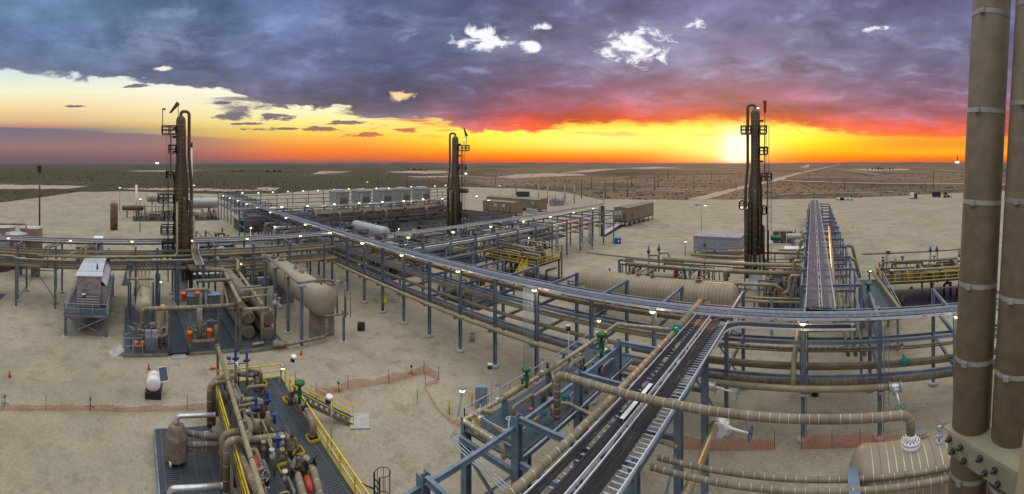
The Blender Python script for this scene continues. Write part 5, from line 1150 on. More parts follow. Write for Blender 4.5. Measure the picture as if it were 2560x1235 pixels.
pt = T('parapet_plate', 'tilted loose grating panel lying against the left end of the crowded skid', 'panel', (-45, -1.8, 0)); pt.part(B().bar((-45.4, -2.3, .1), (-45.8, -1.1, .8), .9, .04, up=(.6, .3, .8)), 'panel', GREYP)
ex = T('exchanger_skid', 'dark skid with four stacked insulated cylinders, their round ends facing the camera', 'process skid', (-50, 14, 0), 'low skids')
ex.part(B().bb(-60, 11.0, .34, -44.6, 16.2, .40), 'deck', GRATEB); ex.part(B().bb(-44.6, 11.0, .05, -44.45, 16.2, .4), 'edge_beam', OLIVE)
for n_, z, e in ((12.75, 2.75, -47.2), (12.75, 1.12, -47.2), (14.85, 2.6, -46.6), (14.85, 1.02, -46.6)):
    s = ex.part(B().lathe((-58, n_, z), (1, 0, 0), [(0, .7), (58 + e - .7, .7), (58 + e - .68, .78), (58 + e - .5, .78), (58 + e - .48, .72), (58 + e, .71), (58 + e + .05, .6)], 24), 'exchanger', DULL)
    ex.sub(B().wheel((e + .06, n_, z), (1, 0, 0), .5, .03, 16, 4), 'end_cover_ring', PIPE, s)
ex.part(B().vessel((-60, 13.2, 4.4), (-50.5, 13.2, 4.2), .8, 22), 'drum', DULL)
pipes(ex, 'skid_pipe', [([(-45.6, 13.8, .9), (-45.6, 13.8, 3.6), (-45.9, 14.9, 3.9), (-45.9, 14.9, 3.4)], .2, 0), ([(-45.2, 12.6, .6), (-45.4, 13.9, .6)], .17, 0), ([(-45.5, 15.6, .6), (-45.0, 14.8, .55), (-44.8, 16.4, .55)], .2, 0), ([(-69.5, 13.4, 5.0), (-45.3, 11.35, 5.0)], .24, 1.6), ([(-45.6, 11.5, 4.3), (-45.6, 14.6, 4.2)], .2, .7),
    ([(-64, 14.6, 6.2), (-60, 14.6, 6.2), (-59, 14.3, 5.2), (-45.7, 13.9, 4.5)], .2, 0), ([(-50, 12.5, 5.4), (-50, 15.0, 5.4)], .13, 0), ([(-51, 13.5, 4.8), (-51, 16.2, 4.8)], .13, 0), ([(-48, 11.8, 4.8), (-48, 15.4, 4.9)], .1, 0), ([(-62, 12.4, 4.4), (-48.5, 10.8, 3.6), (-48.3, 11.4, 3.6)], .13, 0)], BARE)
ex.part(B().cyl((-45.3, 11.35, 5.0), (-45.1, 11.33, 5.0), .36, 16), 'end_cap', PIPE)
for n_ in (11.35, ): ex.part(B().ibeam((-45.6, n_, .4), (-45.6, n_, 4.8), .26, .26), 'post', OLIVE)
for c, m_ in (((-47.5, 15.9, 4.0), GREYP), ((-47.4, 16.3, 3.6), GREYP), ((-58, 14.4, 5.3), GREEN)): gate_valve(ex, c, (0, 1, 0), (0, .05, 1), .18, m_, m_, L=1.0)
ex.part(B().ibeam((-47.5, 15.9, .4), (-47.5, 15.9, 3.8), .18, .18), 'post', STEEL)
# pipe bundle from the crossing rack to the crowded skid
fb = T('pipe_bundle', 'sloping bundle of parallel pipes and a tray between the crossing rack and the crowded skid', 'pipe bundle', (-58, 0, 4))
for i in range(5): fb.part(B().tube([(-66, 2.0 + i * .1, 6.4), (-63, .2 + i * .55, 5.0), (-54.2, .2 + i * .42, 4.9), (-54, .2 + i * .42, 3.8)], .10 + .03 * (i % 2), 8), 'pipe_run', BARE)
fb.part(B().bar((-66, -.2, 5.4), (-54, -.9, 5.0), .9, .12), 'tray', PLATE)
for n_, e in ((-.3, -56), (2.6, -56), (3.2, -60.5), (-.6, -60.5)): fb.part(B().ibeam((e, n_, 0), (e, n_, 4.8), .22, .22), 'post', STEEL)
pt = T('drop_tray', 'cable tray dropping from the crossing rack beside the foot of the leftmost column', 'cable tray', (-60, 8.5, 5), 'ladder cable trays')
b = B()
for o in (8.3, 9.3): b.sweep([(-64, o + .3, 8.2), (-61.5, o, 7.2), (-57, o, 6.6)], [(-.03, -.09), (.03, -.09), (.03, .09), (-.03, .09)])
pt.part(b, 'side_rail', TRAYB); pt.part(B().sweep([(-64, 9.1, 8.2), (-61.5, 8.8, 7.2), (-57, 8.8, 6.6)], [(-.45, -.06), (.45, -.06), (.45, -.02), (-.45, -.02)]), 'cable', MATS['dusty_black_cable'])
for i, (e, n_, z1) in enumerate(((-61, 3.4, 8.2), (-57.5, 5.9, 7.0), (-57.5, 9.3, 6.6), (-57, 3.4, 5.6), (-61, 9.0, 7.6))):
    t = T('pipe_post', 'blue-grey post at the foot of the leftmost tall column, %s of five' % ('back left', 'front centre', 'front right', 'front left', 'back right')[i], 'pipe support', (e, n_, 0), 'posts round the leftmost column')
    t.part(B().ibeam((e, n_, .1), (e, n_, z1), .34, .34, .03), 'column', STEEL); t.part(B().cyl((e, n_, 0), (e, n_, .1), .4, 10), 'footing', CONC)
pipe('banded pipe running level across in front of the leftmost tall column', [(-58.5, -3, 7.0), (-58.5, 7.9, 7.0), (-60.0, 8.4, 7.0), (-60.0, 8.4, 12.5)], .15, BARE, band=.9, dark=0)
pipe('second level pipe across the leftmost tall column, just above the banded one', [(-59.2, -13, 7.2), (-59.2, 5.6, 7.4), (-60.6, 6.1, 7.4), (-60.6, 6.1, 14.5)], .16, BARE)
pipe('thick banded pipe leaving the leftmost column foot to the right and down', [(-62, 7.8, 5.4), (-59.5, 8.2, 5.4), (-58.6, 12.6, 5.4), (-58.6, 12.6, 1.2)], .34, PIPE, band=.8, dark=0, n=12)
pipe('pipe frame on blue legs behind the silver fan cooler', [(-60, -20.5, 6.8), (-60, -17, 6.8), (-58.7, -15.5, 6.8), (-58.7, -9.6, 6.8), (-61.2, -8.0, 7.6), (-61.2, 2, 7.6)], .13, BARE)
for i, n_ in enumerate((-16.0, -10.5)):
    t = T('pipe_post', 'goal shaped blue-grey pipe frame leg %s the silver fan cooler' % ('well left of', 'just behind')[i], 'pipe support', (-59, n_, 0), 'posts left of the fan cooler'); t.part(B().ibeam((-58.9, n_, .1), (-58.9, n_, 6.6), .28, .28), 'column', STEEL); t.part(B().cyl((-58.9, n_, 0), (-58.9, n_, .1), .4, 10), 'footing', CONC)
t = T('pipe_post', 'yellow painted lower post under the crossing rack lamp, left of the cooler roof', 'pipe support', (-61.2, -10.8, 0)); t.part(B().cyl((-60.9, -10.8, 0), (-60.9, -10.8, 2.2), .24, 12), 'column', YEL)
# pipes on the crossing rack
for i, (e, z, r_, m_) in enumerate(((62.0, 6.75, .2, PIPE), (62.8, 6.7, .15, PIPE), (64.0, 6.75, .25, PIPE), (65.3, 6.7, .15, PIPE), (61.8, 5.1, .22, BARE), (63.0, 5.1, .28, PIPE), (64.6, 5.1, .2, PIPE))):
    pipe('pipe on the %s level of the crossing rack, number %s from its near side' % ('upper' if z > 6 else 'lower', ('one', 'two', 'three', 'four', 'one', 'two', 'three')[i]), [(-e, -24, z), (-e, 31, z)], r_, m_, group='pipes on the crossing rack')
for i, n_ in enumerate((-12.5, -11.9, -7.2, -6.6)):
    pipe('goose neck pipe dropping from the crossing rack tray, %s from the left' % ordn(i), [(-66, n_ + 1.6, 8.0), (-61.0, n_, 8.0), (-60.6, n_, 6.9), (-60.6, n_, 5.4), (-61.6, n_ - .5, 5.3)], .16, PIPE, group='goose neck pipes')

# ================================================================ clutter skids: one module built with its own seed
def module(label, e0, e1, n0, n1, seed, ht=3.5, npipe=14, drums=1, deckz=.3, name='equipment_skid', cat='equipment skid', rail=False, frame=True, pm=None, silver=0, colors=(RED, GREEN, BLUE), group='equipment modules', under=True, rpipe=(.08, .24), dark=None):
    rnd = random.Random(seed); t = T(name, label, cat, ((e0 + e1) / 2, (n0 + n1) / 2, 0), group)
    L, Wd = e1 - e0, n1 - n0; U_ = lambda a, b_: a + (b_ - a) * rnd.random()
    t.part(B().bb(e0, n0, max(0, deckz - .3), e1, n1, deckz), 'deck', GRATE if deckz > 1 else PLATE)
    if deckz > 1:
        for e in (e0 + .2, (e0 + e1) / 2, e1 - .2):
            for n_ in (n0 + .2, n1 - .2): t.part(B().ibeam((e, n_, 0), (e, n_, deckz - .3), .25, .25), 'post', OLIVE)
        t.part(B().bb(e0, n0, 0.02, e1, n1, .25), 'base_frame', PLATE)
        if under:
            for i in range(12):
                e, n_ = U_(e0 + .5, e1 - .5), U_(n0 + .5, n1 - .5)
                t.part(B().tube([(e, n_, .25), (e, n_, U_(.8, deckz - .6)), (e + U_(-2, 2), n_, U_(.8, deckz - .6))], U_(.12, .3), 8), 'lower_pipe', rnd.choice((PIPE, DARK, TOWERM, DULL)))
            t.part(B().bb(e0 + .5, n0 + .06, deckz - 1.3, e1 - .5, n0 + .16, deckz - 1.15), 'side_beam', OLIVE)
    if rail:
        h = [(e0, n0, deckz), (e1, n0, deckz), (e1, n1, deckz), (e0, n1, deckz)]; t.part(B().rail(h, 1.1, .035, 1.8, closed=True, toe=True), 'railing', YEL)
    if frame:
        for e in (e0 + .3, e1 - .3):
            for n_ in (n0 + .3, n1 - .3): t.part(B().ibeam((e, n_, deckz), (e, n_, deckz + ht), .2, .2), 'post', STEEL)
        for n_ in (n0 + .3, n1 - .3): t.part(B().ibeam((e0 + .3, n_, deckz + ht - .1), (e1 - .3, n_, deckz + ht - .1), .16, .2), 'top_beam', STEEL)
    for i in range(drums):
        n_ = n0 + Wd * (i + .5) / drums; r_ = min(Wd / drums * .38, .9)
        t.part(B().vessel((e0 + L * .15, n_, deckz + r_ + .4), (e0 + L * U_(.6, .85), n_, deckz + r_ + .4), r_, 16), 'drum', SILV if silver else rnd.choice((VESSEL, DULL, GRPIPE)))
    for i in range(npipe):
        r_ = U_(*rpipe); z = deckz + U_(.5, ht); z2 = deckz + .1; m_ = pm or rnd.choice((PIPE, PIPE, BARE, DULL, TOWERM))
        if silver and rnd.random() < silver: m_ = SILV
        k = rnd.random()
        if k < .45:
            n_ = U_(n0 + .3, n1 - .3); a, c = sorted((U_(e0, e1), U_(e0, e1))); a -= 1; pts = [(a, n_, z2), (a, n_, z), (c, n_, z), (c, n_ + .1, z2)]
        elif k < .85:
            e = U_(e0 + .3, e1 - .3); a, c = sorted((U_(n0, n1), U_(n0, n1))); pts = [(e, a, z2), (e, a, z), (e, c, z), (e + .1, c, z2)]
        else:
            e, n_ = U_(e0 + .3, e1 - .3), U_(n0 + .3, n1 - .3); pts = [(e, n_, z2), (e, n_, z + .8)]
        t.part(B().tube(pts, r_, 8), 'module_pipe', m_)
    for i in range(max(3, npipe // 4)):
        e, n_ = U_(e0 + .5, e1 - .5), U_(n0 + .3, n1 - .3); z = deckz + U_(.9, ht * .8); r_ = U_(.13, .22)
        t.part(B().lathe((e, n_, z), (0, 0, 1), [(0, r_), (.3, r_ * 1.3), (.5, r_ * .6), (.8, r_ * .5), (.82, r_ * 1.5), (.95, r_ * 1.4)], 8), 'valve', rnd.choice(colors))
    return t
# yellow railed skid in the middle
mk = module('yellow railed pump skid with red and green valves, mid-way behind the long rack', -54.0, -42.6, 55.6, 62.4, 21, 2.0, 26, 0, 3.6, rail=True, frame=False)
mk.part(B().tube([(-60, 62.8, 5.9), (-42.4, 62.8, 5.7)], .14, 8).bar((-42.6, 62.8, 0), (-42.6, 62.8, 5.6), .25), 'overhead_pipe', BARE)
ms = T('stairs', 'steep yellow stairs down the front of the middle yellow railed skid', 'stairs', (-44.3, 53, 0), 'yellow stairs'); 
for s_ in (-.45, .45):
    ms.part(B().bar((-44.8 + s_, 55.5, 3.5), (-44.4 + s_, 51.6, .1), .06, .25), 'stringer', YEL); ms.part(B().bar((-44.8 + s_, 55.5, 4.5), (-44.4 + s_, 51.6, 1.1), .06).bar((-44.6 + s_, 53.6, 1.8), (-44.6 + s_, 53.6, 2.9), .05).bar((-44.4 + s_, 51.6, 0), (-44.4 + s_, 51.6, 1.1), .05).bar((-44.8 + s_, 55.5, 4.0), (-44.4 + s_, 51.6, .6), .05), 'railing', YEL)
b = B()
for i in range(11): b.box((-44.8 + .4 * i / 11, 55.4 - 3.8 * i / 11, 3.4 - 3.3 * i / 11), (.9, .22, .04))
ms.part(b, 'tread', YEL)
one(B().box((-44.3, 50.8, .06), (1.5, 1.0, .12)), 'stair_pad', CONC, 'pale pad at the foot of the steep yellow stairs', 'concrete pad')
one(B().bb(-29.8, 41.2, 0, -28.4, 41.5, 2.3), 'white_board', WHITE, 'blank white board standing on the gravel behind the long rack', 'board') if False else None
# right skid with yellow railing
mr = module('yellow railed skid with red and green valves, beyond the grated walkway at the right', 8.0, 22.5, 60.0, 67.5, 33, 2.2, 26, 0, 3.5, rail=True, frame=False)
mr.part(B().tube([(6, 70, 5.4), (26, 70, 5.6)], .13, 8), 'header_pipe', PIPE)
for e in (10, 17.2, 18.4): mr.part(B().tube([(e, 69.8, .3), (e, 69.8, 6.0)], .13, 8), 'riser', PIPE)
for e in (17.2, 18.3, 24): mr.part(B().lathe((e, 69.8, 5.4), (0, 0, 1), [(0, .12), (.2, .3), (.5, .2), (1.0, .1)], 8), 'relief_valve', BLUE)
flood('floodlight on a pole over the yellow railed skid behind the right part of the rack', (9.2, 62, 3.5), (9.2, 62, 7.4), (-.4, -1, 0), s=1.6); flood('floodlight low at the left corner of the yellow rails on the right', (9.4, 60.2, 3.5), (9.4, 60.2, 5.0), (-.4, -1, 0), s=1.6)
one(B().bb(-5, 0, 0, 1, 1, 1), 'x', PLATE, 'x', 'x') if False else None
gp = T('grated_walkway', 'grey grated walkway with a slim railing and a long pipe, right of the north rack', 'walkway', (7, 52, 3), 'raised equipment platforms')
gp.part(B().bb(4.6, 45.5, 3.9, 8.0, 60, 4.0), 'deck', GRATEB)
for n_ in (46, 53, 59.5):
    for e in (4.8, 7.8): gp.part(B().ibeam((e, n_, 0), (e, n_, 3.9), .25, .25), 'post', STEEL)
gp.part(B().rail([(4.7, 59.8, 4.0), (8.0, 59.8, 4.0), (8.0, 45.6, 4.0)], 1.1, .03, 1.8), 'railing', GALV)
gp.part(B().tube([(6.8, 62, 4.6), (8.0, 44.6, 4.7), (8.0, 44.0, 4.2)], .2, 10), 'pipe_run', BARE)
actuator(gp, (5.2, 51.5, 4.2), 1.8, .5); gp.part(B().vessel((5.2, 50.5, 4.6), (5.4, 48.0, 4.6), .3, 10), 'valve_body', BARE); actuator(gp, (6.2, 59.3, 4.2), 1.2, .4)
gp.part(B().tube([(-1.5, 45.2, 4.8), (5.6, 45.2, 4.6), (5.8, 46.6, 4.6)], .22, 10), 'pipe_run', BARE)
# pipes at the foot of the right column
LP = (((-24.6, 64.2, 5.0), (-3.4, 64.2, 5.0), (-2.2, 63.0, 4.4), .30, 0, 'thick plain'), ((-29.5, 61, 4.6), (-3.0, 61, 4.6), (-3.0, 61, 3.6), .2, 0, 'medium plain'), ((-13.5, 59.6, 3.4), (-13.5, 59.6, 5.0), (-.8, 59.6, 5.0), .33, .7, 'thick banded'), ((-18, 57.6, 3.9), (-6.5, 57.6, 3.9), (-5.4, 57.6, 3.2), .24, 0, 'short plain'), ((-12, 55.2, 2.9), (0, 55.2, 2.9), (0, 55.2, 2.9), .15, 0, 'low slim'), ((-12, 54.4, 2.7), (0, 54.4, 2.7), (0, 54.4, 2.7), .15, 0, 'lowest slim'),
      ((-40, 66.5, 4.2), (-22, 66.5, 4.2), (-22, 66.5, 1.0), .17, 0, 'left hand slim'), ((-16, 72, 5.2), (-3, 72, 5.2), (-3, 72, 3.6), .25, 0, 'hind medium'), ((-22, 70.5, 4.6), (-9.5, 70.5, 4.6), (-9.5, 70.5, 2), .22, 0, 'hind left'), ((-8, 78, 4.5), (-1.5, 78, 4.5), (-1.5, 78, 2.6), .2, 0, 'hind right'), ((-9, 66.4, 4.0), (-1, 66.4, 4.0), (-1, 66.4, 2.5), .16, 0, 'near right'))
for a, c, d_, r_, bd, w in LP:
    m_ = [a, c, d_] if (Vector(c) - Vector(d_)).length > .1 else [a, c]
    pipe('%s pipe running level near the foot of the right tall column' % w, m_, r_, PIPE if bd else BARE, band=bd or None, bmats=[BBAND, BBAND], dark=0, group='pipes at the right column foot')
for i, (e, n_, z1, w) in enumerate(((-6.0, 50.2, 4.4, 'near left'), (-4.2, 55, 4.6, 'tall middle'), (-4.0, 71, 5, 'hind'), (-13.4, 52.5, 4, 'front left'), (-11.2, 52.4, 5, 'front'), (-30, 60, 4.5, 'far left'), (-20, 63.5, 4.6, 'centre left'))):
    one(B().ibeam((e, n_, 0), (e, n_, z1), .32, .32), 'pipe_post', STEEL, '%s grey post carrying pipes near the right tall column' % w, 'pipe support', (e, n_, 0), 'posts round the right column')
module('crowded pipe module at the foot of the right tall column, its left side', -33, -12, 54, 68, 44, 3.4, 75, 3, .3)
module('pipe module tucked between the right column and the north rack', -9, -3.4, 58, 78, 45, 4.0, 34, 1, .3)
module('low pipe module just behind the ribbed vessel', -36, -29, 54, 60, 46, 2.4, 12, 1, .3)
for i, (x, y0, y1) in enumerate(((1529, 615, 690), (1515, 633, 690), (1634, 610, 680))):
    pass
for i, (e, n_, h, w) in enumerate(((-27.8, 66, 6.2, 'left one'), (-26.2, 66.5, 6.6, 'middle one'), (-18.8, 67.5, 7.6, 'right one'))):
    t = T('valve_riser', 'slim riser with a blue topped valve behind the ribbed vessel, the %s of three' % w, 'valve riser', (e, n_, 0), 'valve risers'); t.part(B().tube([(e, n_, 0), (e, n_, h - .8)], .15, 8), 'riser_pipe', PIPE)
    t.part(B().lathe((e, n_, h - 1.0), (0, 0, 1), [(0, .12), (.3, .34), (.6, .2), (1.3, .1)], 8), 'valve_top', mat('slate_blue_valve', (.08, .10, .17), .4)); t.part(B().tube([(e, n_, h - 1.3), (e + 1.6, n_, h - 1.1), (e + 1.8, n_, h - 1.8)], .13, 8), 'outlet', PIPE)
# silver cooler box beyond
sb = T('cooler_box', 'long lilac grey louvred cooler box left of the right tall column', 'cooler', (-22.5, 92, 0), 'boxed coolers')
sb.part(B().bb(-27.5, 90, 1.2, -17.4, 96, 4.3), 'casing', SIDING); sb.part(B().bb(-27.6, 89.9, 4.3, -17.3, 96.1, 4.4), 'roof', mat('matt_lilac_roof', (.30, .29, .33), .9)); sb.part(B().bb(-25, 89.85, .4, -17.4, 89.95, 2.4), 'louvre', LOUVRE)
for e in (-27.2, -22.5, -17.7): sb.part(B().bar((e, 90.2, 0), (e, 90.2, 1.2), .3), 'leg', STEEL)
sb.part(B().rail([(-26, 88.5, 1.6), (-17, 88.5, 1.6)], 1.1, .04, 1.6).bb(-26, 88.3, 1.5, -17, 90, 1.6), 'walkway', STEEL)
# modules behind the long rack, middle
MODS = ((-74, -62, 40.5, 50, 51, 3.4, 36, 1, 0), (-92, -78, 41, 50, 52, 2.8, 26, 2, 0), (-84, -62, 60, 66, 53, 3.4, 36, 1, 0), (-72, -60, 71, 84, 54, 3.4, 34, 1, 0), (-96, -80, 62, 72, 55, 2.8, 26, 2, 0), (-92, -79, 74, 90, 56, 3.2, 34, 1, 0), (-50, -42, 42, 50, 57, 2.5, 14, 0, 0), (-118, -97, 41, 50, 58, 2.8, 26, 2, 0), (-140, -122, 41, 56, 59, 3.2, 22, 1, 0))
WL = ('lamp-lit pipe module right behind the long rack where the crossing rack meets it', 'pipe module behind the long rack, left of the lamp-lit one', 'pipe module at the foot of the middle tall column, in front of it', 'pipe module to the right of the middle tall column foot', 'pipe module left of the middle tall column foot', 'pipe module behind the middle tall column, near the dark cooler bays',
      'small pipe module behind the long rack, before the yellow railed skid', 'pipe module behind the long rack near the pale vessel', 'far pipe module behind the long rack, below the pale cooler boxes')
for (a, b_, c, d_, s, h, k, dr, sv), w in zip(MODS, WL): module(w, a, b_, c, d_, s, h, k, dr, .3, silver=sv)
# left-middle: manifolds and silver exchangers in front of the far end of the long rack
module('dark valve manifold with many small hand wheels, in front of the far long rack', -112, -98, 11, 24, 61, 2.6, 30, 0, .3, frame=False, colors=(DARK, DARK, RED, GREEN), rpipe=(.15, .3))
module('silver jacketed exchanger bank right of the leftmost column, the rear one', -92, -84, 10, 27, 62, 2.0, 10, 3, .3, frame=False, silver=.8, rpipe=(.2, .4))
module('silver jacketed exchanger bank right of the leftmost column, the front one', -80, -74, 10, 27, 63, 2.0, 10, 3, .3, frame=False, silver=.8, rpipe=(.2, .4))
for i, (e, m_) in enumerate(((-95, PIPE), (-88.5, SILV), (-82.5, PIPE), (-78.5, SILV), (-73, PIPE))):
    pipe('%s long level pipe joining the long rack, right of the leftmost column' % ('hindmost', 'upper silver', 'middle', 'lower silver', 'front')[i], [(e, 10, 3.4), (e, 27, 3.4), (e, 29.5, 3.6), (e, 29.5, 6.2), (e, 33, 6.2)], .32, m_, group='level pipes into the long rack')
module('small pipe and valve group left of the leftmost column, above the crossing rack', -92, -84, -7, 4, 64, 1.6, 10, 0, .3, frame=False, rpipe=(.15, .3))
module('equipment under the raised far tank, on blue legs', -163, -150, 0, 14, 65, 5.0, 20, 1, .3)
module('piping under the far bullet tank', -160, -150, 15, 30, 66, 3.0, 18, 1, .3)
module('pipe group between the crossing rack and the pale vessel', -72, -68, 15, 27, 67, 3.2, 14, 0, .3)
module('pipe cluster by the end of the lamp-lit rack, with the cream drum', -86, -66, 91, 99, 68, 3.4, 18, 0, .3)
module('low pipework left of the brown tanks, under the crossing rack', -64, -56.5, -27, -19, 69, 1.6, 12, 0, .1, frame=False)
# pump house things under the crossing rack at the left: flat pale table roofs
for i, (x0, x1, y, lab) in enumerate(((47, 130, 672, 'flat white canopy over a dark pump stand at the left, under the crossing rack'), (38, 66, 655, 'small tilted white canopy behind the flat one at the left'))):
    p = W((x0 + x1) / 2, 695 if i == 0 else 690); th = atan2(p.x, p.y); w = (x1 - x0) / F * hypot(p.x, p.y)
    t = T('canopy', lab, 'canopy', p, 'white canopies'); t.part(B().box((p.x, p.y, 3.0), (w, 2.2, .1), -th), 'roof', WHITE); t.part(B().box((p.x, p.y, 1.6), (w * .28, 1.0, 2.7), -th), 'pump_stand', DGREY); t.part(B().box((p.x, p.y, .1), (w * .5, 1.8, .25), -th), 'base', CONC)
    t.part(B().tube([p + Vector((0, 0, 1.4)), p + Vector((0, 3.4, 1.4))], .1, 8), 'pipe_run', PIPE)
# brown storage tanks far left
for i, (x, y, r_, h, lab) in enumerate(((41, 668, 2.15, 6.4, 'brown weathered tank with pale lid, the front one at the left edge'), (78, 655, 2.3, 6.9, 'brown weathered tank with stairs stripes, behind and right of the front one'), (-2, 675, 2.1, 6.0, 'dark tank cut off by the left picture edge'), (12, 650, 2.2, 6.8, 'pale lidded tank farthest back at the left edge'))):
    p = W(x, y); t = T('storage_tank', lab, 'tank', p, 'upright tanks at the left')
    t.part(B().lathe(p, (0, 0, 1), [(0, r_), (h, r_)], 28), 'shell', DGREY if i == 2 else RUST); t.part(B().lathe(p + Vector((0, 0, h)), (0, 0, 1), [(0, r_ * 1.01), (.12, r_), (.5, .2)], 28), 'roof', GREYP)
    t.part(B().cyl(p + Vector((0, 0, h + .4)), p + Vector((0, 0, h + .7)), .3, 10), 'hatch', GREYP)
p0, p1 = W(2, 566, 7.6), W(66, 566, 7.6); t = T('pipe', 'brown pipe line over the tank tops at the left edge', 'pipe', p0); t.part(B().tube([W(-40, 560, 7.9), W(65, 560, 7.9), W(65, 578, 7.0)], .18, 8), 'pipe_run', RUST)

# ================================================================ buildings
def ehouse(label, e0, e1, n0, n1, z0, z1, ac=(), rdir=1, piles=True, ridge=.35, ac_side=None):
    t = T('equipment_building', label, 'building', ((e0 + e1) / 2, (n0 + n1) / 2, 0), 'tan equipment buildings')
    t.part(B().bb(e0, n0, z0, e1, n1, z1), 'wall', TANB)
    if rdir == 1:                                       # ridge along north
        m_ = (e0 + e1) / 2; vs = [(e0 - .15, n0 - .15, z1), (e1 + .15, n0 - .15, z1), (m_, n0 - .15, z1 + ridge), (e0 - .15, n1 + .15, z1), (e1 + .15, n1 + .15, z1), (m_, n1 + .15, z1 + ridge)]
    else:
        m_ = (n0 + n1) / 2; vs = [(e0 - .15, n1 + .15, z1), (e0 - .15, n0 - .15, z1), (e0 - .15, m_, z1 + ridge), (e1 + .15, n1 + .15, z1), (e1 + .15, n0 - .15, z1), (e1 + .15, m_, z1 + ridge)]
    t.part(B().add([(x, y, z + .01) for x, y, z in vs], [(0, 1, 2), (5, 4, 3), (0, 3, 4, 1), (1, 4, 5, 2), (2, 5, 3, 0)]), 'roof', ROOFM)
    t.part(B().bb(e0 + .1, n0 + .1, z0 - .35, e1 - .1, n1 - .1, z0 - .01), 'floor_frame', DARK)
    if piles:
        L = max(e1 - e0, n1 - n0); k = max(2, int(L / 3.2))
        for i in range(k + 1):
            for j in (0, 1):
                p = (e0 + .3 + (e1 - e0 - .6) * (i / k if rdir != 1 else j), n0 + .3 + (n1 - n0 - .6) * (j if rdir != 1 else i / k))
                t.part(B().cyl((p[0], p[1], 0), (p[0], p[1], z0 - .36), .28, 10), 'pile', CONC)
    if z1 - z0 > 3.5:
        for k_ in ((.12, .88) if rdir != 1 else (.82,)):
            xx_ = e0 + (e1 - e0) * k_; t.part(B().bb(xx_ - .5, n0 - .05, z0 + .02, xx_ + .5, n0 - .01, z0 + 2.2), 'door', mat('brown_grey_door', (.13, .11, .08), .6))
        if rdir == 1: t.part(B().bb(e1 + .01, n0 + 3, z0 + .02, e1 + .05, n0 + 4.2, z0 + 2.2), 'door', MATS['brown_grey_door'])
        t.part(B().bb(e1 + .01 if rdir == 1 else e1 - 3.6, (n0 + 7) if rdir == 1 else n0 - .06, z1 - 1.0, e1 + .1 if rdir == 1 else e1 - 2.4, (n0 + 8) if rdir == 1 else n0 - .01, z1 - .5), 'vent', DGREY)
    for (x, y, z, sx, sy) in ac:
        a = t.part(B().box((x, y, z), (sx, sy, 2.1)), 'air_conditioner', GREYP)
        t.sub(B().box((x + (sx * .52 if sx < sy else 0), y - (sy * .52 if sy < sx else 0), z - .5), (.03 if sx < sy else sx * .8, .03 if sy < sx else sy * .8, .8)), 'grille', DGREY, a)
    return t
bA = ehouse('tan windowless building raised on concrete piles, alone in the open pad', -63.4, -58.7, 122.5, 144, 1.9, 6.0, [(-62.2, 122.0, 3.9, 1.1, .8), (-60.9, 122.0, 3.9, 1.1, .8)])
bA.part(B().box((-63.9, 121.4, .9), (2.0, 3.0, .1)).bar((-64.6, 120.2, 0), (-64.6, 122.6, 1.8), .1).bar((-63.2, 120.2, 0), (-63.2, 122.6, 1.8), .1), 'stairs', STEEL)
ehouse('tan building with two wall air conditioners beyond the lamp-lit rack, the nearer one', -122, -106, 124.5, 130, 1.3, 5.1, [(-114.6, 124.1, 3.3, 1.5, .8), (-110.5, 124.1, 3.3, 1.5, .8)], 0, ridge=.4)
ehouse('long tan building right behind the one with two air conditioners', -136, -107, 141, 147, 1.3, 5.0, [(-109.5, 140.6, 3.2, 1.0, .8)], 0, ridge=.5)
ehouse('small tan building at the far end of the north rack', -5.3, -.5, 136, 160, 1.4, 5.4, [], 1, ridge=.2)
ehouse('tiny tan gabled shed beside the tall brown cylinder', -92.6, -88.5, -11.5, -7.5, .3, 3.0, [], 1, False, .7)
one(B().vessel((-95, -8.3, 3.4), (-95, -6.5, 3.4), .8, 14).bb(-96, -8.5, 0, -94, -6.4, 2.5), 'silver_drum', SILV, 'silver drum standing behind the tiny gabled shed', 'drum')
p = W(285, 575); t = T('upright_tank', 'tall narrow brown cylinder standing alone on the pad left of the leftmost column', 'tank', p); t.part(B().lathe(p, (0, 0, 1), [(0, 1.15), (7.6, 1.15), (8.0, .95), (8.25, .3)], 24), 'shell', RUST)
t.part(B().tube([p + Vector((1.1, .6, 1)), p + Vector((1.1, .6, 7.3))], .12, 8), 'side_pipe', RUST)
t = T('pipe', 'thin pale pipe line on low supports behind the crossing rack, left of the column', 'pipe', (-80, -5, 0)); t.part(B().tube([(-82, -10, 2.6), (-82, -3, 2.7), (-82, -3, .8), (-82, 4.8, .8)], .1, 8).tube([(-82, -1, 0), (-82, -1, 2.2), (-82, 5.6, 2.2)], .06, 6), 'pipe_run', GREYP)
for x, yb, yt, lab, m_, hd in ((99, 566, 418, 'very tall brown pole with a black head standing on the left of the pad', WOOD, 1), (341, 533, 462, 'tall pale post left of the leftmost column, in front of the far tanks', WHITE, 0), (479, 530, 368, 'tall white stack with a black tip right behind the leftmost column', WHITE, 2), (253, 560, 500, 'x', None, 3)):
    if m_ is None: continue
    p = W(x, yb); d = hypot(p.x, p.y); zt = H - d * (yt - Y0) / F; r_ = {1: .30, 0: .55, 2: .45}[hd]
    t = T('tall_pole' if hd == 1 else 'stack', lab, 'pole' if hd == 1 else 'stack', p); t.part(B().lathe(p, (0, 0, 1), [(0, r_), (zt, r_ * .8)], 12), 'shaft', m_)
    if hd == 1: t.part(B().bb(p.x - .45, p.y - .6, zt - 1.6, p.x + .45, p.y + .6, zt + .5), 'head', DARK); t.part(B().cyl(p, p + Vector((0, 0, .25)), 1.1, 12), 'footing', CONC)
    if hd == 2: t.part(B().cyl(p + Vector((0, 0, zt)), p + Vector((0, 0, zt + 2.0)), .46, 12), 'tip', DARK)
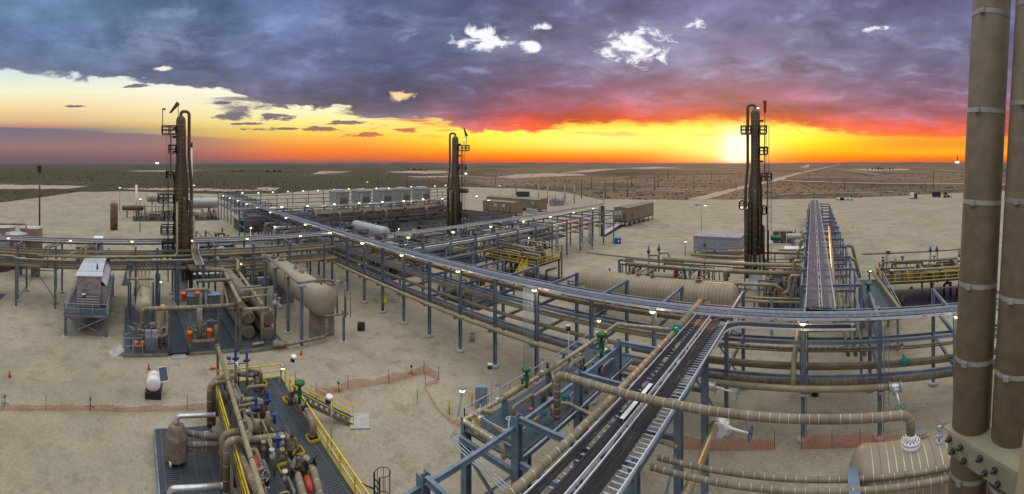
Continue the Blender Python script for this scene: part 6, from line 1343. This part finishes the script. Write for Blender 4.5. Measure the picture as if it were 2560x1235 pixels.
# ================================================================ dark open cooler bays and the five pale coolers
for i, (n_, e0, e1) in enumerate(((64, -121, -101), (72.5, -120, -99), (81, -119, -97), (89.5, -118, -96), (98, -116, -94.5), (106, -115, -92.8))):
    t = T('cooler_bay', 'long dark grey open topped cooler bay behind the middle column, %s from the left' % ordn(i), 'cooler', ((e0 + e1) / 2, n_, 0), 'dark cooler bays')
    w = 2.3
    t.part(B().bb(e0, n_ - w, 1.3, e1, n_ - w + .12, 3.3).bb(e0, n_ + w - .12, 1.3, e1, n_ + w, 3.3).bb(e0, n_ - w + .12, 1.3, e0 + .12, n_ + w - .12, 3.3).bb(e1 - .12, n_ - w + .12, 1.3, e1, n_ + w - .12, 3.3), 'side_wall', DGREY)
    t.part(B().bb(e0 + .13, n_ - w + .13, 2.2, e1 - .13, n_ + w - .13, 2.5), 'fan_deck', DARK)
    for k_ in range(3): t.part(B().cyl((e0 + (e1 - e0) * (k_ + .5) / 3, n_, 2.5), (e0 + (e1 - e0) * (k_ + .5) / 3, n_, 2.9), 1.5, 18), 'fan_ring', DARK)
    for e in (e0 + .3, (e0 + e1) / 2, e1 - .3): t.part(B().bb(e - .15, n_ - w + .2, 0, e + .15, n_ + w - .2, 1.29), 'leg', STEEL)
for i, n_ in enumerate((75.8, 85.5, 95.5, 104.6, 115.0)):
    t = T('fan_cooler', 'pale blocky compressor cooler on the back row, %s from the left' % ordn(i), 'cooler', (-150, n_, 0), 'pale coolers on the back row')
    t.part(B().bb(-153, n_ - 2.6, 4.2, -146.5, n_ + 2.6, 8.9), 'casing', mat('pale_grey_blue_steel', (.30, .34, .36), .5, .2, .2)); t.part(B().bb(-153.2, n_ - 2.8, 8.9, -146.3, n_ + 2.8, 9.3), 'rim', GREYP)
    t.part(B().cyl((-149.8, n_, 9.3), (-149.8, n_, 9.8), 2.2, 18), 'fan_ring', GREYP)
    t.part(B().bb(-146.45, n_ - 1.2, 4.4, -146.35, n_ + 1.9, 6.8), 'radiator', DGREY); t.part(B().bb(-146.44, n_ - 2.3, 4.6, -146.34, n_ - 1.4, 8.0), 'panel', mat('yellow_grey_panel', (.50, .48, .30), .5))  # radiator and a plain yellow-grey panel on the front
    for a in (-2.4, 2.4): t.part(B().bar((-146.8, n_ + a, 0), (-146.8, n_ + a, 4.2), .3), 'leg', STEEL)
    module('compressor piping under the back row cooler, %s from the left' % ordn(i), -146, -134, n_ - 4, n_ + 4, 80 + i, 3.4, 9, 1, .3, pm=DGREY if i % 2 else TOWERM, group='compressor modules', colors=(STEEL,))
for i in range(7):
    n_ = 34 + 9.5 * i
    t = T('compressor_shed', 'dark compressor bay beneath the far lamp-lit rack, %s from the left' % ordn(i), 'compressor', (-126, n_, 0), 'dark compressor bays')
    t.part(B().bb(-131, n_ - 3.4, .2, -122.5, n_ + 3.2, 3.4), 'engine', mat('dark_teal_engine', (.045, .06, .06), .5)); t.part(B().bb(-131.5, n_ - 4, 3.4, -122, n_ + 4, 4.0), 'cover', DGREY if i else GREYP)
    t.part(B().cyl((-124, n_, 4), (-124, n_, 5.6), .5, 12), 'exhaust', DARK); t.part(B().vessel((-122, n_ - 2, 1.6), (-122, n_ + 1.5, 1.6), .7, 12), 'bottle', TOWERM)
b = None
for i in range(8):
    n_ = 38 + 7.2 * i
    pipe('thick curved riser pipe under the far lamp-lit rack, %s from the left' % ordn(i), [(-116, n_, 2.2), (-110.5, n_, 2.4), (-103.0, n_, 6.2), (-103.0, n_ + .5, 7.0), (-108, n_ + .5, 7.2)] if i % 2 else [(-102.6, n_, 1.0), (-102.6, n_, 6.6), (-105.5, n_, 7.1)], .36 if i % 2 else .28, DULL if i % 3 else PIPE, group='riser pipes under the far rack')
for i, e in enumerate((-104.6, -105.6, -108.5)):
    pipe('long dark header pipe in the far lamp-lit rack, %s from its near side' % ordn(i), [(e, 28, 6.6), (e, 92, 6.6)], .45, DULL, group='header pipes in the far rack')
    pipe('lower header pipe in the far lamp-lit rack, %s from its near side' % ordn(i), [(e, 28, 4.6), (e, 92, 4.6)], .35, TOWERM, group='header pipes in the far rack')
for i, (e, z) in enumerate(((-52.5, 6.8), (-54, 6.8), (-55.5, 6.8), (-53, 4.85), (-55.8, 4.85))):
    pipe('long level pipe in the rack before the middle column, %s level, %s' % ('upper' if z > 6 else 'lower', ('near', 'centre', 'rear', 'near', 'rear')[i]), [(-abs(e), 40, z), (-abs(e), 92 + i * 2, z)], .2, (PIPE, GALV, PIPE, BARE, PIPE)[i], group='pipes in the rack before the middle column')
for i, n_ in enumerate((73.0, 73.7, 86.2, 86.9)):
    pipe('galvanised conduit goose neck on the rack before the middle column, %s from the left' % ordn(i), [(-57.5, n_, 7.2), (-51.0, n_, 7.2), (-50.9, n_, 1.6)], .14, GALV, group='galvanised goose necks')
t = T('cable_ladder', 'dark cable ladder dropping at the far end of the lamp-lit rack to the ground tray', 'cable ladder', (-57, 104, 0)); t.part(B().bar((-57.6, 104.5, .4), (-57.6, 104.5, 8.3), 1.4, .3, up=(1, 0, 0)), 'cable', DARK); t.part(B().bar((-58.4, 104.3, .4), (-58.4, 104.3, 8.3), .12).bar((-56.8, 104.3, .4), (-56.8, 104.3, 8.3), .12), 'side_rail', STEEL)
t = T('ground_tray', 'low covered cable tray running over the ground to the raised tan building', 'cable tray', (-60, 112, 0), 'ladder cable trays'); t.part(B().bar((-57.6, 104.5, .55), (-61.5, 123.0, 1.2), 1.6, .12), 'tray', GREYP); t.part(B().bar((-57.2, 104.5, .25), (-61.1, 123.0, .4), 1.0, .35), 'sleeper', DARK)
# blue dumpster, walkway bits, stored things on the right pad
p = W(1543, 609); th = atan2(p.x, p.y); t = T('dumpster', 'small blue lidded dumpster alone on the gravel pad', 'dumpster', p)
t.part(B().box((p.x, p.y, .75), (1.7, 1.4, 1.2), -th + .2), 'body', BLUEB); t.part(B().box((p.x, p.y, 1.4), (1.8, 1.5, .1), -th + .2), 'lid', mat('light_blue_lid', (.05, .22, .5), .5)); t.part(B().box((p.x, p.y, .08), (1.5, 1.2, .14), -th + .2), 'skid_base', DARK)
c = p + Vector((sin(th), cos(th), 0)) * -.78; t.part(B().box((c.x + .35, c.y, .8), (.35, .05, .4), -th + .2), 'notice', WHITE)
for x, y, s, kind, lab in ((2284, 497, (4.0, 3.6, 2.6), 'trailer', 'small red and white trailer parked at the far right edge of the pad'), (2341, 493, (5.0, 3.6, 2.6), 'container', 'dark brown skip at the far right edge of the pad')):
    p = W(x, y); th = atan2(p.x, p.y)
    t = T(kind, lab, kind, p); t.part(B().box((p.x, p.y, .5 + s[2] / 2), (s[0], s[1], s[2]), -th), 'body', mat('dark_red_brown', (.10, .035, .03), .7) if kind == 'trailer' else DARK)
    if kind == 'trailer': t.part(B().box((p.x - .9, p.y - .2, 2.0), (2.2, 3.7, 2.7), -th), 'cab', WHITE)
    for a in (-1, 1): t.part(B().cyl((p.x + a * 1.4, p.y - 1.7, .45), (p.x + a * 1.4, p.y - 1.4, .45), .45, 12), 'wheel', DARK)
p = W(2365, 494); t = T('wheel_loader', 'yellow wheel loader parked beside the dark skip at the far right', 'loader', p)
t.part(B().bb(p.x - 1.4, p.y - 1.2, .7, p.x + 1.6, p.y + 1.2, 1.7), 'chassis', mat('dusty_loader_yellow', (.42, .30, .05), .6)); t.part(B().bb(p.x - 1.0, p.y - .8, 1.7, p.x + .5, p.y + .8, 3.1), 'cab', DARK); t.part(B().bar((p.x + 1.4, p.y, 1.4), (p.x + 3.0, p.y, .5), .3), 'arm', DARK); t.part(B().bb(p.x + 2.6, p.y - 1.2, .1, p.x + 3.4, p.y + 1.2, .9), 'bucket', MATS['dusty_loader_yellow'])
for a in (-1, 1): t.part(B().cyl((p.x + a, p.y - 1.5, .7), (p.x + a, p.y - 1.1, .7), .7, 14), 'wheel', DARK)
for i in range(8):
    p = W(2092 + i * 5.4, 501); one(B().lathe((p.x, p.y, 0), (0, 0, 1), [(0, .6), (1.4, .6), (1.5, .4)], 12), 'chemical_drum', (GREYP, WHITE, DARK, DARK, WHITE, GREYP, WHITE, GREYP)[i], ('pale', 'white', 'black', 'black', 'white', 'pale', 'white', 'pale')[i] + ' drum stored at the pad edge beyond the north rack, %s from the left' % ordn(i), 'drum', group='stored drums on the pad edge')
t = T('pallet_rack', 'dark stacked frames on a pale pad left of the north rack', 'storage rack', (-9, 112, 0)); t.part(B().bb(-14, 107, 0, -7, 112, .15), 'base', GREYP)
for k_ in range(3):
    for j in range(3): t.part(B().bb(-12.6 + k_ * 1.7, 108, .2 + j * 1.0, -11.2 + k_ * 1.7, 110, 1.0 + j * 1.0), 'crate', mat('dark_crate', (.08, .075, .08), .7))
t = T('stair_tower', 'grey stair tower standing at the left of the north rack, halfway to the building', 'stairs', (-5.5, 98, 0)); t.part(B().bb(-6.6, 92, 0, -4.6, 100, .2), 'base', GREYP)
for e in (-6.4, -4.8):
    for n_ in (94, 98): t.part(B().bar((e, n_, .2), (e, n_, 5.2), .16), 'post', STEEL)
t.part(B().bb(-6.5, 94, 3.6, -4.7, 98, 3.75), 'landing', STEEL); t.part(B().rail([(-6.5, 94, 3.75), (-6.5, 98, 3.75)], 1.1, .04, 1.5), 'railing', STEEL)
pipe('bare pipe on the right side of the north rack, lit orange by the sun', [(1.0, 39, 5.2), (.9, 46, 8.9), (.9, 76, 8.9)], .2, BARE)
for i, e in enumerate((1.9, 2.5, 3.2)): pipe('pipe on the lower level of the north rack, %s right of its trays' % ordn(i), [(e, 34.5, 4.9), (e - 1.4, 92, 4.9)], .16, PIPE, group='pipes in the north rack')
for i, n_ in enumerate((52, 60, 68, 76, 84)): pipe('goose neck pipe leaving the left side of the north rack, %s from the near end' % ordn(i), [(-2.4 - n_ * .0, n_, 6.6), (-4.0, n_, 6.6), (-4.2, n_, 4.8), (-5.0, n_, 4.4)], .22, BARE, group='goose necks of the north rack')
pipe('brown pipe looping off the right side of the north rack', [(1, 72, 6.4), (4.6, 72, 6.4), (5.2, 71.6, 3.8)], .25, PIPE); pipe('second brown loop off the right side of the north rack, the nearer one', [(1, 62, 6.4), (4.4, 62, 6.4), (5.0, 61.6, 3.8)], .25, PIPE)
# ================================================================ substation
def pole_at(x, yb, yt, r_, m_, name, label, cat, group, arm=0, zt=None):
    p = W(x, yb); d = hypot(p.x, p.y); zt = H - d * (yt - Y0) / F; t = T(name, label, cat, p, group)
    t.part(B().lathe(p, (0, 0, 1), [(0, r_), (zt, r_ * .7)], 8), 'shaft', m_)
    if arm:
        th = atan2(p.x, p.y); rv = Vector((cos(th), -sin(th), 0)) * arm; c = p + Vector((0, 0, zt - .8)); a = t.part(B().bar(c - rv, c + rv, .22), 'cross_arm', m_)
        for k_ in (-1, 0, 1): t.sub(B().cyl(c + rv * k_ * .9, c + rv * k_ * .9 + Vector((0, 0, .6)), .12, 6), 'insulator', DARK, a)
    return t, p, zt
SUBM = mat('pale_mauve_steel', (.33, .31, .36), .5, .2)
for i, (x, yb, yt) in enumerate(((1347, 506, 462), (1369, 508, 463), (1412, 508, 462), (1436, 509, 463), (1388, 515, 478), (1282, 500, 474))): pole_at(x, yb, yt, .32, SUBM, 'substation_post', 'tall mauve grey substation post, %s one counted from the left' % ordn((1, 2, 4, 5, 3, 0)[i]), 'post', 'substation posts')
for i, (x0, x1, y) in enumerate(((1347, 1369, 477), (1412, 1436, 481))):
    a, b_ = W(x0, 508), W(x1, 508); z = 8.4 if i == 0 else 7.6; t = T('bus_bar', 'cross bar with hanging insulators between two substation posts, the %s pair' % ('left', 'right')[i], 'bus bar', a + Vector((0, 0, z)), 'substation bus bars'); t.part(B().bar(a + Vector((0, 0, z)), b_ + Vector((0, 0, z)), .25), 'bar', SUBM)
    for k_ in (.2, .5, .8): c = a.lerp(b_, k_) + Vector((0, 0, z)); t.part(B().cyl(c, c - Vector((0, 0, 1.3)), .22, 6), 'insulator', DGREY)
for i, (x, y, s) in enumerate(((1385, 514, 3.4), (1403, 513, 2.6), (1330, 520, 2.0), (1318, 524, 2.4), (1338, 517, 1.8), (1345, 522, 1.8), (1324, 533, 2.2), (1335, 534, 2.0))):
    p = W(x, y); t = T('transformer', 'grey transformer or switch cabinet by the substation, %s counted from the left' % ordn((6, 7, 3, 0, 4, 5, 1, 2)[i]), 'transformer', p, 'transformers'); t.part(B().box((p.x, p.y, s * .45), (s, s * .9, s * .9), .3), 'tank', SUBM if i < 2 else GREYP); t.part(B().bb(p.x - s * .7, p.y - .5, .2, p.x - s * .5, p.y + .5, s * .8), 'radiator', DGREY)
    for k_ in (-.3, 0, .3): t.part(B().cyl((p.x + k_ * s, p.y, s * .9), (p.x + k_ * s, p.y, s * .9 + .8), .12, 6), 'bushing', RUST)
for i in range(9): pole_at(1332 + 11 * i, 513 + (i % 3), 491 + (i * 5) % 7, .12, SUBM, 'switch_stand', 'thin switch stand in the substation yard, %s from the left' % ordn(i), 'stand', 'switch stands', arm=.9 if i % 2 else 0)
fp = [W(x, y) for x, y in ((1325, 520), (1400, 523), (1510, 511), (1508, 500), (1350, 500))]
t = T('yard_fence', 'thin chain link fence round the substation yard', 'fence', fp[0]); b = B()
for a, b_ in zip(fp, fp[1:]):
    for k_ in range(int((b_ - a).length / 4)): q_ = a.lerp(b_, k_ * 4 / (b_ - a).length); b.bar(q_, q_ + Vector((0, 0, 2.4)), .09)
    b.bar(a + Vector((0, 0, 2.4)), b_ + Vector((0, 0, 2.4)), .07); b.bar(a + Vector((0, 0, 1.2)), b_ + Vector((0, 0, 1.2)), .05)
t.part(b, 'fence_frame', SUBM)
p = W(1308, 492); t = T('shipping_container', 'dark green container parked behind the tan buildings', 'container', p); t.part(B().box((p.x, p.y, 1.6), (7.5, 2.6, 2.8), .55), 'body', mat('dark_green_box', (.02, .05, .04), .6)); t.part(B().box((p.x, p.y, 3.05), (7.3, 2.4, .06), .55), 'roof', DARK)
# ================================================================ wooden power poles on the plain
PP = ((945, 468, 432), (1018, 464, 434), (1290, 488, 456), (1454, 496, 447), (1513, 496, 453), (1535, 482, 442), (1569, 491, 443), (1637, 474, 435), (1478, 468, 441), (1579, 468, 440), (1646, 470, 439), (1734, 475, 442), (1671, 448, 430), (1778, 452, 432), (2112, 476, 440), (2333, 470, 430), (663, 466, 444), (683, 468, 448), (709, 472, 452), (739, 470, 454), (1239, 462, 440), (30, 446, 425), (72, 448, 428), (110, 447, 426), (150, 449, 428), (198, 452, 432), (228, 450, 428), (560, 464, 444), (530, 460, 442), (498, 458, 440), (2420, 466, 430), (1840, 476, 452))
names = sorted(range(len(PP)), key=lambda i: PP[i][0]); rank = {k_: i for i, k_ in enumerate(names)}
for i, (x, yb, yt) in enumerate(PP): pole_at(x, yb, yt, .22 + .0006 * 1100 * 20 / (yb - Y0) * .6, WOOD, 'power_pole', 'dark wooden power pole on the scrub plain, %s counted from the left' % ordn(rank[i]), 'power pole', 'wooden power poles', arm=1.6 if i % 3 == 0 else 0)
# distant sites
for i, (x, y, n_, lab) in enumerate(((690, 430, 7, 'distant cluster of dark tanks and a pale block on the plain, left of centre'), (1045, 426, 8, 'distant row of low silos on the plain near the middle column'), (2205, 424, 9, 'distant well site with one bright lamp on the plain, far right'), (600, 429, 5, 'distant dark tank battery left of the tank cluster'))):
    p = W(x, y); d = hypot(p.x, p.y); t = T('well_site', lab, 'well site', p, 'distant well sites'); th = atan2(p.x, p.y); rv = Vector((cos(th), -sin(th), 0))
    for k_ in range(n_):
        c = p + rv * (k_ - n_ / 2) * d * .006 * (1 + .3 * R()); s = d * .0045 * (.6 + .8 * R()); t.part(B().cyl(c, c + Vector((0, 0, s)), s * .45, 10), 'tank', (DGREY, TOWERM, TANB, DARK)[k_ % 4])
p = W(2393, 409.5); t = T('drilling_rig', 'tiny lit drilling rig on the horizon at the far right', 'drilling rig', p, None); d = hypot(p.x, p.y); s = d / 1100
t.part(B().bar(p, p + Vector((0, 0, 20 * s)), 2.2 * s), 'mast', DARK); t.part(B().box((p.x, p.y, 4 * s), (9 * s, 4 * s, 5 * s)), 'substructure', LAMP)
b = B().cyl((-49.4, 31.5, .35), (-49.4, 31.5, 2.2), .19, 10); one(b, 'column_sleeve', GREEN, 'green painted sleeve round the foot of a long rack column', 'column sleeve')
one(B().box((-48.9, 31.6, 1.9), (.5, .06, .8), .2), 'tag_board', YEL, 'small yellow board hanging beside the green painted rack column foot', 'board')
one(B().box((-30.0, 40.5, 1.9), (.15, 2.2, 2.0), -.8), 'notice_board', WHITE, 'blank white board standing on the gravel behind the long rack', 'board')
# ================================================================ lamps
def point(p, w, r_=.15):
    l = bpy.data.lights.new('lamp_light', 'POINT'); l.energy = w; l.color = (1, .72, .36); l.shadow_soft_size = r_
    o = bpy.data.objects.new('lamp_light', l); COL.objects.link(o); o.location = p; return o
LP_PROTO = {}
def lamp(p, label, group, s=1.0, post=None, light=0, side=Vector((0, -1, 0)), nm='rack_lamp', cat='lamp'):
    p = Vector(p); key = round(s, 1)
    if key not in LP_PROTO:
        t = T(nm, label, cat, p, group)
        t.part(B().box((p.x, p.y, p.z + .12 * s), (.40 * s, .40 * s, .10 * s)), 'housing', STEEL)
        t.part(B().lathe((p.x, p.y, p.z + .05 * s), (0, 0, -1), [(0, .16 * s), (.06 * s, .21 * s), (.13 * s, .19 * s), (.19 * s, .08 * s)], 10), 'lens', LAMP)
        LP_PROTO[key] = t.e; e = t.e
    else:
        src = LP_PROTO[key]; e = src.copy(); COL.objects.link(e); e.location = p; e['label'] = label
        for ch in src.children:
            if ch.name.startswith(('housing', 'lens')): c = ch.copy(); COL.objects.link(c); c.parent = e
        e['group'] = group; e.name = nm
    if post:
        b = B().bar(p + Vector((0, 0, .1)) + post * .0, p + post, .08); o = b.obj('arm', STEEL, e, tuple(p))
    if light:
        l = point(p - Vector((0, 0, .35)), light)
        l.location = (.25, -.7, -.5); l.parent = e; l.name = 'lamp_light'
    return e
lamps_A = [e for i, e in enumerate([9.7, -1.5, -12.8, -24.1, -34.2, -44.5, -54.2] + [-64.7 - 10.6 * k_ for k_ in range(9)])]
for i, e in enumerate(lamps_A): lamp((e, 31.15, 8.62), 'lit lamp on the near edge of the long rack, %s from its right end' % ordn(i), 'lamps on the long rack', 1.1 if i < 6 else 1.4, Vector((0, .35, 0)), 26 if i < 9 else 0)
for i, n_ in enumerate((-17.7, -8.7, -.1, 8.3, 16.2, 24.4)): lamp((-60.9, n_, 9.15), 'lit lamp on the crossing rack left of the long rack, %s from the left' % ordn(i), 'lamps on the crossing rack', 1.0, Vector((-.4, 0, -.9)), 22)
for i, (x, y) in enumerate(((1021, 593), (1133, 580), (1227, 566), (1309, 553), (1376, 541.6), (1434, 530.6), (1483, 521))):
    th = (x - X0) / F; e = -51.2; d = e / sin(th); z = H - d * (y - Y0) / F; lamp((e, d * cos(th), z), 'lit lamp on the rack before the middle column, %s from the left' % ordn(i), 'lamps before the middle column', 1.2, Vector((-.3, 0, -(z - 7.9))), 60 if i < 5 else 0)
for i, (x, y) in enumerate(((705, 517), (769, 514), (836, 510), (898, 507), (956, 504.5), (1009, 502), (1058, 498), (1106, 496), (1192, 490))):
    th = (x - X0) / F; e = -103.4; d = e / sin(th); z = H - d * (y - Y0) / F; lamp((e, d * cos(th), z), 'lit lamp on the far rack behind the dark cooler bays, %s from the left' % ordn(i), 'lamps on the far rack', 1.7, Vector((-.3, 0, -(z - 7.9))), 90 if i % 2 == 0 else 0)
for i, (x, y) in enumerate(((606, 482), (646, 482), (682, 480), (720, 478.5), (758, 477), (795, 476), (835, 473.5), (872, 472), (906, 471.5), (941, 470.3), (972, 470), (1000, 468), (1028, 466.5), (1060, 467), (1087, 465), (1114, 463))):
    th = (x - X0) / F; e = -184; d = e / sin(th); z = H - d * (y - Y0) / F; lamp((e, d * cos(th), z), 'tiny lit lamp on the farthest thin rack, %s from the left' % ordn(i), 'lamps on the farthest rack', 2.0, Vector((0, 0, -1.0)))
def pole_lamp(x, yb, yt, label, m_=None, s=1.5, light=0, dbl=0):
    p = W(x, yb); d = hypot(p.x, p.y); z = H - d * (yt - Y0) / F; t = T('pole_lamp', label, 'lamp post', p, 'lamp posts on the pad')
    t.part(B().lathe(p, (0, 0, 1), [(0, .12), (z, .07)], 8), 'pole', m_ or STEEL)
    th = atan2(p.x, p.y); rv = Vector((cos(th), -sin(th), 0))
    for sg in ((1, -1) if dbl else (1,)):
        c = p + Vector((0, 0, z)) + rv * sg * (dbl or .1); t.part(B().box((c.x, c.y, c.z + .15), (.6 * s, .5 * s, .2), -th).bar(p + Vector((0, 0, z)), c, .1), 'housing', STEEL); t.part(B().box((c.x, c.y, c.z - .05), (.5 * s, .4 * s, .22), -th), 'lens', LAMP if sg > 0 else GREYP)
    if light: point(p + Vector((0, 0, z - .6)), light)
for a in ((299, 526, 469, 'lamp post left of the leftmost column, the taller pale lit one', None, 2.0), (350, 582, 497, 'black lamp post on the pad just left of the leftmost column', DARK, 1.4), (1221, 560, 500, 'black lamp post in front of the tan building with two air conditioners', DARK, 1.8), (1249, 489, 464, 'far lamp post above the tan buildings', None, 2.4),
          (918, 478, 455, 'far lamp post standing on the scrub edge above the pale coolers', None, 2.6), (484, 520, 463, 'lamp post seen just right of the white stack', None, 2.0), (1753, 600, 513, 'twin headed lamp post beside the lilac cooler box', SUBM, 1.6, 0, 1.1), (1713, 640, 603, 'small lamp post left of the lilac cooler box', None, 1.0), (626, 640, 569, 'slim lamp post right of the silver exchanger banks, left one', WHITE, .9), (686, 640, 566, 'slim lamp post right of the silver exchanger banks, right one', WHITE, .9),
          (1065, 640, 596, 'slim lamp post with white globe behind the long rack, left one', WHITE, .9), (1177, 620, 574, 'slim lamp post behind the long rack near the middle column', WHITE, 1.2)): pole_lamp(*a)
c1.part(B().bar(k1 - rg1 * 2.7 + Vector((0, 0, 24.3)), k1 - rg1 * 2.7 + Vector((0, 0, 27.8)), .12).box(tuple(k1 - rg1 * 2.5 + Vector((0, 0, 27.9))), (.5, .5, .25)), 'lamp_mast', STEEL)
for k_, rg_, lab, off, z, s in ((k1, rg1, 'lit lamp on a mast beside the lower platform of the leftmost column', -3.0, 20.0, 1.2), (k2, rg2, 'lit lamp on a mast on the top platform of the middle column', 2.0, 25.4, 1.6), (k2, rg2, 'lit lamp beside the cone of the middle column', 2.4, 17.6, 1.6), (k3, rg3, 'lit lamp under the overhead bend of the right column', -.1, 28.6, 1.0)):
    p = k_ + rg_ * off + tw2 * .8 + Vector((0, 0, z)); lamp(p, lab, 'lamps on the tall columns', s, Vector((0, 0, -1.6)))
# yellow work lights shining on the equipment
for p, w in (((-50.5, -1, 6), 60), ((-46, 7, 6.5), 90), ((-68, 46, 8), 250), ((-48, 58, 7), 200), ((15, 62, 7), 120), ((-15, 16.5, 8.6), 90), ((-14, 25.5, 8.8), 60), ((-28, 10.5, 5.2), 50)):
    pass
for p_, w_ in ((Vector((-16.3, 15.15, 8.5)), 22), (Vector((-14.6, 26.0, 9.3)), 16), (Vector((-50.2, 3.2, 6.4)), 12), (Vector((-56.6, 14.2, 6.6)), 14), (Vector((-30.5, 10.8, 4.9)), 8), (Vector((-46, 58, 7.4)), 60), (Vector((-68, 47, 7.6)), 60), (Vector((5.4, 51, 7.4)), 20)):
    e = lamp(p_, 'x', 'small work lights', .7, Vector((0, -.3, -1.2)), w_, nm='work_light', cat='lamp')
    e['label'] = 'small lit work light ' + {-16.3: 'over the near corner of the valve platform', -14.6: 'over the far end of the valve platform', -50.2: 'above the crowded low skid', -56.6: 'above the exchanger drum behind the four cylinders', -30.5: 'by the green valve on the metering skid', -46: 'over the yellow railed pump skid', -68: 'over the module behind the long rack', 5.4: 'over the grated walkway at the right'}[round(p_.x, 1) if round(p_.x, 1) != int(p_.x) else int(p_.x)]
# ================================================================ low hills on the horizon
rnd = random.Random(9); HM = mat('far_scrub_hills', (.05, .055, .045), .95, var=.3, scale=.002)
for (xa, xb, d, h) in ((-60, 430, 5200, 22), (560, 860, 6800, 16), (760, 1180, 5600, 30), (1150, 1620, 7800, 26), (1900, 2600, 9000, 34)):
    vs = []; fs = []; n = 60
    for i in range(n + 1):
        x = xa + (xb - xa) * i / n; f = sin(pi * i / n) ** .7; z = h * f * (.75 + .15 * sin(i * .55 + d) + .1 * sin(i * 1.7) + .05 * rnd.random())
        vs += [D(x, d - 500, 0), D(x, d, z + .3), D(x, d + 900, 0)]
    for i in range(n):
        for j in (0, 1): fs.append((3 * i + j, 3 * i + 3 + j, 3 * i + 4 + j, 3 * i + 1 + j))
    o = B().add(vs, fs, 0, True).obj('hills', HM); o['kind'] = 'structure'
# ================================================================ scrub on the plain
def scrub():
    rnd = random.Random(5); b = B(); vs, fs = b.v, b.f
    for i in range(15000):
        x = rnd.uniform(-40, 2460); y = 407 + 22 + 80 * rnd.random() ** 1.5; p = W(x, y)
        lim = None
        for (xa, ya), (xb, yb) in zip(padpx, padpx[1:]):
            if xa <= x <= xb: lim = ya + (yb - ya) * (x - xa) / (xb - xa); break
        if lim is None or y > lim - .6: continue
        d = hypot(p.x, p.y); s = (.28 + .75 * rnd.random() ** 3) * (1 + d / 1500); h = s * (.5 + .4 * rnd.random())
        if rnd.random() > .45 + .55 * min(1, max(0, (900 - x) / 700)): continue
        # keep roads and far pads clear
        if abs(y - 459) < 1.8 and x > 2080 or (1700 < x < 1960 and abs(y - (500 - (x - 1735) * .24)) < 4) or (y < 476 and y > 461 and x < 230 and x > -60 and y > 463): continue
        a0 = rnd.random() * 6.28; k = len(vs)
        for j in range(5):
            a = a0 + j * 1.2566; rr = s * (.7 + .5 * rnd.random()); vs.append((p.x + rr * cos(a), p.y + rr * sin(a), 0.0))
            a += .5; vs.append((p.x + rr * .75 * cos(a), p.y + rr * .75 * sin(a), h * (.6 + .4 * rnd.random())))
        vs.append((p.x, p.y, h * 1.1))
        for j in range(5):
            q0, q1, q2, q3 = k + 2 * j, k + 2 * j + 1, k + (2 * j + 2) % 10, k + (2 * j + 3) % 10
            fs.append((q0, q2, q1)); fs.append((q1, q2, q3)); fs.append((q1, q3, k + 10))
    b.mi = [0] * len(fs); b.sm = [False] * len(fs)
    m_ = bpy.data.materials.new('scrub_leaves'); m_.use_nodes = True; t = NT(m_.node_tree); pr = m_.node_tree.nodes['Principled BSDF']; g_ = t.new('ShaderNodeNewGeometry')
    t.put(pr.inputs['Base Color'], t.mix(t.ss(t.noise(g_.outputs['Position'], .02, 5), .35, .65), (.045, .05, .025), (.11, .09, .05))); pr.inputs['Roughness'].default_value = .9
    o = b.obj('undergrowth', m_); o['kind'] = 'stuff'
scrub()

# ================================================================ haze over the plain
m_ = bpy.data.materials.new('evening_haze'); m_.use_nodes = True; t = NT(m_.node_tree); t.n.clear()
pv = t.new('ShaderNodeVolumePrincipled'); pv.inputs['Color'].default_value = (.46, .48, .60, 1); pv.inputs['Density'].default_value = 3e-5; pv.inputs['Anisotropy'].default_value = .35
ou = t.new('ShaderNodeOutputMaterial'); t.l.new(pv.outputs[0], ou.inputs['Volume'])
hz = B().bb(-16000, -16000, -1.0, 16000, 16000, 36.0).obj('haze', m_); hz['kind'] = 'stuff'
